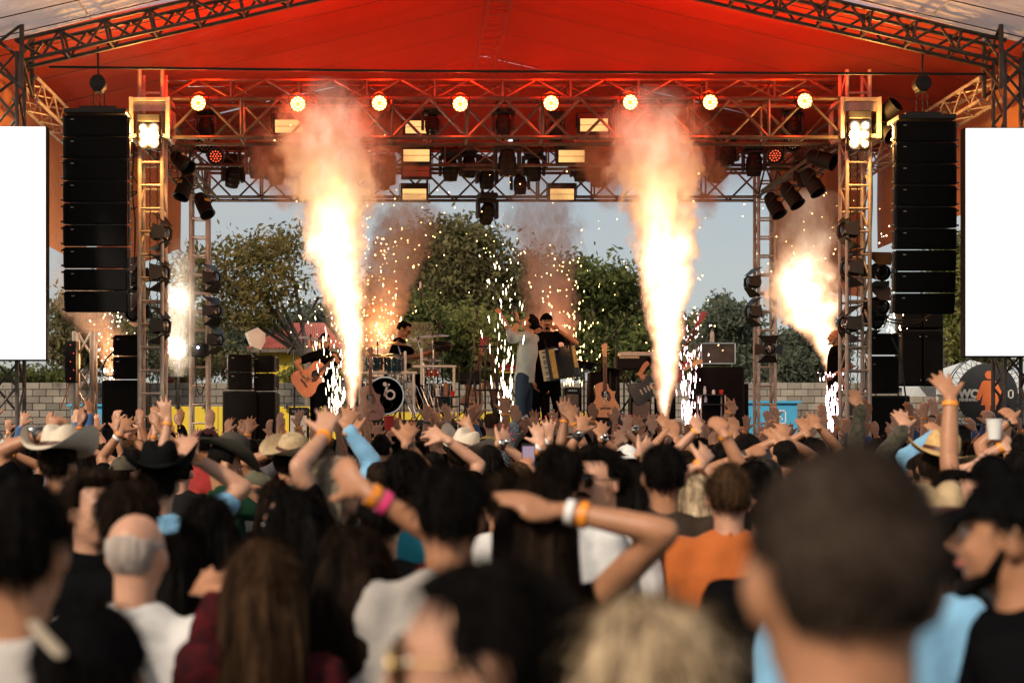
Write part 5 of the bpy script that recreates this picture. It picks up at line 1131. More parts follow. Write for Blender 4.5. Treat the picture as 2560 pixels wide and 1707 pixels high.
# ---- accordion player
AY = 19.2
person('man in a black cap and black shirt wearing an accordion', (1366, 783), AY, yaw=180, hair='short', hc='black', hat='cap_black', skin='m', shirt='black', sleeve='short', pants='black', gz=DZ, H=1.75, group=SG, voxel=SV, face=True, beard='mg', feet=True, collar=True,
       arms=[dict(side=-1, w=(1401, 829), t=(1386, 805), pose='grip', dy=-.12, pole=(1, -.1, -.75), n=(-1, .3, 0)), dict(side=1, w=(1333, 952), t=(1345, 990), pose='relax', dy=-.12, pole=(-1, 0, 0), n=(1, 0, 0))], shv=.015)
person('face half hidden behind the accordion player', (1345, 812), 20.3, yaw=160, hair='short', hc='black', skin='m', shirt='black', pants='black', gz=DZ, group=SG, face=True)
c = at(1397, 908, AY-.30); t = thing('accordion', 'black and gold piano accordion with cream keys', 'accordion', c); M = TR(c) @ RY_(-10) @ Matrix.Scale(.98, 4)
MT['key_white'] = mat('cream_keys', (.85, .74, .48), .3); MT['key_black'] = mat('black_keys', (.012, .012, .012), .25)
part(MB().box((-.10, 0, 0), (.16, .20, .46), b=.012), 'treble_case', MT['key_black'], t, M, False)
for k in range(20): part(MB().box((-.205, -.07, -.2+k*.021), (.085, .06, .0185), b=.002), 'white_key', MT['key_white'], t, M, False)
for k in range(19):
    if k % 7 not in (2, 6): part(MB().box((-.185, -.105, -.19+k*.021), (.05, .02, .010), b=.002), 'black_key', MT['key_black'], t, M, False)
gm = mat('gold_lattice', (.50, .31, .09), .35, .8, var=.6, vscale=70, bump=.9, bscale=80); part(MB().box((-.085, -.105, 0), (.075, .02, .40), b=.008), 'grille', gm, t, M, False)
for k in range(12):
    x = .0+k*.0135; part(MB().box((x, 0, 0), (.0075, .185 if k % 2 else .165, .44 if k % 2 else .42), b=.002), 'bellows_fold', MT['key_black'], t, M, False)
part(MB().box((.205, 0, 0), (.09, .19, .45), b=.012), 'bass_case', MT['key_black'], t, M, False); part(MB().box((.215, -.098, .05), (.05, .012, .30), b=.003), 'bass_grille', gm, t, M, False); part(MB().box((-.02, -.11, .19), (.05, .01, .02), b=.002), 'badge', MT['chrome'], t, M, False)
for a in (-.12, .16): part(MB().tube([(a, .06, .22), (a, .18, .36), (a, .3, .2)], .014, 8, flat=.4), 'strap', MT['cloth_black'], t, M)

# ---- guitars
def guitar(label, M, body_m, top_m, neck_m, kind='acoustic', grp='guitars on the stage'):
    p = M.to_translation(); t = thing('guitar', label, 'guitar', p, grp); th = .10 if kind == 'acoustic' else .045
    if kind == 'acoustic':
        half = [(.0, -.25), (.12, -.245), (.18, -.21), (.20, -.14), (.185, -.07), (.145, -.01), (.128, .04), (.14, .10), (.148, .16), (.125, .215), (.06, .245), (.0, .245)]
        L = [(-x, z) for x, z in half[::-1]]; Rr = list(half); Rr = [(x, z) for x, z in half[1:8]]+[(.145, .12), (.10, .12), (.055, .16), (.04, .22)]; poly = Rr+[(0, .245)]+L[1:-1]+[(0, -.25)]
    else: poly = [(0, -.2), (.10, -.21), (.155, -.17), (.165, -.1), (.135, -.02), (.13, .04), (.16, .13), (.14, .20), (.10, .19), (.07, .10), (.03, .08), (-.03, .08), (-.07, .12), (-.12, .24), (-.155, .22), (-.15, .1), (-.12, .02), (-.13, -.04), (-.165, -.11), (-.15, -.18), (-.1, -.21)]
    bo = part(MB().prism(poly, th), 'body', body_m, t, M, False); part(MB().prism([(x*.975, z*.975) for x, z in poly], .006, TR(0, -th/2-.002, 0)), 'top', top_m, t, M, False)
    part(MB().box((0, -th/2-.012, .40 if kind == 'acoustic' else .38), (.05, .028, .40 if kind == 'acoustic' else .62), b=.006), 'neck', neck_m, t, M, False)
    part(MB().box((0, -th/2-.03, .35), (.044, .006, .48), b=.001), 'fretboard', MT['band_brown'], t, M, False)
    hz = .60 if kind == 'acoustic' else .69
    hd = part(MB().prism([(-.025, hz), (.025, hz), (.038, hz+.17), (.012, hz+.185), (-.038, hz+.16)], .02, TR(0, -th/2-.008, 0)), 'headstock', neck_m, t, M, False)
    for a in (-1, 1):
        for k in range(3): part(MB().ell((a*.048, -th/2-.01, hz+.04+k*.045), (.016, .009, .009), None, 8, 6), 'tuner', MT['gold'], hd, M)
    if kind == 'acoustic':
        part(MB().lathe([(.0001, 0), (.05, 0), (.054, .003), (.057, 0)], 24, TR(0, -th/2-.006, .075) @ RX(90)), 'sound_hole', MT['key_black'], t, M); part(MB().prism([(.0, .03), (.06, .05), (.075, -.02), (.05, -.07), (.02, -.05)], .003, TR(.005, -th/2-.007, .04)), 'pickguard', MT['band_brown'], t, M, False); part(MB().box((0, -th/2-.01, -.12), (.14, .01, .022), b=.003), 'bridge', MT['band_brown'], t, M, False)
    else:
        for z in (.0, .05, -.06): part(MB().box((0, -th/2-.008, z), (.075, .012, .018), b=.003), 'pickup', MT['led_off'], t, M, False)
    s_ = MB()
    for k in range(6): s_.tube([((k-2.5)*.008, -th/2-.016, -.12), ((k-2.5)*.006, -th/2-.036, hz+.03)], .0009, 4)
    part(s_, 'strings', MT['chrome'], t, M)
    return t
MT['wood_amber'] = mat('amber_spruce', (.62, .27, .06), .25, 0, var=.18, vscale=20, stretch=(6, 6, .4), coat=.5); MT['wood_dark'] = mat('dark_mahogany', (.14, .045, .018), .3, 0, var=.3, vscale=20, stretch=(6, 6, .4), coat=.5); MT['wood_orange'] = mat('orange_maple', (.60, .19, .06), .25, 0, var=.2, vscale=20, stretch=(6, 6, .4), coat=.5); MT['red_lacquer'] = mat('red_lacquer', (.45, .03, .02), .2, coat=.7); MT['wood_neck'] = mat('pale_maple', (.58, .36, .17), .35)
guitar('amber acoustic guitar standing upright in front of the black draped keyboards', TR(at(1512, 1000, 19.55)) @ RX(-6), MT['wood_dark'], MT['wood_amber'], MT['wood_neck'])
GM = TR(at(778, 945, 19.25)) @ RY_(52) @ RX(-4); guitar('orange acoustic guitar played by the guitarist on the left', GM, MT['wood_orange'], MT['wood_orange'], MT['wood_dark'])
guitar('black electric guitar hanging beside the right flame', TR(at(1612, 975, 19.3)) @ RY_(62), MT['key_black'], MT['key_black'], MT['wood_neck'], 'electric'); guitar('red bass guitar with its headstock raised right of the right flame', TR(at(1688, 915, 20.0)) @ RY_(28), MT['red_lacquer'], MT['red_lacquer'], MT['red_lacquer'], 'electric')
guitar('dark brown guitar on a stand in front of the bass drum', TR(at(926, 1008, 19.72)) @ RX(-8), MT['wood_dark'], MT['wood_dark'], MT['wood_dark']); guitar('guitar with a red neck on the stand right of the drums', TR(at(1184, 985, 20.9)) @ RX(-8) @ RY_(10), MT['wood_dark'], MT['wood_amber'], MT['red_lacquer'], 'electric'); guitar('dark guitar leaning on the stand left of the singer', TR(at(1247, 985, 20.9)) @ RX(-8) @ RY_(-12), MT['wood_dark'], MT['wood_dark'], MT['wood_dark'], 'electric')
# ---- guitarist, drummer, bassist, stagehand
person('guitarist in a black t-shirt behind the white sparks', (812, 832), 19.5, yaw=-150, lean=10, hp=-16, hair='buzz', hc='black', skin='m', shirt='black', pants='black', gz=DZ, H=1.62, group=SG, voxel=SV, face=True, beard='f',
       arms=[dict(side=1, w=(762, 940), t=(786, 956), pose='relax', dy=-.32, pole=(-1, -.2, 0), n=(0, 1, 0)), dict(side=-1, w=(842, 900), t=(838, 880), pose='grip', dy=-.3, pole=(.8, -.2, -.8), n=(-1, 0, 0))])
person('drummer with dark hair, sunglasses and a black shirt playing', (1007, 803), 20.9, yaw=-100, lean=12, hp=-18, hair='quiff', hc='black', skin='m', shirt='black', pants='black', gz=RZ, sit=True, H=1.76, group=SG, voxel=SV, face=True, glasses='k',
       arms=[dict(side=1, w=(1052, 888), t=(1075, 905), pose='grip', dy=-.42, pole=(-.3, -.4, -.9), n=(0, .3, -1)), dict(side=-1, w=(1080, 880), t=(1100, 892), pose='grip', dy=.1, pole=(0, .5, -.8), n=(0, -.2, -1))])
person('electric guitarist in black hidden by the right flame', (1662, 838), 19.6, yaw=-170, hp=-10, hair='short', hc='black', skin='m', shirt='black', pants='black', gz=DZ, group=SG, voxel=SV, face=True,
       arms=[dict(side=1, w=(1598, 938), t=(1622, 962), pose='relax', dy=-.3, pole=(-1, -.1, 0), n=(0, 1, 0)), dict(side=-1, w=(1702, 925), t=(1712, 905), pose='grip', dy=-.3, pole=(.8, -.1, -.8), n=(-1, 0, 0))])
person('bald bearded stagehand in a black t-shirt beside the right front tower', (2090, 822), 20.2, yaw=82, hair='none', hc='grey', skin='m', shirt='black', pants='black', gz=DZ, H=1.68, group=SG, voxel=SV, face=True, beard='f',
       arms=[dict(side=-1, w=(2088, 935), t=(2070, 942), pose='grip', dy=-.2, pole=(1, -.2, -.5), n=(0, 0, -1)), dict(side=1, w=(2088, 932), t=(2072, 936), pose='grip', dy=.12, pole=(1, .2, -.5), n=(0, 0, -1))])

# ---- drum kit
KD = 20.3; p0 = at(990, 1040, KD); t = thing('drum_kit', 'drum kit with blue shells, white rack and grey bass drum head', 'drum kit', p0)
MT['shell'] = mat('dark_blue_drum_shell', (.015, .05, .07), .2, .2, var=.2, coat=.6); MT['drumhead'] = mat('grey_drum_head', (.11, .11, .115), .4, var=.15, vscale=4); MT['batter'] = mat('white_drum_head', (.62, .6, .56), .6); MT['shell_red'] = mat('red_drum_shell', (.40, .05, .02), .2, .2, coat=.6); MT['emblem'] = mat('pale_emblem', (.62, .66, .72), .5)
def drum(px, py, r, dep, y, M, sm, hm, nm='drum_shell', lugs=8):
    Q = TR(at(px, py, y)) @ M
    sh_ = part(MB().lathe([(r, -dep/2), (r, dep/2)], 30, cap=(0, 0)), nm, sm, t, Q)
    for z in (-dep/2, dep/2): part(MB().lathe([(r-.008, z-.012), (r+.012, z-.012), (r+.012, z+.012), (r-.008, z+.012)], 30, cap=(0, 0)), 'rim', MT['chrome'], sh_, Q)
    for z, s_ in ((dep/2-.006, 1), (-dep/2+.006, -1)): part(MB().lathe([(.0001, z), (r-.004, z)], 30), 'head', hm, sh_, Q)
    l = MB()
    for k in range(lugs): a = k*6.283/lugs; l.tube([(r*math.cos(a)*1.03, r*math.sin(a)*1.03, -dep/2), (r*math.cos(a)*1.03, r*math.sin(a)*1.03, dep/2)], .006, 6); l.ell((r*1.03*math.cos(a), r*1.03*math.sin(a), 0), (.012, .012, .025), None, 8, 6)
    part(l, 'lugs', MT['chrome'], sh_, Q); return Q
bq = drum(963, 990, .26, .40, KD-.05, RX(90) @ RZ_(10), MT['shell'], MT['drumhead'])
e0 = at(963, 990, KD-.275)
part(MB().lathe([(.0001, 0), (.065, 0), (.07, .004), (.075, 0)], 24, RX(90)), 'port_hole', MT['key_black'], t, TR(e0+Vector((.03, .012, -.12))))
em = MB(); em.lathe([(.045, 0), (.045, .004), (.075, .004), (.075, 0)], 24, TR(.05, 0, .05) @ RX(90), cap=(0, 0)); em.box((-.012, -.002, .10), (.03, .004, .14), RY_(14)); em.lathe([(.0001, .003), (.03, .003), (.03, 0)], 18, TR(-.025, 0, .20) @ RX(90)); em.lathe([(.0001, .003), (.017, .003), (.017, 0)], 18, TR(.03, 0, .19) @ RX(90)); part(em, 'emblem', MT['emblem'], t, TR(e0+Vector((.02, .008, -.03))), False)
drum(985, 908, .135, .20, KD-.05, RX(14), MT['shell'], MT['batter']); drum(935, 906, .12, .18, KD+.0, RX(14), MT['shell'], MT['batter']); drum(1078, 930, .125, .12, KD+.1, RX(6), MT['shell_red'], MT['batter']); drum(1000, 942, .165, .14, KD+.25, RX(4), MT['chrome'], MT['batter']); drum(915, 985, .2, .36, KD+.5, RX(4), MT['shell'], MT['batter']); drum(1100, 990, .2, .34, KD+.4, RX(4), MT['shell'], MT['batter'])
for (a, b_, c_, d) in ((900, 932, 1040, 932), (1034, 916, 1138, 916), (1034, 935, 1034, 1044), (1054, 872, 1054, 960), (1013, 880, 1013, 950), (1135, 918, 1135, 1044), (900, 932, 900, 1044)):
    part(MB().tube([at(a, b_, KD-.1), at(c_, d, KD-.1)], .020, 10), 'rack_tube', MT['white_plastic'], t, Matrix.Identity(4))
for (px, py, r, tl, y, bx) in ((1045, 850, .215, 14, KD, 1060), (1082, 839, .24, -3, KD+.2, 1083), (995, 858, .2, 6, KD+.1, 1010), (944, 864, .18, -4, KD+.2, 945), (1072, 898, .19, 4, KD+.1, 1072), (776, 845, .2, 10, KD+.4, 790), (798, 853, .2, -6, KD+.4, 800)):
    Q = TR(at(px, py, y)) @ RX(7) @ RY_(tl); cm = part(MB().lathe([(.0001, .026), (.02, .024), (.035, .012), (r*.6, .004), (r, -.012), (r, -.014), (r*.6, .001), (.03, .008)], 36), 'cymbal', MT['cymbal'], t, Q); part(MB().lathe([(.006, .02), (.012, .03), (.012, .05), (.006, .06)], 10), 'wing_nut', MT['key_black'], cm, Q)
    a = at(px, py+2, y); part(MB().tube([a, (X(bx, y), y, a.z-.35), (X(bx, y), y, RZ+.02)], [.009, .011, .012], 8), 'cymbal_stand', MT['chrome'], t, Matrix.Identity(4))
    for k in range(3): an = k*2.09+.5; part(MB().tube([(X(bx, y), y, RZ+.28), (X(bx, y)+.22*math.cos(an), y+.22*math.sin(an), RZ+.01)], .009, 6), 'stand_leg', MT['chrome'], t, Matrix.Identity(4))
pq = part(MB().box(at(1107, 866, KD+.2), (.26, .16, .10), RX(-25), b=.02), 'sample_pad', MT['key_black'], t, Matrix.Identity(4)); part(MB().tube([at(1107, 870, KD+.2), at(1107, 1040, KD+.2)], .012, 8), 'pad_stand', MT['key_black'], t, Matrix.Identity(4))
for k in range(9): part(MB().tube([at(950+k*17, 945+(k*37) % 40, KD-.02), at(960+k*17+(k*53) % 20, 1035, KD-.15)], .009, 6), 'hardware_tube', MT['chrome'], t, Matrix.Identity(4))
part(MB().box(at(1056, 1000, KD-.05), (.012, .03, .45), RY_(-22), b=.003).box(at(1048, 1030, KD-.05), (.2, .12, .02), b=.004), 'pedal', MT['chrome'], t, Matrix.Identity(4))
t = thing('drum_stool', 'black stool under the drummer', 'stool', (X(1000, 20.95), 20.95, RZ)); obj(MB().lathe([(.15, .0), (.17, .03), (.16, .07), (.0001, .08)], 20, TR(X(1000, 20.95), 20.95, RZ+.78)), 'seat', MT['cloth_black'], t); obj(MB().tube([(X(1000, 20.95), 20.95, RZ), (X(1000, 20.95), 20.95, RZ+.78)], .02, 8), 'post', MT['chrome'], t)
MT['plexi'] = glass('clear_acrylic', (.9, .95, .95), .05, .05)
t = thing('drum_shield', 'clear acrylic shield panels behind the drummer', 'shield', at(1000, 1040, 21.6))
for a, b_ in ((893, 982), (985, 1083), (760, 800), (803, 850)): obj(MB().box(((X(a, 21.7)+X(b_, 21.7))/2, 21.7, (Z(805, 21.7)+RZ)/2), (X(b_, 21.7)-X(a, 21.7), .008, Z(805, 21.7)-RZ)), 'panel', MT['plexi'], t, False)

# ---- mic stands
def mic_stand(label, base, top, boom0=None, boom1=None, y=20, mic=True, zb=None):
    zb = RZ if zb is None else zb; b0 = Vector((X(base, y), y, zb)); tp = at(top[0], top[1], y); t = thing('microphone_stand', label, 'microphone stand', b0, 'microphone stands on the stage')
    obj(MB().tube([b0, tp], [.014, .010], 8), 'pole', MT['black_metal'], t)
    for k in range(3): an = k*2.09+.3; obj(MB().tube([b0+Vector((0, 0, .14)), b0+Vector((.25*math.cos(an), .25*math.sin(an), .01))], .009, 6), 'leg', MT['black_metal'], t)
    e = tp
    if boom0:
        a, e = at(*boom0, y), at(*boom1, y); obj(MB().tube([a, e], [.012, .008], 8), 'boom', MT['black_metal'], t); obj(MB().ell(tp, (.03, .03, .03), None, 10, 7), 'clutch', MT['black_metal'], t); d = (e-a).normalized()
        obj(MB().tube([a-d*.0, a+d*.12], .018, 8), 'counterweight', MT['black_metal'], t)
    else: d = (tp-b0).normalized()
    if mic: obj(MB().tube([e, e+d*.13], [.013, .017], 8).ell(e+d*.15, (.026, .026, .026), None, 10, 7), 'microphone', MT['black_metal'], t)
mic_stand('tall boom stand with a microphone left of the left flame', 736, (736, 868), (722, 884), (782, 770), 19.4, zb=DZ); mic_stand('overhead boom stand above the drums', 1094, (1094, 815), (1103, 818), (1056, 735), 20.8); mic_stand('slanting microphone stand between drums and singer', 1165, (1190, 806), None, None, 20.0)
mic_stand('boom stand reaching up in front of the keyboards', 1541, (1541, 832), (1512, 857), (1590, 766), 20.2); mic_stand('short microphone stand by the left front tower', 455, (440, 972), None, None, 19.5, zb=DZ-.5); mic_stand('bare stand without a microphone behind the accordion player', 1452, (1452, 905), None, None, 20.6, False)
# overhead pencil mic
t = thing('condenser_microphone', 'white tipped condenser microphone above the drums', 'microphone', at(1052, 730, 20.7)); obj(MB().tube([at(1053, 745, 20.75), at(1051, 722, 20.75)], .016, 8), 'grip', MT['black_metal'], t); obj(MB().tube([at(1051, 722, 20.75), at(1051, 706, 20.75)], .015, 8), 'capsule', MT['white_plastic'], t)
# ---- frames and stands behind
def frame_stand(label, rects, y):
    t = thing('equipment_stand', label, 'stand', at(rects[0][0], 1040, y), 'black equipment stands')
    for (a, b_, c_, d) in rects: obj(MB().tube([at(a, b_, y), at(c_, d, y)], .013, 8), 'tube', MT['black_metal'], t)
frame_stand('black tube stand holding guitars between drums and singer', [(1190, 865, 1242, 868), (1213, 865, 1213, 1040), (1190, 928, 1242, 928), (1185, 975, 1250, 975), (1242, 850, 1242, 1040), (1190, 910, 1160, 1040), (1225, 975, 1235, 1040)], 20.7); frame_stand('black low tube frame beside the drums', [(1148, 915, 1148, 1040), (1200, 905, 1200, 1040), (1148, 950, 1200, 950), (1148, 1010, 1200, 1010), (1170, 950, 1160, 1040), (1185, 950, 1195, 1040)], 20.3)
frame_stand('black stand under the keyboards', [(1560, 925, 1560, 1040), (1575, 925, 1575, 1040), (1545, 925, 1620, 1040), (1618, 925, 1545, 1040)], 20.8)
t = thing('equipment_rack', 'flat black panel on the tube frame', 'rack', at(1175, 955, 20.4)); obj(MB().box(at(1174, 946, 20.4), (.30, .12, .17), b=.01), 'case', MT['black_box'], t, False)
# nord keyboard
t = thing('keyboard', 'red backed stage keyboard left of the singer', 'keyboard', at(1280, 940, 21.0)); q = at(1290, 922, 21.0); obj(MB().box(q, (.50, .28, .10), b=.01), 'case', MT['red_lacquer'], t, False); text('nord e', 'lettering', MT['sign_white'], t, q+Vector((-.135, -.146, -.01)), .075)
frame_stand('dark stand under the red keyboard', [(1262, 935, 1262, 1040), (1312, 935, 1312, 1040), (1262, 945, 1312, 1035)], 21.0)
t = thing('keyboard', 'black and cream keyboard rig right of the boom stand', 'keyboard', at(1585, 900, 20.9)); q = at(1580, 908, 20.9); obj(MB().box(q, (.50, .3, .20), b=.012), 'lower_case', MT['black_box'], t, False); obj(MB().box(at(1587, 886, 20.9), (.46, .26, .06), b=.01), 'upper_case', MT['white_plastic'], t, False)
for k in range(12): obj(MB().box(at(1550+k*4.2, 893, 20.74), (.02, .012, .035), b=.002), 'key', MT['key_white'], t, False)
# draped keyboard stand
def drape(label, px0, px1, py0, zb, y, dep, bulge=.03, m_='cloth_black', nm='draped_case'):
    t = thing(nm, label, 'draped case', (X((px0+px1)/2, y), y, zb), 'black draped equipment'); x0, x1, z1 = X(px0, y), X(px1, y), Z(py0, y)
    def fn(u, v):
        a = u*2*math.pi; cx = (x0+x1)/2; wx = (x1-x0)/2; cs, sn = math.cos(a), math.sin(a); k = (abs(cs)**6+abs(sn)**6)**(-1/6); f_ = 1+bulge*math.sin(a*11)*(1-v)+bulge*.6*math.sin(a*5+v*3)
        if v > .97: k *= .0 if v >= 1 else .6
        return (cx+cs*k*wx*f_*(1+.06*(1-v)), y+dep/2+sn*k*dep/2*f_, zb+(z1-zb)*min(1, v/.97))
    obj(MB().grid(fn, 61, 20), 'cloth', MT[m_], t)
drape('black cloth draped over a stand behind the acoustic guitar', 1478, 1552, 926, RZ, 20.2, .5); drape('large black cloth draped rack at the right of the stage', 1752, 1868, 912, DZ, 19.6, .9, .025); drape('black cloth sloping down right of the draped rack', 1835, 1876, 955, DZ, 19.9, .7, .05)
# music stands
for (px, py, y, lab) in ((1460, 912, 20.3, 'black music stand plate left of the acoustic guitar'), (1525, 928, 20.1, 'flat dark tray behind the neck of the acoustic guitar')):
    t = thing('music_stand', lab, 'music stand', at(px, 1040, y), 'music stands'); obj(MB().box(at(px, py, y), (.28, .012, .17), RX(55) @ RY_(12), b=.003), 'plate', MT['black_metal'], t, False); obj(MB().tube([at(px, py, y), at(px, 1040, y)], .012, 8), 'pole', MT['black_metal'], t)
# amps
def amp(label, px0, px1, py0, zb, y, m_, dep=.3):
    x0, x1, z1 = X(px0, y), X(px1, y), Z(py0, y); t = thing('amplifier', label, 'amplifier', ((x0+x1)/2, y, zb), 'amplifiers on the stage'); h_ = z1-zb
    obj(MB().box(((x0+x1)/2, y+dep/2, (z1+zb)/2), (x1-x0, dep, h_), b=.012), 'cabinet', MT['black_box'], t, False); obj(MB().box(((x0+x1)/2, y-.006, zb+h_*.42), (x1-x0-.04, .014, h_*.74), b=.004), 'grille_cloth', m_, t, False); obj(MB().box(((x0+x1)/2, y-.006, z1-h_*.1), (x1-x0-.05, .012, h_*.12), b=.003), 'control_panel', MT['key_black'], t, False)
    for k in range(5): obj(MB().lathe([(.01, 0), (.008, .014)], 10, TR(x0+.06+k*(x1-x0-.12)/4, y-.012, z1-h_*.1) @ RX(90)), 'knob', MT['chrome'], t)
MT['tolex'] = mat('grey_grille_cloth', (.20, .18, .16), .85, 0, var=.2, vscale=80); amp('small grey fronted amplifier behind the accordion player', 1412, 1450, 968, RZ, 20.4, MT['tolex']); amp('cream fronted amplifier left of the right flame', 1578, 1628, 992, RZ, 20.5, mat('cream_grille_cloth', (.42, .37, .31), .85)); amp('black stage monitor left of the singer', 1238, 1275, 1012, RZ-.36, 19.4, MT['grille']); amp('black monitor box with a white sheet at the left front of the stage', 722, 770, 1018, DZ, 19.0, MT['white_plastic'])
# road case with bottle
def bottle(label, px, pyb, y, m_, cap, h_=.22, r=.032, grp='bottles on the stage', zoff=0):
    b_ = at(px, pyb, y); t = thing('bottle', label, 'bottle', b_, grp); k = h_/.22
    obj(MB().lathe([(.0001, 0), (r*.95, .002), (r, .02), (r*.93, .06*k), (r, .10*k), (r, .14*k), (r*.6, .175*k), (.013, .19*k), (.013, .205*k)], 16, TR(b_)), 'bottle_body', m_, t); obj(MB().lathe([(.015, .200*k), (.015, h_), (.0001, h_)], 12, TR(b_)), 'cap', cap, t)
MT['pet'] = glass('clear_bottle', (.85, .9, .95), .08, .45); MT['whisky'] = glass('whisky_bottle', (.30, .12, .05), .08, .85); MT['redcup'] = mat('red_cup', (.55, .03, .02), .35); MT['capblue'] = mat('blue_cap', (.02, .10, .45), .4)
cy_ = 19.7; t = thing('rack_case', 'worn grey rack case standing on the black draped rack', 'road case', at(1795, 910, cy_)); q = (at(1752, 910, cy_)+at(1838, 857, cy_))/2
obj(MB().box(q+Vector((0, .25, 0)), (X(1838, cy_)-X(1752, cy_), .5, Z(857, cy_)-Z(910, cy_)), b=.01), 'case', mat('worn_grey_case', (.07, .065, .06), .6, 0, var=.4, vscale=7), t, False)
for a in (1753, 1837): obj(MB().box((X(a, cy_), cy_-.004, q.z), (.022, .03, .29), b=.004), 'edge_trim', MT['chrome'], t, False)
for zz in (-.14, .14): obj(MB().box((q.x, cy_-.004, q.z+zz), (.44, .026, .02), b=.004), 'edge_trim', MT['chrome'], t, False)
for zz in (-.06, .05): obj(MB().box((X(1745, cy_), cy_+.05, q.z+zz), (.05, .06, .05), b=.006), 'latch', MT['chrome'], t, False)
bottle('clear water bottle on top of the rack case', 1780, 856, 19.8, MT['pet'], MT['key_black'], .19)
def side_table(label, px0, px1, py, y, zb):
    x0, x1, z1 = X(px0, y), X(px1, y), Z(py, y); t = thing('side_table', label, 'table', ((x0+x1)/2, y, zb), 'small drink tables on the stage')
    for zz in (z1, z1-.13): obj(MB().box(((x0+x1)/2, y+.12, zz), (x1-x0, .26, .016), b=.003), 'shelf', MT['black_metal'], t, False)
    for a in (x0+.015, x1-.015):
        for b_ in (y, y+.24): obj(MB().tube([(a, b_, zb), (a, b_, z1)], .010, 6), 'leg', MT['truss'], t)
side_table('small drink table in front of the black draped rack', 1750, 1816, 987, 19.35, DZ); bottle('clear water bottle on the right drink table, upper shelf', 1762, 986, 19.4, MT['pet'], MT['white_plastic'], .11, .022); bottle('clear bottle on the right drink table, lower shelf', 1764, 1006, 19.45, MT['pet'], MT['white_plastic'], .10, .022); bottle('small white jar on the right drink table', 1784, 986, 19.42, MT['white_plastic'], MT['capblue'], .07, .024)
def cup(label, px, pyb, y, m_, h_=.10, r=.036):
    b_ = at(px, pyb, y); t = thing('cup', label, 'cup', b_, 'drink cups'); obj(MB().lathe([(.0001, .002), (r*.75, 0), (r, h_), (r*.94, h_), (r*.72, .006)], 18, TR(b_)), 'cup_wall', m_, t); obj(MB().lathe([(r*.99, h_-.004), (r*1.05, h_), (r*.99, h_+.004)], 18, TR(b_)), 'rim', m_, t)
cup('red cup on the right drink table', 1803, 986, 19.42, MT['redcup'], .06, .03)
side_table('small drink table in front of the drums', 1083, 1148, 992, 19.55, DZ); bottle('whisky bottle on the drink table by the drums', 1115, 991, 19.6, MT['whisky'], MT['white_plastic'], .22, .038); bottle('clear water bottle on the drink table by the drums', 1094, 991, 19.6, MT['pet'], MT['white_plastic'], .15, .028); cup('red cup on the drink table by the drums', 1131, 991, 19.6, MT['redcup'], .07, .036)
# ================================================================ CROWD
def A(side, w, t, pose='open', bands='', **k): return dict(side=side, w=w, t=t, pose=pose, bands=bands, **k)
HV = .0098
# ---- nearest, strongly out of focus
person('man with very short greying dark hair, nearest to the camera', (2117, 1078), 1.18, yaw=-3, hair='buzz', hc='cropped', skin='m', shirt='charcoal', wide=1.05)
person('blond woman seen from behind at the bottom of the picture', (1632, 1480), 1.45, yaw=-6, hair='long', hc='blond', skin='l', shirt='black', female=True)
person('woman in gold rimmed sunglasses with her dark hair tied back, turned left', (1225, 1382), 1.52, yaw=84, hp=-4, hair='bun', hc='black', skin='l', shirt='black', female=True, face=True, glasses='gold')
cp = person('person in a black cap with a pale strap at the bottom left', (222, 1500), 1.85, yaw=3, hair='short', hc='black', skin='m', shirt='black', hat='cap_black')
part(MB().tube([(.0765*1.14*a, .0955*1.14*b_-.012, .088*1.14*c_+.03) for a, b_, c_ in ((-.70, -.42, .58), (-.55, -.66, .50), (-.38, -.83, .40), (-.22, -.93, .29))], .0095, 8, flat=.5), 'cap_strap', mat('pale_leather_strap', (.34, .27, .19), .6), cp[0], cp[1])
person('man with black hair and a cream shirt at the left edge', (45, 1190), 2.25, yaw=-6, hair='short', hc='black', skin='m', shirt='cream')
person('bearded man in a black cap and black shirt at the right edge', (2555, 1175), 2.55, yaw=62, hair='short', hc='black', skin='m', shirt='black', hat='cap_black', face=True, beard='f')
person('broad man in a light blue shirt behind the man nearest the camera', (2185, 1190), 3.1, yaw=0, hair='short', hc='dark', skin='m', shirt='ltblue', wide=1.22, sleeve='long')
person('man with short black hair in a cream t-shirt at the centre', (1122, 1155), 3.15, yaw=3, hair='short', hc='black', skin='m', shirt='cream', wide=1.1)
person('woman with an orange and white wristband shielding her eyes with a bent arm', (1345, 1180), 3.3, yaw=4, hair='long', hc='dark', skin='m', shirt='black', female=True, sleeve='none', arms=[A(1, (1400, 1275), (1240, 1232), 'flat', 'wo', dy=-.10, pole=(1, -.2, -.35), n=(0, .5, -1), fy=-.2)])
person('older bald man with white side hair and a white shirt', (338, 1270), 3.35, yaw=-12, hair='bald', hc='grey', skin='l', shirt='white', wide=1.12)
person('woman with long wavy brown hair seen from behind', (655, 1340), 2.95, yaw=3, hair='long', hc='brown', skin='m', shirt='maroon', female=True, sleeve='long', arms=[A(-1, (548, 1490), (458, 1440), 'open', 's', dy=.25, pole=(-.3, 0, -1), n=(0, 1, -.2), thumb=1)])
person('woman in a maroon top raising an arm with pink and orange bands', (890, 1300), 3.2, yaw=-8, hair='long', hc='dark', skin='m', shirt='maroon', female=True, arms=[A(1, (912, 1225), (805, 1130), 'relax', 'op', dy=.05, pole=(1, .2, -.6), sleeve='short')])
person('dark haired man behind the older bald man', (322, 1203), 3.85, yaw=-8, hair='curly', hc='dark', skin='m', shirt='black')
person('young person with dark hair looking back to the right over the crowd', (228, 1180), 4.3, yaw=-138, hair='curly', hc='dark', skin='l', shirt='black', face=True)
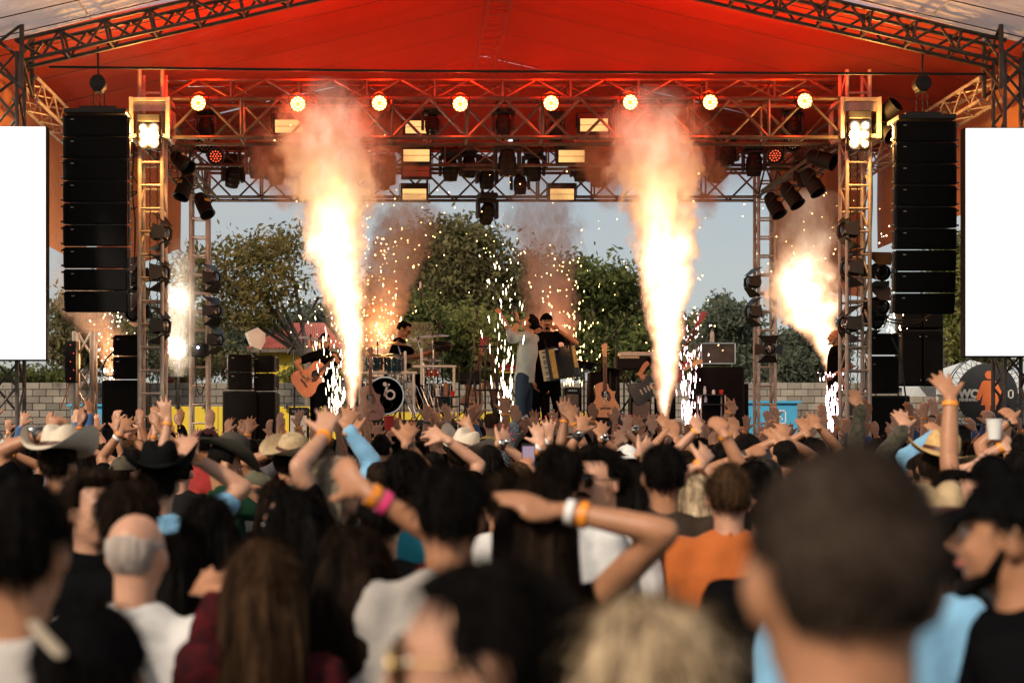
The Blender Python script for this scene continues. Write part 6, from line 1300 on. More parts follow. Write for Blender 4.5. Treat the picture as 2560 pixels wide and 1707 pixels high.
person('woman with straight black hair in a blue denim shirt', (520, 1238), 4.1, yaw=6, hair='long', hc='black', skin='m', shirt='blue', female=True, sleeve='long')
person('woman with long black hair, face turned left', (738, 1215), 4.0, yaw=58, hair='long', hc='black', skin='l', shirt='black', female=True, face=True)
person('person in a dusty pink top between the bald man and the denim woman', (432, 1330), 3.8, yaw=0, hair='long', hc='black', skin='m', shirt='pink', female=True, sleeve='long')
person('long haired woman with ash blond hair holding an arm straight up', (840, 1135), 5.2, yaw=-105, hair='long', hc='ash', skin='l', shirt='black', female=True, face=True, glasses='k', voxel=HV, arms=[A(1, (815, 1085), (822, 1003), 'open', 'o', dy=.0, pole=(-.5, -1, -.3), n=(0, 1, .1), thumb=-1)])
# ---- left middle rows
person('man in a cream cowboy hat with a brown band raising a fist with a watch', (146, 1098), 6.6, yaw=-16, hair='short', hc='dark', skin='m', shirt='black', hat='cream', voxel=HV, arms=[A(-1, (112, 1082), (150, 1032), 'fist', 'W', dy=.05, pole=(-.6, 0, -1), n=(1, .3, -.2), thumb=1)])
person('man in a black cowboy hat and light blue shirt reaching forward', (398, 1140), 5.9, yaw=6, hair='short', hc='black', skin='l', shirt='ltblue', hat='black', voxel=HV, arms=[A(1, (484, 1142), (452, 1075), 'open', 'o', dy=.12, pole=(1, .2, -.4), n=(-.3, 1, 0))])
person('bearded man in a dark olive cowboy hat and green shirt looking down', (556, 1108), 8.0, yaw=-72, hp=-22, hair='short', hc='black', skin='m', shirt='green', hat='olive', face=True, beard='f', voxel=HV, arms=[A(1, (590, 1228), (650, 1235), 'relax', 's', dy=-.15, n=(0, 0, -1))])
person('person in a tan straw cowboy hat with an olive shirt', (722, 1112), 8.4, yaw=-55, hr=14, hair='short', hc='dark', skin='m', shirt='olive', hat='straw', arms=[A(-1, (690, 1130), (680, 1105), 'relax', '', dy=.0)])
person('man in a maroon cap below the left rear tower', (518, 1072), 11.0, yaw=-40, hair='short', hc='black', skin='m', shirt='red', hat='cap_red')
person('person in a black cap with one hand spread high left of the yellow hoarding', (452, 1140), 9.4, yaw=0, hair='short', hc='black', skin='l', shirt='charcoal', voxel=HV, hat='cap_black', arms=[A(-1, (421, 1050), (405, 982), 'open', 'o', dy=.1, thumb=-1)])
person('person with a silver bracelet pointing a fist over the straw hats', (690, 1195), 6.6, yaw=-15, hair='long', hc='dark', skin='l', shirt='black', female=True, voxel=HV, arms=[A(1, (742, 1172), (785, 1142), 'grip', 's', dy=.2)])
person('person in a pale blue shirt raising one arm beside the left flame', (815, 1120), 8.0, yaw=-6, hair='short', hc='black', skin='m', shirt='ltblue', sleeve='long', voxel=HV, arms=[A(1, (868, 1072), (880, 1008), 'open', '', dy=.1)])
person('person with both hands up and orange and white bands by the left subwoofer', (330, 1118), 10.0, yaw=5, hair='short', hc='black', skin='m', shirt='black', voxel=HV, arms=[A(-1, (305, 1078), (318, 1035), 'open', 'ow', dy=.1), A(1, (326, 1092), (322, 1062), 'relax', 'o', dy=.2)])
person('person in a camouflage cap in front of the left subwoofer', (306, 1140), 8.8, yaw=-10, hair='short', hc='dark', skin='m', shirt='black', hat='cap_camo')
person('person with pale hands held high beside the cream cowboy hat', (195, 1112), 10.2, yaw=0, hair='long', hc='black', skin='l', shirt='black', female=True, voxel=HV, arms=[A(1, (215, 1120), (240, 1064), 'open', 'o', dy=.1, nails=1)])
person('woman at the far left edge making a peace sign', (12, 1130), 9.0, yaw=0, hair='long', hc='brown', skin='m', shirt='black', female=True, voxel=HV, arms=[A(1, (24, 1130), (14, 1078), 'peace', 'o', dy=.1)])
person('person with bare raised forearm in front of the left front tower', (392, 1100), 11.6, yaw=0, hair='short', hc='black', skin='m', shirt='black', voxel=HV, arms=[A(1, (392, 1062), (384, 1012), 'flat', '', dy=.15)])
# ---- centre rows
person('person with a tanned forearm and orange band left of the red cup', (925, 1128), 8.6, yaw=0, hair='short', hc='black', skin='m', shirt='white', voxel=HV, arms=[A(-1, (888, 1080), (868, 1030), 'open', 'o', dy=.05, pole=(1, 0, -.7), thumb=1)])
person('person with short black hair holding up a red cup', (952, 1085), 11.2, yaw=0, hair='short', hc='black', skin='m', shirt='black', sleeve='long', voxel=HV, arms=[A(1, (980, 1100), (976, 1068), 'grip', 'o', dy=.15)])
cup('red plastic cup held up in front of the drum riser', 973, 1075, 11.32, MT['redcup'], .11, .045)
person('man with curly black hair and a teal shirt in the centre crowd', (1020, 1130), 5.6, yaw=0, hair='curly', hc='black', skin='m', shirt='teal', voxel=HV)
person('person with a black wristband raising an open palm', (955, 1150), 7.0, yaw=4, hair='short', hc='dark', skin='m', shirt='black', voxel=HV, arms=[A(1, (1015, 1105), (1030, 1050), 'open', 'k', dy=.15)])
person('person with a pale bent wrist waving left of the cream hat', (1085, 1128), 8.0, yaw=0, hair='short', hc='black', skin='l', shirt='black', voxel=HV, arms=[A(1, (1112, 1095), (1058, 1068), 'open', '', dy=.1, pole=(1, .2, -.5), n=(0, 1, -.5))])
person('person in a cream cowboy hat with a dark band below the drum riser', (1150, 1098), 9.2, yaw=-30, hr=18, hair='short', hc='dark', skin='m', shirt='black', hat='cream')
person('child in a yellow t-shirt sitting high above the crowd', (1228, 1030), 12.2, yaw=0, hair='short', hc='brown', skin='l', shirt='yellow', H=1.45)
person('man with dark hair carrying the child in yellow', (1213, 1095), 11.7, yaw=0, hair='short', hc='black', skin='m', shirt='black')
person('person with an orange band and spread fingers left of the child', (1215, 1125), 9.8, yaw=0, hair='long', hc='brown', skin='m', shirt='black', female=True, voxel=HV, arms=[A(-1, (1180, 1078), (1150, 1032), 'open', 'o', dy=.1, thumb=-1)])
person('person in a checked sleeve reaching up in front of the singer', (1300, 1118), 12.0, yaw=0, hair='short', hc='black', skin='m', shirt='check', sleeve='long', voxel=HV, arms=[A(-1, (1287, 1056), (1285, 1008), 'flat', 'o', dy=.1)])
person('person with a round silver watch beside the child in yellow', (1222, 1110), 8.6, yaw=-8, hair='long', hc='black', skin='l', shirt='black', female=True, voxel=HV, arms=[A(1, (1248, 1105), (1282, 1075), 'open', 'S', dy=.1, nails=1)])
person('person filming with a raised phone in the middle of the crowd', (1298, 1150), 7.6, yaw=0, hair='pony', hc='brown', skin='m', shirt='black', female=True, voxel=HV, arms=[A(1, (1322, 1170), (1322, 1130), 'grip', '', dy=.2)])
p = at(1321, 1142, 7.9); t = thing('phone', 'phone with a lit screen held up in the crowd', 'phone', p); obj(MB().box(p, (.075, .009, .15), b=.006), 'case', MT['key_black'], t, False); obj(MB().box(p+Vector((0, -.006, -.005)), (.066, .002, .13)), 'screen', glow('phone_screen', (.5, .4, .6), .10), t, False)
p = at(1318, 1056, 14.6); t = thing('phone', 'white phone with camera lenses seen from behind near the feet of the singer', 'phone', p); obj(MB().box(p, (.075, .009, .15), RY_(-28), b=.006), 'case', MT['white_plastic'], t, False); obj(MB().box(p+Vector((-.01, -.007, .035)), (.032, .006, .034), RY_(-28), b=.003), 'camera_bump', MT['key_black'], t, False)
person('person with an open pale hand and a two tone band, centre', (1388, 1150), 8.6, yaw=0, hair='short', hc='black', skin='l', shirt='black', voxel=HV, arms=[A(-1, (1355, 1112), (1340, 1052), 'open', 'wo', dy=.1, thumb=-1)])
person('woman with red nails and a white band raising her hand', (1410, 1118), 9.8, yaw=0, hair='long', hc='black', skin='l', shirt='black', female=True, voxel=.009, arms=[A(-1, (1375, 1098), (1372, 1032), 'open', 'wo', dy=.1, nails=1, thumb=-1)])
person('person in a white hat behind two tall raised hands', (1412, 1080), 12.6, yaw=0, hair='short', hc='black', skin='m', shirt='white', hat='cream')
person('person with two arms raised very high in front of the accordion player', (1445, 1120), 10.6, yaw=0, hair='short', hc='black', skin='m', shirt='black', voxel=HV, arms=[A(-1, (1412, 1046), (1406, 985), 'open', 'o', dy=.12), A(1, (1430, 1052), (1436, 1002), 'open', 'o', dy=.05)])
person('person with a steel watch on a spread hand below the accordion player', (1490, 1140), 8.8, yaw=0, hair='short', hc='black', skin='m', shirt='charcoal', voxel=HV, arms=[A(-1, (1450, 1082), (1466, 1024), 'open', 'W', dy=.1)])
person('person with a silver watch below the acoustic guitar', (1468, 1112), 10.4, yaw=0, hair='short', hc='black', skin='m', shirt='black', voxel=HV, arms=[A(1, (1503, 1092), (1516, 1048), 'open', 'S', dy=.1)])
person('woman with red nails waving both hands below the acoustic guitar', (1575, 1118), 11.2, yaw=0, hair='long', hc='dark', skin='l', shirt='black', female=True, voxel=.009, arms=[A(-1, (1560, 1098), (1538, 1068), 'open', '', dy=.1, nails=1, thumb=-1), A(1, (1572, 1082), (1566, 1026), 'open', '', dy=.15, nails=1)])
person('person with a silver watch on a raised hand left of the right flame', (1610, 1098), 12.2, yaw=0, hair='short', hc='black', skin='m', shirt='black', voxel=HV, arms=[A(-1, (1592, 1070), (1598, 1032), 'open', 'S', dy=.1)])
person('person making a peace sign with a black band below the right flame', (1645, 1105), 11.8, yaw=0, hair='long', hc='black', skin='l', shirt='black', female=True, voxel=HV, arms=[A(-1, (1630, 1075), (1626, 1033), 'peace', 'k', dy=.1)])
person('person reaching both hands towards the right flame', (1672, 1118), 10.4, yaw=0, hair='short', hc='dark', skin='m', shirt='black', voxel=HV, arms=[A(-1, (1668, 1075), (1656, 1030), 'open', '', dy=.15), A(1, (1690, 1095), (1690, 1048), 'flat', '', dy=.1)])
person('man with sunglasses and a moustache in a white shirt, turned towards the camera', (1502, 1120), 5.1, yaw=132, hair='curly', hc='black', skin='l', shirt='white', sleeve='long', face=True, glasses='k', beard='m', collar=True, voxel=.009, wide=1.06)
person('man with thick black hair in front of the man with sunglasses', (1398, 1112), 4.9, yaw=-4, hair='short', hc='black', skin='m', shirt='white')
person('person with a gold bracelet stretching an arm forward', (1545, 1160), 7.8, yaw=-12, hair='long', hc='brown', skin='l', shirt='black', female=True, voxel=HV, arms=[A(1, (1598, 1132), (1648, 1095), 'open', 'g', dy=.2)])
person('person in a white cap in the middle right of the crowd', (1568, 1112), 9.2, yaw=0, hair='short', hc='dark', skin='m', shirt='white', hat='cap_white', extra='backcap')
person('young man with a dark brown hooded jacket seen from behind', (1660, 1108), 5.2, yaw=-6, hair='short', hc='black', skin='m', shirt='brown', sleeve='long', wide=1.06)
person('woman with straight dark hair left of the hooded jacket', (1600, 1150), 6.4, yaw=0, hair='long', hc='black', skin='m', shirt='black', female=True)
person('woman with long golden blond hair and a raised spread hand', (1742, 1185), 6.0, yaw=0, hair='long', hc='blond', skin='l', shirt='charcoal', female=True, voxel=HV, arms=[A(-1, (1757, 1158), (1792, 1108), 'open', 'o', dy=.12, pole=(-1, 0, -.6), thumb=-1)])
person('man with short brown hair in a rust orange jacket', (1822, 1160), 5.0, yaw=-8, hair='short', hc='brown', skin='l', shirt='rust', sleeve='long', wide=1.12, collar=True)
person('person raising a clenched fist with an orange band on the right', (1885, 1150), 6.7, yaw=0, hair='short', hc='black', skin='m', shirt='black', voxel=HV, arms=[A(-1, (1806, 1078), (1786, 1030), 'fist', 'o', dy=.1, pole=(.6, 0, -1))])
person('person with thick curly black hair behind the rust jacket', (1868, 1085), 9.4, yaw=0, hair='curly', hc='black', skin='m', shirt='black', voxel=HV)
person('person with a black wristband reaching sideways behind the man nearest the camera', (1912, 1140), 7.4, yaw=-10, hair='bob', hc='salt', skin='m', shirt='grey', female=True, voxel=HV, arms=[A(-1, (1872, 1135), (1928, 1108), 'flat', 'k', dy=.1, pole=(-1, 0, -.5), n=(0, .5, -1))])
person('person making a peace sign high in front of the draped rack', (1845, 1080), 11.4, yaw=0, hair='short', hc='black', skin='m', shirt='black', voxel=HV, arms=[A(-1, (1830, 1026), (1830, 992), 'peace', 'o', dy=.1)])
person('person with an orange band making a peace sign by the pink sparks', (1768, 1112), 9.8, yaw=0, hair='short', hc='dark', skin='l', shirt='black', voxel=HV, arms=[A(-1, (1744, 1072), (1738, 1032), 'peace', 'o', dy=.1)])
person('person with a pointing hand below the right drink table', (1806, 1105), 10.8, yaw=0, hair='short', hc='black', skin='m', shirt='black', voxel=HV, arms=[A(1, (1838, 1085), (1842, 1040), 'flat', '', dy=.1)])
person('person with a short crop and pale neck below the pink sparks', (1712, 1120), 7.4, yaw=0, hair='buzz', hc='dark', skin='l', shirt='black')
# ---- right rows
person('person with two spread hands left of the man nearest the camera', (1965, 1098), 9.0, yaw=0, hair='short', hc='black', skin='m', shirt='black', voxel=HV, arms=[A(-1, (1938, 1100), (1930, 1062), 'open', '', dy=.12), A(1, (1962, 1098), (1972, 1048), 'open', '', dy=.1)])
person('person with fingers spread wide above the man nearest the camera', (2035, 1090), 10.5, yaw=0, hair='short', hc='black', skin='m', shirt='black', voxel=HV, arms=[A(-1, (2016, 1080), (2010, 1036), 'open', '', dy=.1), A(1, (2042, 1062), (2044, 1026), 'peace', '', dy=.15)])
person('person with a long sleeve reaching up in front of the right front tower', (2190, 1095), 11.0, yaw=0, hair='short', hc='black', skin='m', shirt='camo', sleeve='long', voxel=HV, arms=[A(-1, (2152, 1016), (2142, 968), 'flat', 'o', dy=.1, thumb=-1)])
person('person in a camouflage sleeve with an orange band on the right', (2305, 1130), 8.2, yaw=0, hair='short', hc='dark', skin='l', shirt='camo', sleeve='long', voxel=HV, arms=[A(-1, (2262, 1070), (2262, 1018), 'open', 'o', dy=.1)])
person('person in a golden straw hat and denim shirt on the right', (2338, 1112), 6.9, yaw=-25, hr=16, hair='short', hc='dark', skin='m', shirt='denim', hat='gold')
person('person in a light blue sleeve holding up a cupped hand', (2372, 1110), 9.4, yaw=0, hair='short', hc='black', skin='m', shirt='ltblue', sleeve='long', voxel=HV, arms=[A(-1, (2342, 1085), (2334, 1045), 'relax', 'wo', dy=.1)])
person('man in black with a long bare arm stretched up beside the toilet sign', (2478, 1140), 6.2, yaw=0, hair='short', hc='black', skin='m', shirt='black', hat='cap_black', voxel=.009, arms=[A(-1, (2376, 995), (2364, 922), 'open', 'o', dy=.1, pole=(-.6, 0, -.5), thumb=1)])
person('person holding a white cup with an orange band at the right edge', (2556, 1130), 7.2, yaw=0, hair='curly', hc='black', skin='l', shirt='black', voxel=HV, arms=[A(-1, (2512, 1112), (2506, 1060), 'grip', 'o', dy=.1)])
cup('white cup held up at the right edge of the crowd', 2486, 1098, 7.3, MT['white_plastic'], .10, .04)
person('woman with dark hair smiling to the right under the straw hat', (2385, 1168), 6.0, yaw=-128, hair='long', hc='black', skin='l', shirt='black', female=True, face=True)
person('person with a black wristband just below the toilet sign', (2545, 1085), 9.4, yaw=0, hair='short', hc='black', skin='m', shirt='black', voxel=HV, arms=[A(-1, (2530, 1048), (2524, 1008), 'relax', 'k', dy=.1)])
person('person in a tan top half hidden by the man nearest the camera', (2345, 1255), 4.2, yaw=-10, hair='short', hc='brown', skin='m', shirt='tan', sleeve='long', hat='straw')
person('woman with tied dark hair in a white top behind the bent raised arm', (1255, 1165), 5.0, yaw=8, hair='pony', hc='dark', skin='m', shirt='white', female=True)
person('dark haired person behind the raised arm with the pink band', (955, 1215), 4.6, yaw=0, hair='short', hc='black', skin='m', shirt='black')
person('person with black hair behind the rust jacket and the man nearest the camera', (1948, 1215), 3.9, yaw=0, hair='short', hc='black', skin='m', shirt='black')
person('person in black in front of the cap at the right edge', (2440, 1330), 3.4, yaw=0, hair='long', hc='black', skin='m', shirt='black', female=True)
# ---- far rows, smaller
LM = [(0, 'below the left screen'), (90, 'under the left array'), (190, 'before the short truss stand'), (262, 'before the left subwoofers'), (350, 'before the left front tower'), (420, 'before the yellow hoarding'), (520, 'before the left stacked speakers'), (620, 'before the narrow subwoofer'), (700, 'before the left guitarist'), (790, 'under the left flame'),
      (880, 'before the bass drum'), (980, 'before the drummer'), (1060, 'before the drink table'), (1140, 'before the guitar stand'), (1240, 'before the singer'), (1340, 'before the accordion player'), (1430, 'before the small amplifier'), (1490, 'before the acoustic guitar'), (1570, 'before the cream amplifier'), (1640, 'under the right flame'), (1710, 'under the pink sparks'),
      (1780, 'before the draped rack'), (1870, 'before the right blue booth'), (1950, 'before the right rear tower'), (2040, 'before the bald stagehand'), (2110, 'before the right front tower'), (2200, 'before the right subwoofer'), (2290, 'before the white tents'), (2400, 'below the toilet sign'), (2500, 'below the right screen')]
hairs = ['short', 'short', 'curly', 'long', 'pony', 'short', 'long']
rr = random.Random(5); used = set()
for i in range(92):
    px = 8+i*28+rr.uniform(-12, 12); yd = [13.4, 14.6, 12.4, 15.6, 14.0][i % 5]+rr.uniform(-.25, .25); py = 1100+rr.uniform(-12, 26); fem = rr.random() < .45
    hair_ = rr.choice(['long', 'pony', 'bob', 'long']) if fem else rr.choice(['short', 'curly', 'short', 'quiff']); hc_ = rr.choice(['black', 'dark', 'black', 'brown', 'dark']); shirt_ = rr.choice(['black', 'charcoal', 'black', 'maroon', 'white', 'denim', 'grey', 'black', 'olive'])
    lm = [b_ for a, b_ in LM if a <= px+8][-1]; n_arm = rr.choice([1, 1, 2, 2, 1]); ar = []
    sc_ = F/yd; hz = py+.05*sc_
    for k in range(n_arm):
        sd = (1 if rr.random() < .5 else -1) if n_arm == 1 else (1, -1)[k]
        wx = px+sd*rr.uniform(.16, .34)*sc_; wy = py-rr.uniform(.02, .22)*sc_; ps = rr.choice(['open', 'open', 'open', 'open', 'flat', 'peace', 'fist'] if n_arm == 1 else ['open', 'open', 'flat', 'relax'])
        bl = rr.choice(['o', 'o', 'o', '', 'k']); ar.append(A(sd, (wx, wy), (wx+rr.uniform(-8, 8), wy-.165*sc_), ps, bl, dy=rr.uniform(.05, .2), n=(rr.uniform(-.7, .7), 1, rr.uniform(-.2, .3))))
    ps0 = {'open': 'an open hand', 'flat': 'a flat hand', 'relax': 'a loose hand', 'peace': 'a peace sign', 'fist': 'a fist'}[ar[0]['pose']]
    what = f'raising {ps0}' if n_arm == 1 else 'raising both hands'
    hn = {'short': 'short', 'curly': 'curly', 'quiff': 'swept', 'long': 'long', 'pony': 'tied', 'bob': 'bobbed'}[hair_]; cn = {'dark': 'dark brown'}.get(hc_, hc_)
    lab = f'{hn} haired person in {shirt_} {what} {lm}'
    if lab in used: lab = f'{hn} {cn} haired person in {shirt_} {what} {lm}'
    if lab in used: lab = lab.replace('person', 'second person')
    if lab in used: lab = lab.replace('second', 'third')
    used.add(lab)
    person(lab, (px, py), yd, yaw=rr.uniform(-14, 14), hair=hair_, hc=hc_, skin=rr.choice('mmld'), shirt=shirt_, female=fem, voxel=.0102, shv=.03, arms=ar, group='far rows of the crowd', sleeve=rr.choice(['short', 'short', 'long', 'short']) if shirt_ != 'denim' else 'long')
# ================================================================ FLAMES, SMOKE AND SPARKS
def curve_node(t, pts):
    n = t.nodes.new('ShaderNodeFloatCurve'); c = n.mapping.curves[0]
    while len(c.points) > 2: c.points.remove(c.points[1])
    c.points[0].location = pts[0]; c.points[1].location = pts[-1]
    for p in pts[1:-1]: c.points.new(*p)
    for p in c.points: p.handle_type = 'AUTO'
    n.mapping.use_clip = False; n.mapping.update(); return n
def plume(label, name, y, prof, dens, emit, smoke_col, nscale=4.6, namp=.8, step=.0, seed=0, cat='smoke', bright=10, ecol=((1, .28, .06), (1, .80, .58)), soft=.3):
    """prof: list of (px, py, radius_px) from bottom to top; dens/emit: curves over height 0..1"""
    s = y/F; z0, z1 = Z(prof[0][1], y), Z(prof[-1][1], y); Hh = z1-z0; x0 = X(prof[0][0], y)
    fr = [(Z(p[1], y)-z0)/Hh for p in prof]; cx = [(X(p[0], y)-x0) for p in prof]; rd = [p[2]*s*1.1 for p in prof]; rmax = max(rd); cmax = max(1e-3, max(abs(c) for c in cx))
    t = thing(name, label, cat, (x0, y, z0), 'flames and smoke of the pyrotechnics')
    mb = MB(); ang = np.arange(16)*2*math.pi/16; pts = []; rad = []
    pts = [(x0+c, y, z0+f*Hh) for c, f in zip(cx, fr)]; rad = [r*1.55+.05 for r in rd]
    # vertical stack of horizontal rings keeps the envelope simple
    V = []; 
    for p, r in zip([(pts[0][0], y, pts[0][2]-.03)]+pts+[(pts[-1][0], y, pts[-1][2]+rad[-1]*.25)], [rad[0]*.6]+rad+[rad[-1]*.4]): V.append(np.stack([p[0]+np.cos(ang)*r, p[1]+np.sin(ang)*r, np.full(16, p[2])], 1))
    n = len(V); Fc = [(i*16+j, i*16+(j+1) % 16, (i+1)*16+(j+1) % 16, (i+1)*16+j) for i in range(n-1) for j in range(16)]; Fc += [tuple(range(15, -1, -1)), tuple((n-1)*16+j for j in range(16))]; mb.add(np.vstack(V), Fc)
    m = bpy.data.materials.new(name+'_volume'); m.use_nodes = True; tr = m.node_tree; tr.nodes.clear(); N = tr.nodes.new; L = tr.links.new
    def math_(op, a, b=None, c=None, clamp=False):
        q = N('ShaderNodeMath'); q.operation = op; q.use_clamp = clamp
        for i, v in enumerate((a, b, c)):
            if v is None: continue
            if isinstance(v, (int, float)): q.inputs[i].default_value = v
            else: L(v, q.inputs[i])
        return q.outputs[0]
    tc = N('ShaderNodeTexCoord').outputs['Object']; sp = N('ShaderNodeSeparateXYZ'); L(tc, sp.inputs[0]); x, yy, z = sp.outputs
    h = math_('DIVIDE', z, Hh, clamp=True)
    def curve(pts): c = curve_node(tr, pts); L(h, c.inputs['Value']); return c.outputs[0]
    cc = math_('MULTIPLY', math_('SUBTRACT', curve([(f, .5+.5*c/cmax) for f, c in zip(fr, cx)]), .5), 2*cmax); rr_ = math_('MULTIPLY', curve([(f, r/rmax) for f, r in zip(fr, rd)]), rmax)
    dx = math_('SUBTRACT', x, cc); r = math_('SQRT', math_('ADD', math_('MULTIPLY', dx, dx), math_('MULTIPLY', yy, yy))); q = math_('DIVIDE', r, rr_)
    mpn = N('ShaderNodeMapping'); mpn.inputs['Location'].default_value = (seed*3.1, seed*1.7, seed*2.3); mpn.inputs['Scale'].default_value = (1, 1, .72); L(tc, mpn.inputs[0])
    nz = N('ShaderNodeTexNoise'); nz.inputs['Scale'].default_value = nscale; nz.inputs['Detail'].default_value = 6; nz.inputs['Roughness'].default_value = .62; nz.inputs['Distortion'].default_value = .25; L(mpn.outputs[0], nz.inputs['Vector'])
    nn = math_('MULTIPLY', math_('SUBTRACT', nz.outputs['Fac'], .5), math_('ADD', math_('MULTIPLY', h, namp*1.6), namp*1.7))
    qn = math_('ADD', q, nn)
    def ss(v, a, b): 
        k = N('ShaderNodeMapRange'); k.interpolation_type = 'SMOOTHSTEP'; k.inputs[1].default_value = a; k.inputs[2].default_value = b; k.inputs[3].default_value = 1; k.inputs[4].default_value = 0; L(v, k.inputs[0]); return k.outputs[0]
    n2 = N('ShaderNodeTexNoise'); n2.inputs['Scale'].default_value = nscale*2.1; n2.inputs['Detail'].default_value = 4; n2.inputs['Distortion'].default_value = .6; L(mpn.outputs[0], n2.inputs['Vector'])
    tx2 = N('ShaderNodeMapRange'); tx2.inputs[1].default_value = .36; tx2.inputs[2].default_value = .66; tx2.inputs[3].default_value = .25; tx2.inputs[4].default_value = 1.6; L(n2.outputs['Fac'], tx2.inputs[0])
    d = math_('MULTIPLY', ss(qn, 1-soft, 1.0), math_('MULTIPLY', curve(dens), tx2.outputs[0])); v = N('ShaderNodeVolumePrincipled'); L(d, v.inputs['Density']); v.inputs['Color'].default_value = (*smoke_col, 1); v.inputs['Anisotropy'].default_value = .1
    if emit:  # emission also stands in for flame light on the smoke
        e = math_('MULTIPLY', math_('MULTIPLY', math_('MULTIPLY', ss(qn, .05, .85), curve(emit)), math_('ADD', math_('MULTIPLY', tx2.outputs[0], .5), .45)), bright); L(e, v.inputs['Emission Strength'])
        mxc = N('ShaderNodeMix'); mxc.data_type = 'RGBA'; hm_ = N('ShaderNodeMapRange'); hm_.interpolation_type = 'SMOOTHSTEP'; hm_.inputs[1].default_value = .30; hm_.inputs[2].default_value = .62; L(h, hm_.inputs[0]); mc0 = N('ShaderNodeMix'); mc0.data_type = 'RGBA'; mc0.inputs[6].default_value = (*ecol[0], 1); mc0.inputs[7].default_value = (1, .56, .36, 1); L(hm_.outputs[0], mc0.inputs[0]); L(mc0.outputs[2], mxc.inputs[6]); mxc.inputs[7].default_value = (*ecol[1], 1); L(ss(qn, .1, .8), mxc.inputs[0]); L(mxc.outputs[2], v.inputs['Emission Color'])
    o_ = N('ShaderNodeOutputMaterial'); L(v.outputs[0], o_.inputs['Volume'])
    try: m.cycles.volume_step_rate = .6
    except Exception: pass
    o = obj(mb, 'plume', m, t, False); o['kind'] = 'stuff'; return t
FL = (1, .50, .18)
def k2(l): return [(a*1.0884, b_*1.0884, r*1.0884) for a, b_, r in l]
tA = plume('tall white-hot flame with peach smoke on the left of the stage', 'flame_jet', 17.85, k2([(808, 1000, 8), (808, 936, 11), (810, 890, 22), (808, 820, 28), (800, 740, 40), (782, 650, 54), (770, 560, 66), (768, 460, 86), (758, 370, 106), (752, 290, 108), (756, 225, 84)]),
      [(0, 7), (.3, 8), (.5, 7), (.7, 6), (.84, 3.4), (.94, 1.2), (1, .1)], [(0, .55), (.12, .8), (.3, 1), (.50, .95), (.60, .45), (.70, .13), (.82, .065), (.93, .035), (1, .01)], (.95, .86, .78), seed=1, cat='flame', bright=36)  # tail of the emission curve makes the upper smoke glow peach
lamp('flame_glow', at(850, 690, 17.7), FL, 45, .25, parent=tA); lamp('flame_glow', at(840, 520, 17.3), FL, 70, .3, parent=tA)
tD = plume('tall white-hot flame with peach smoke on the right of the stage', 'flame_jet', 17.85, k2([(1526, 1005, 8), (1526, 946, 13), (1528, 890, 26), (1530, 820, 32), (1530, 740, 44), (1532, 650, 58), (1528, 560, 68), (1512, 460, 80), (1505, 370, 102), (1500, 300, 104), (1496, 240, 80)]),
      [(0, 7), (.3, 8), (.5, 7), (.7, 6), (.84, 3.4), (.94, 1.2), (1, .1)], [(0, .5), (.12, .75), (.3, 1), (.50, .95), (.60, .45), (.70, .13), (.82, .065), (.93, .035), (1, .01)], (.95, .86, .78), seed=4, cat='flame', bright=36)
lamp('flame_glow', at(1668, 690, 17.7), FL, 45, .25, parent=tD); lamp('flame_glow', at(1650, 520, 17.3), FL, 70, .3, parent=tD)
tE = plume('white fireball rising from a thin flame beside the right front tower', 'fireball', 20.6, k2([(1908, 965, 8), (1910, 900, 16), (1908, 840, 20), (1896, 780, 36), (1862, 735, 62), (1846, 690, 76), (1842, 640, 72), (1850, 590, 66), (1856, 530, 76), (1850, 470, 70)]),
      [(0, 7), (.3, 7), (.5, 8), (.7, 5), (.8, 2.2), (1, 1.0)], [(0, .6), (.2, .7), (.42, 1), (.6, 1), (.72, .3), (.82, .05), (1, .02)], (.93, .80, .68), seed=7, cat='flame', bright=36)
lamp('flame_glow', at(2010, 745, 20.3), FL, 45, .3, parent=tE)
tB = plume('orange glowing smoke with gold sparks behind the drummer', 'smoke_plume', 21.9, k2([(868, 860, 26), (874, 760, 44), (890, 680, 58), (905, 600, 66), (925, 530, 72), (940, 470, 50)]), [(0, 5), (.5, 4.2), (1, 1.6)], [(0, .8), (.25, .6), (.4, .25), (.6, .12), (1, .05)], (.90, .62, .48), seed=9, bright=5)  # this smoke emits its own orange in place of light falling on it
lamp('flame_glow', at(950, 810, 21.5), (1, .42, .12), 30, .2, parent=tB)
tC = plume('pinkish smoke rising behind the accordion player', 'smoke_plume', 21.9, k2([(1270, 860, 24), (1275, 780, 44), (1268, 700, 58), (1258, 620, 62), (1252, 550, 80), (1240, 480, 84), (1230, 430, 50)]), [(0, 4), (.4, 3.4), (.7, 1.7), (1, .6)], [(0, .5), (.2, .35), (.35, .15), (.6, .06), (1, .02)], (.88, .60, .52), seed=12, bright=4)
lamp('flame_glow', at(1395, 850, 21.4), (1, .40, .14), 26, .2, parent=tC)
tF = plume('thin orange smoke drifting below the left array', 'smoke_plume', 20.2, k2([(262, 880, 20), (256, 800, 42), (215, 740, 62), (185, 680, 66), (170, 610, 56), (160, 520, 40)]), [(0, 2.5), (.5, 1.6), (1, .5)], None, (.90, .66, .50), seed=15, soft=.7)
lamp('flame_glow', at(285, 900, 20.0), (1, .42, .15), 45, .15, parent=tF)
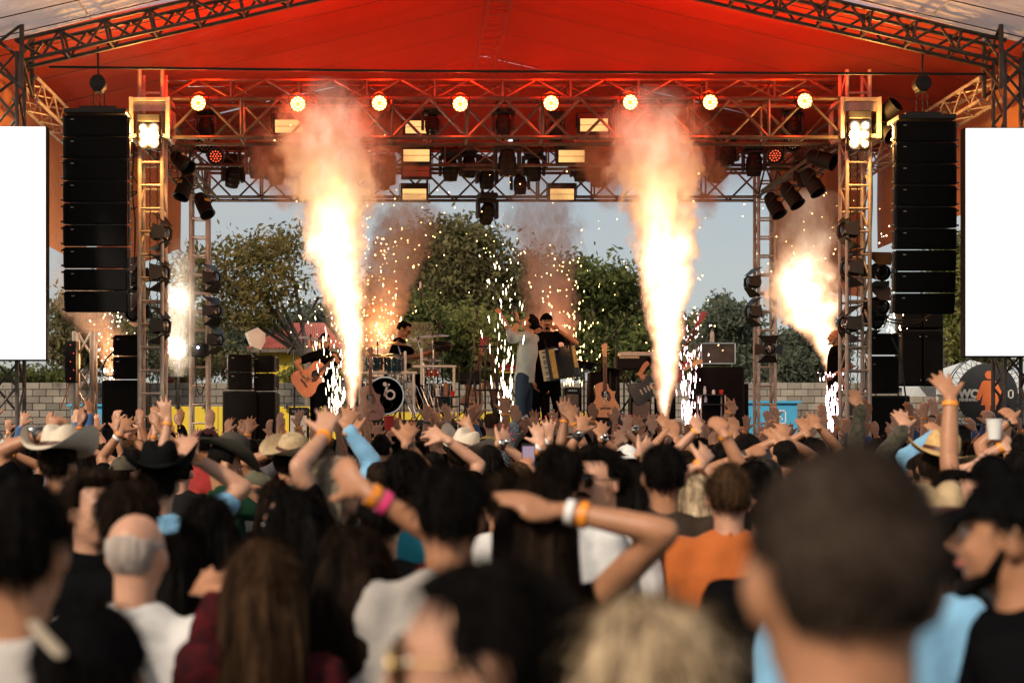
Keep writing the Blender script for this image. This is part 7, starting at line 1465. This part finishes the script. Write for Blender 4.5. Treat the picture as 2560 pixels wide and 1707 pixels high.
for i_, (lab, pr) in enumerate((('orange smoke drifting round the left end of the lighting grid', [(655, 480, 30), (648, 430, 60), (640, 380, 78), (648, 320, 78), (670, 265, 50)]), ('orange smoke drifting left of the right flame', [(1400, 480, 26), (1395, 430, 54), (1388, 380, 74), (1395, 320, 74), (1410, 265, 46)]), ('orange smoke drifting right of the right flame', [(1622, 500, 26), (1620, 440, 50), (1612, 380, 70), (1600, 320, 70), (1590, 265, 44)]), ('orange smoke drifting right of the left flame', [(885, 470, 26), (880, 420, 50), (878, 370, 66), (872, 315, 66), (868, 265, 40)]))):
    plume(lab, 'smoke_plume', 19.85, k2(pr), [(0, .6), (.3, 3.0), (.7, 3.0), (1, .5)], None, (.95, .60, .42), seed=40+i_*3, soft=.7, nscale=3.2, namp=.7)
# ---- sparks
SPK = {'w': glow('white_hot_sparks', (1, .80, .52), 14), 'g': glow('gold_sparks', (1, .58, .20), 12), 'p': glow('pink_white_sparks', (1, .60, .62), 14)}
def sparks(label, px, py0, py1, w0, w1, y, n, c, size=.0072, stretch=6.0, lean=0, dots=.15):
    t = thing('spark_fountain', label, 'sparks', at(px, py0, y), 'spark fountains'); mb = MB(); O = [(1, 0, 0), (0, 1, 0), (-1, 0, 0), (0, -1, 0), (0, 0, 1), (0, 0, -1)]; Fo = [(0, 1, 4), (1, 2, 4), (2, 3, 4), (3, 0, 4), (1, 0, 5), (2, 1, 5), (3, 2, 5), (0, 3, 5)]
    rs = np.random.RandomState(int(px)); s = y/F
    for k in range(n):
        h = rs.rand()**1.4; lat = rs.normal()*(w0+(w1-w0)*h)*.5*s; z = Z(py0+(py1-py0)*h, y); x = X(px, y)+lat+lean*h*s; r = size*.8*rs.uniform(.35, 1.2); st_ = 1.9*stretch*(1.15-h)*rs.uniform(.5, 1.5)+1 if rs.rand() > dots else 1.0
        V = np.array(O)*np.array((r, r, r*st_)); a = math.atan2(lat*.6, .6)*.6; ca, sa = math.cos(a), math.sin(a); V = np.stack([V[:, 0]*ca+V[:, 2]*sa, V[:, 1], -V[:, 0]*sa+V[:, 2]*ca], 1); mb.add(V+np.array((x, y+rs.normal()*(w0+(w1-w0)*h)*.35*s, z)), Fo)
    o = obj(mb, 'sparks', SPK[c], t); o['kind'] = 'stuff'
sparks('white spark fountain in front of the left guitarist', 838, 1040, 720, 10, 100, 18.9, 170, 'w'); sparks('white spark fountain in front of the singer', 1262, 1062, 610, 8, 80, 18.4, 150, 'w', .0075); sparks('pink white spark jet left of the draped rack', 1722, 1086, 780, 6, 60, 18.8, 190, 'p'); sparks('spark jet at the foot of the right fireball', 2078, 1066, 930, 6, 40, 19.4, 120, 'p', .009)
sparks('gold sparks falling around the accordion player', 1425, 960, 640, 60, 110, 21.2, 170, 'g', .012, 1.5); sparks('gold sparks in the smoke behind the drummer', 955, 870, 470, 60, 170, 21.5, 190, 'g', .013, 1.0, dots=.7); sparks('gold sparks above the left flame', 845, 900, 300, 120, 190, 18.8, 60, 'g', .012, .8, dots=.8); sparks('gold sparks around the right flame', 1690, 900, 420, 90, 140, 18.9, 80, 'g', .012, .8, dots=.8)
sparks('sparks below the left array', 280, 1000, 770, 20, 70, 20.1, 120, 'w', .012, 1.0, dots=.7); sparks('sparks scattered between the right towers', 2030, 700, 470, 140, 160, 20.6, 45, 'g', .012, .6, dots=.8); sparks('sparks beside the right array', 2225, 830, 560, 40, 60, 19.2, 90, 'w', .012, 1.0, dots=.6)
sparks('single sparks drifting in front of the lighting grid', 1290, 640, 440, 300, 420, 20.9, 40, 'g', .012, .5, dots=.9)

# ---- thin theatrical haze trapped under the roof; red lamp light is tinted into its colour
hz = MB().box((SX, 20.4, 7.30), (12.4, 5.6, 1.66)).box((SX, 22.1, 6.1), (10.6, 2.1, .66)); hm = bpy.data.materials.new('stage_haze'); hm.use_nodes = True; ht_ = hm.node_tree; ht_.nodes.clear(); hv = ht_.nodes.new('ShaderNodeVolumePrincipled'); hv.inputs['Density'].default_value = .15; hv.inputs['Color'].default_value = (.95, .26, .17, 1); ho_ = ht_.nodes.new('ShaderNodeOutputMaterial'); ht_.links.new(hv.outputs[0], ho_.inputs['Volume'])
o = obj(hz, 'stage_smoke', hm, None, False); tag(o, 'thin stage smoke with red lamp light in its tint, hanging under the roof', 'smoke', None, 'stuff')

plume('pale glowing smoke around the white flood lamps between the left towers', 'smoke_plume', 21.0, k2([(410, 860, 30), (410, 800, 46), (412, 740, 50), (414, 680, 50), (416, 620, 44), (420, 560, 26)]), [(0, .9), (.5, 1.1), (1, .5)], None, (.92, .86, .78), seed=31, soft=.9, nscale=2.0, namp=.5)
finish_remesh()
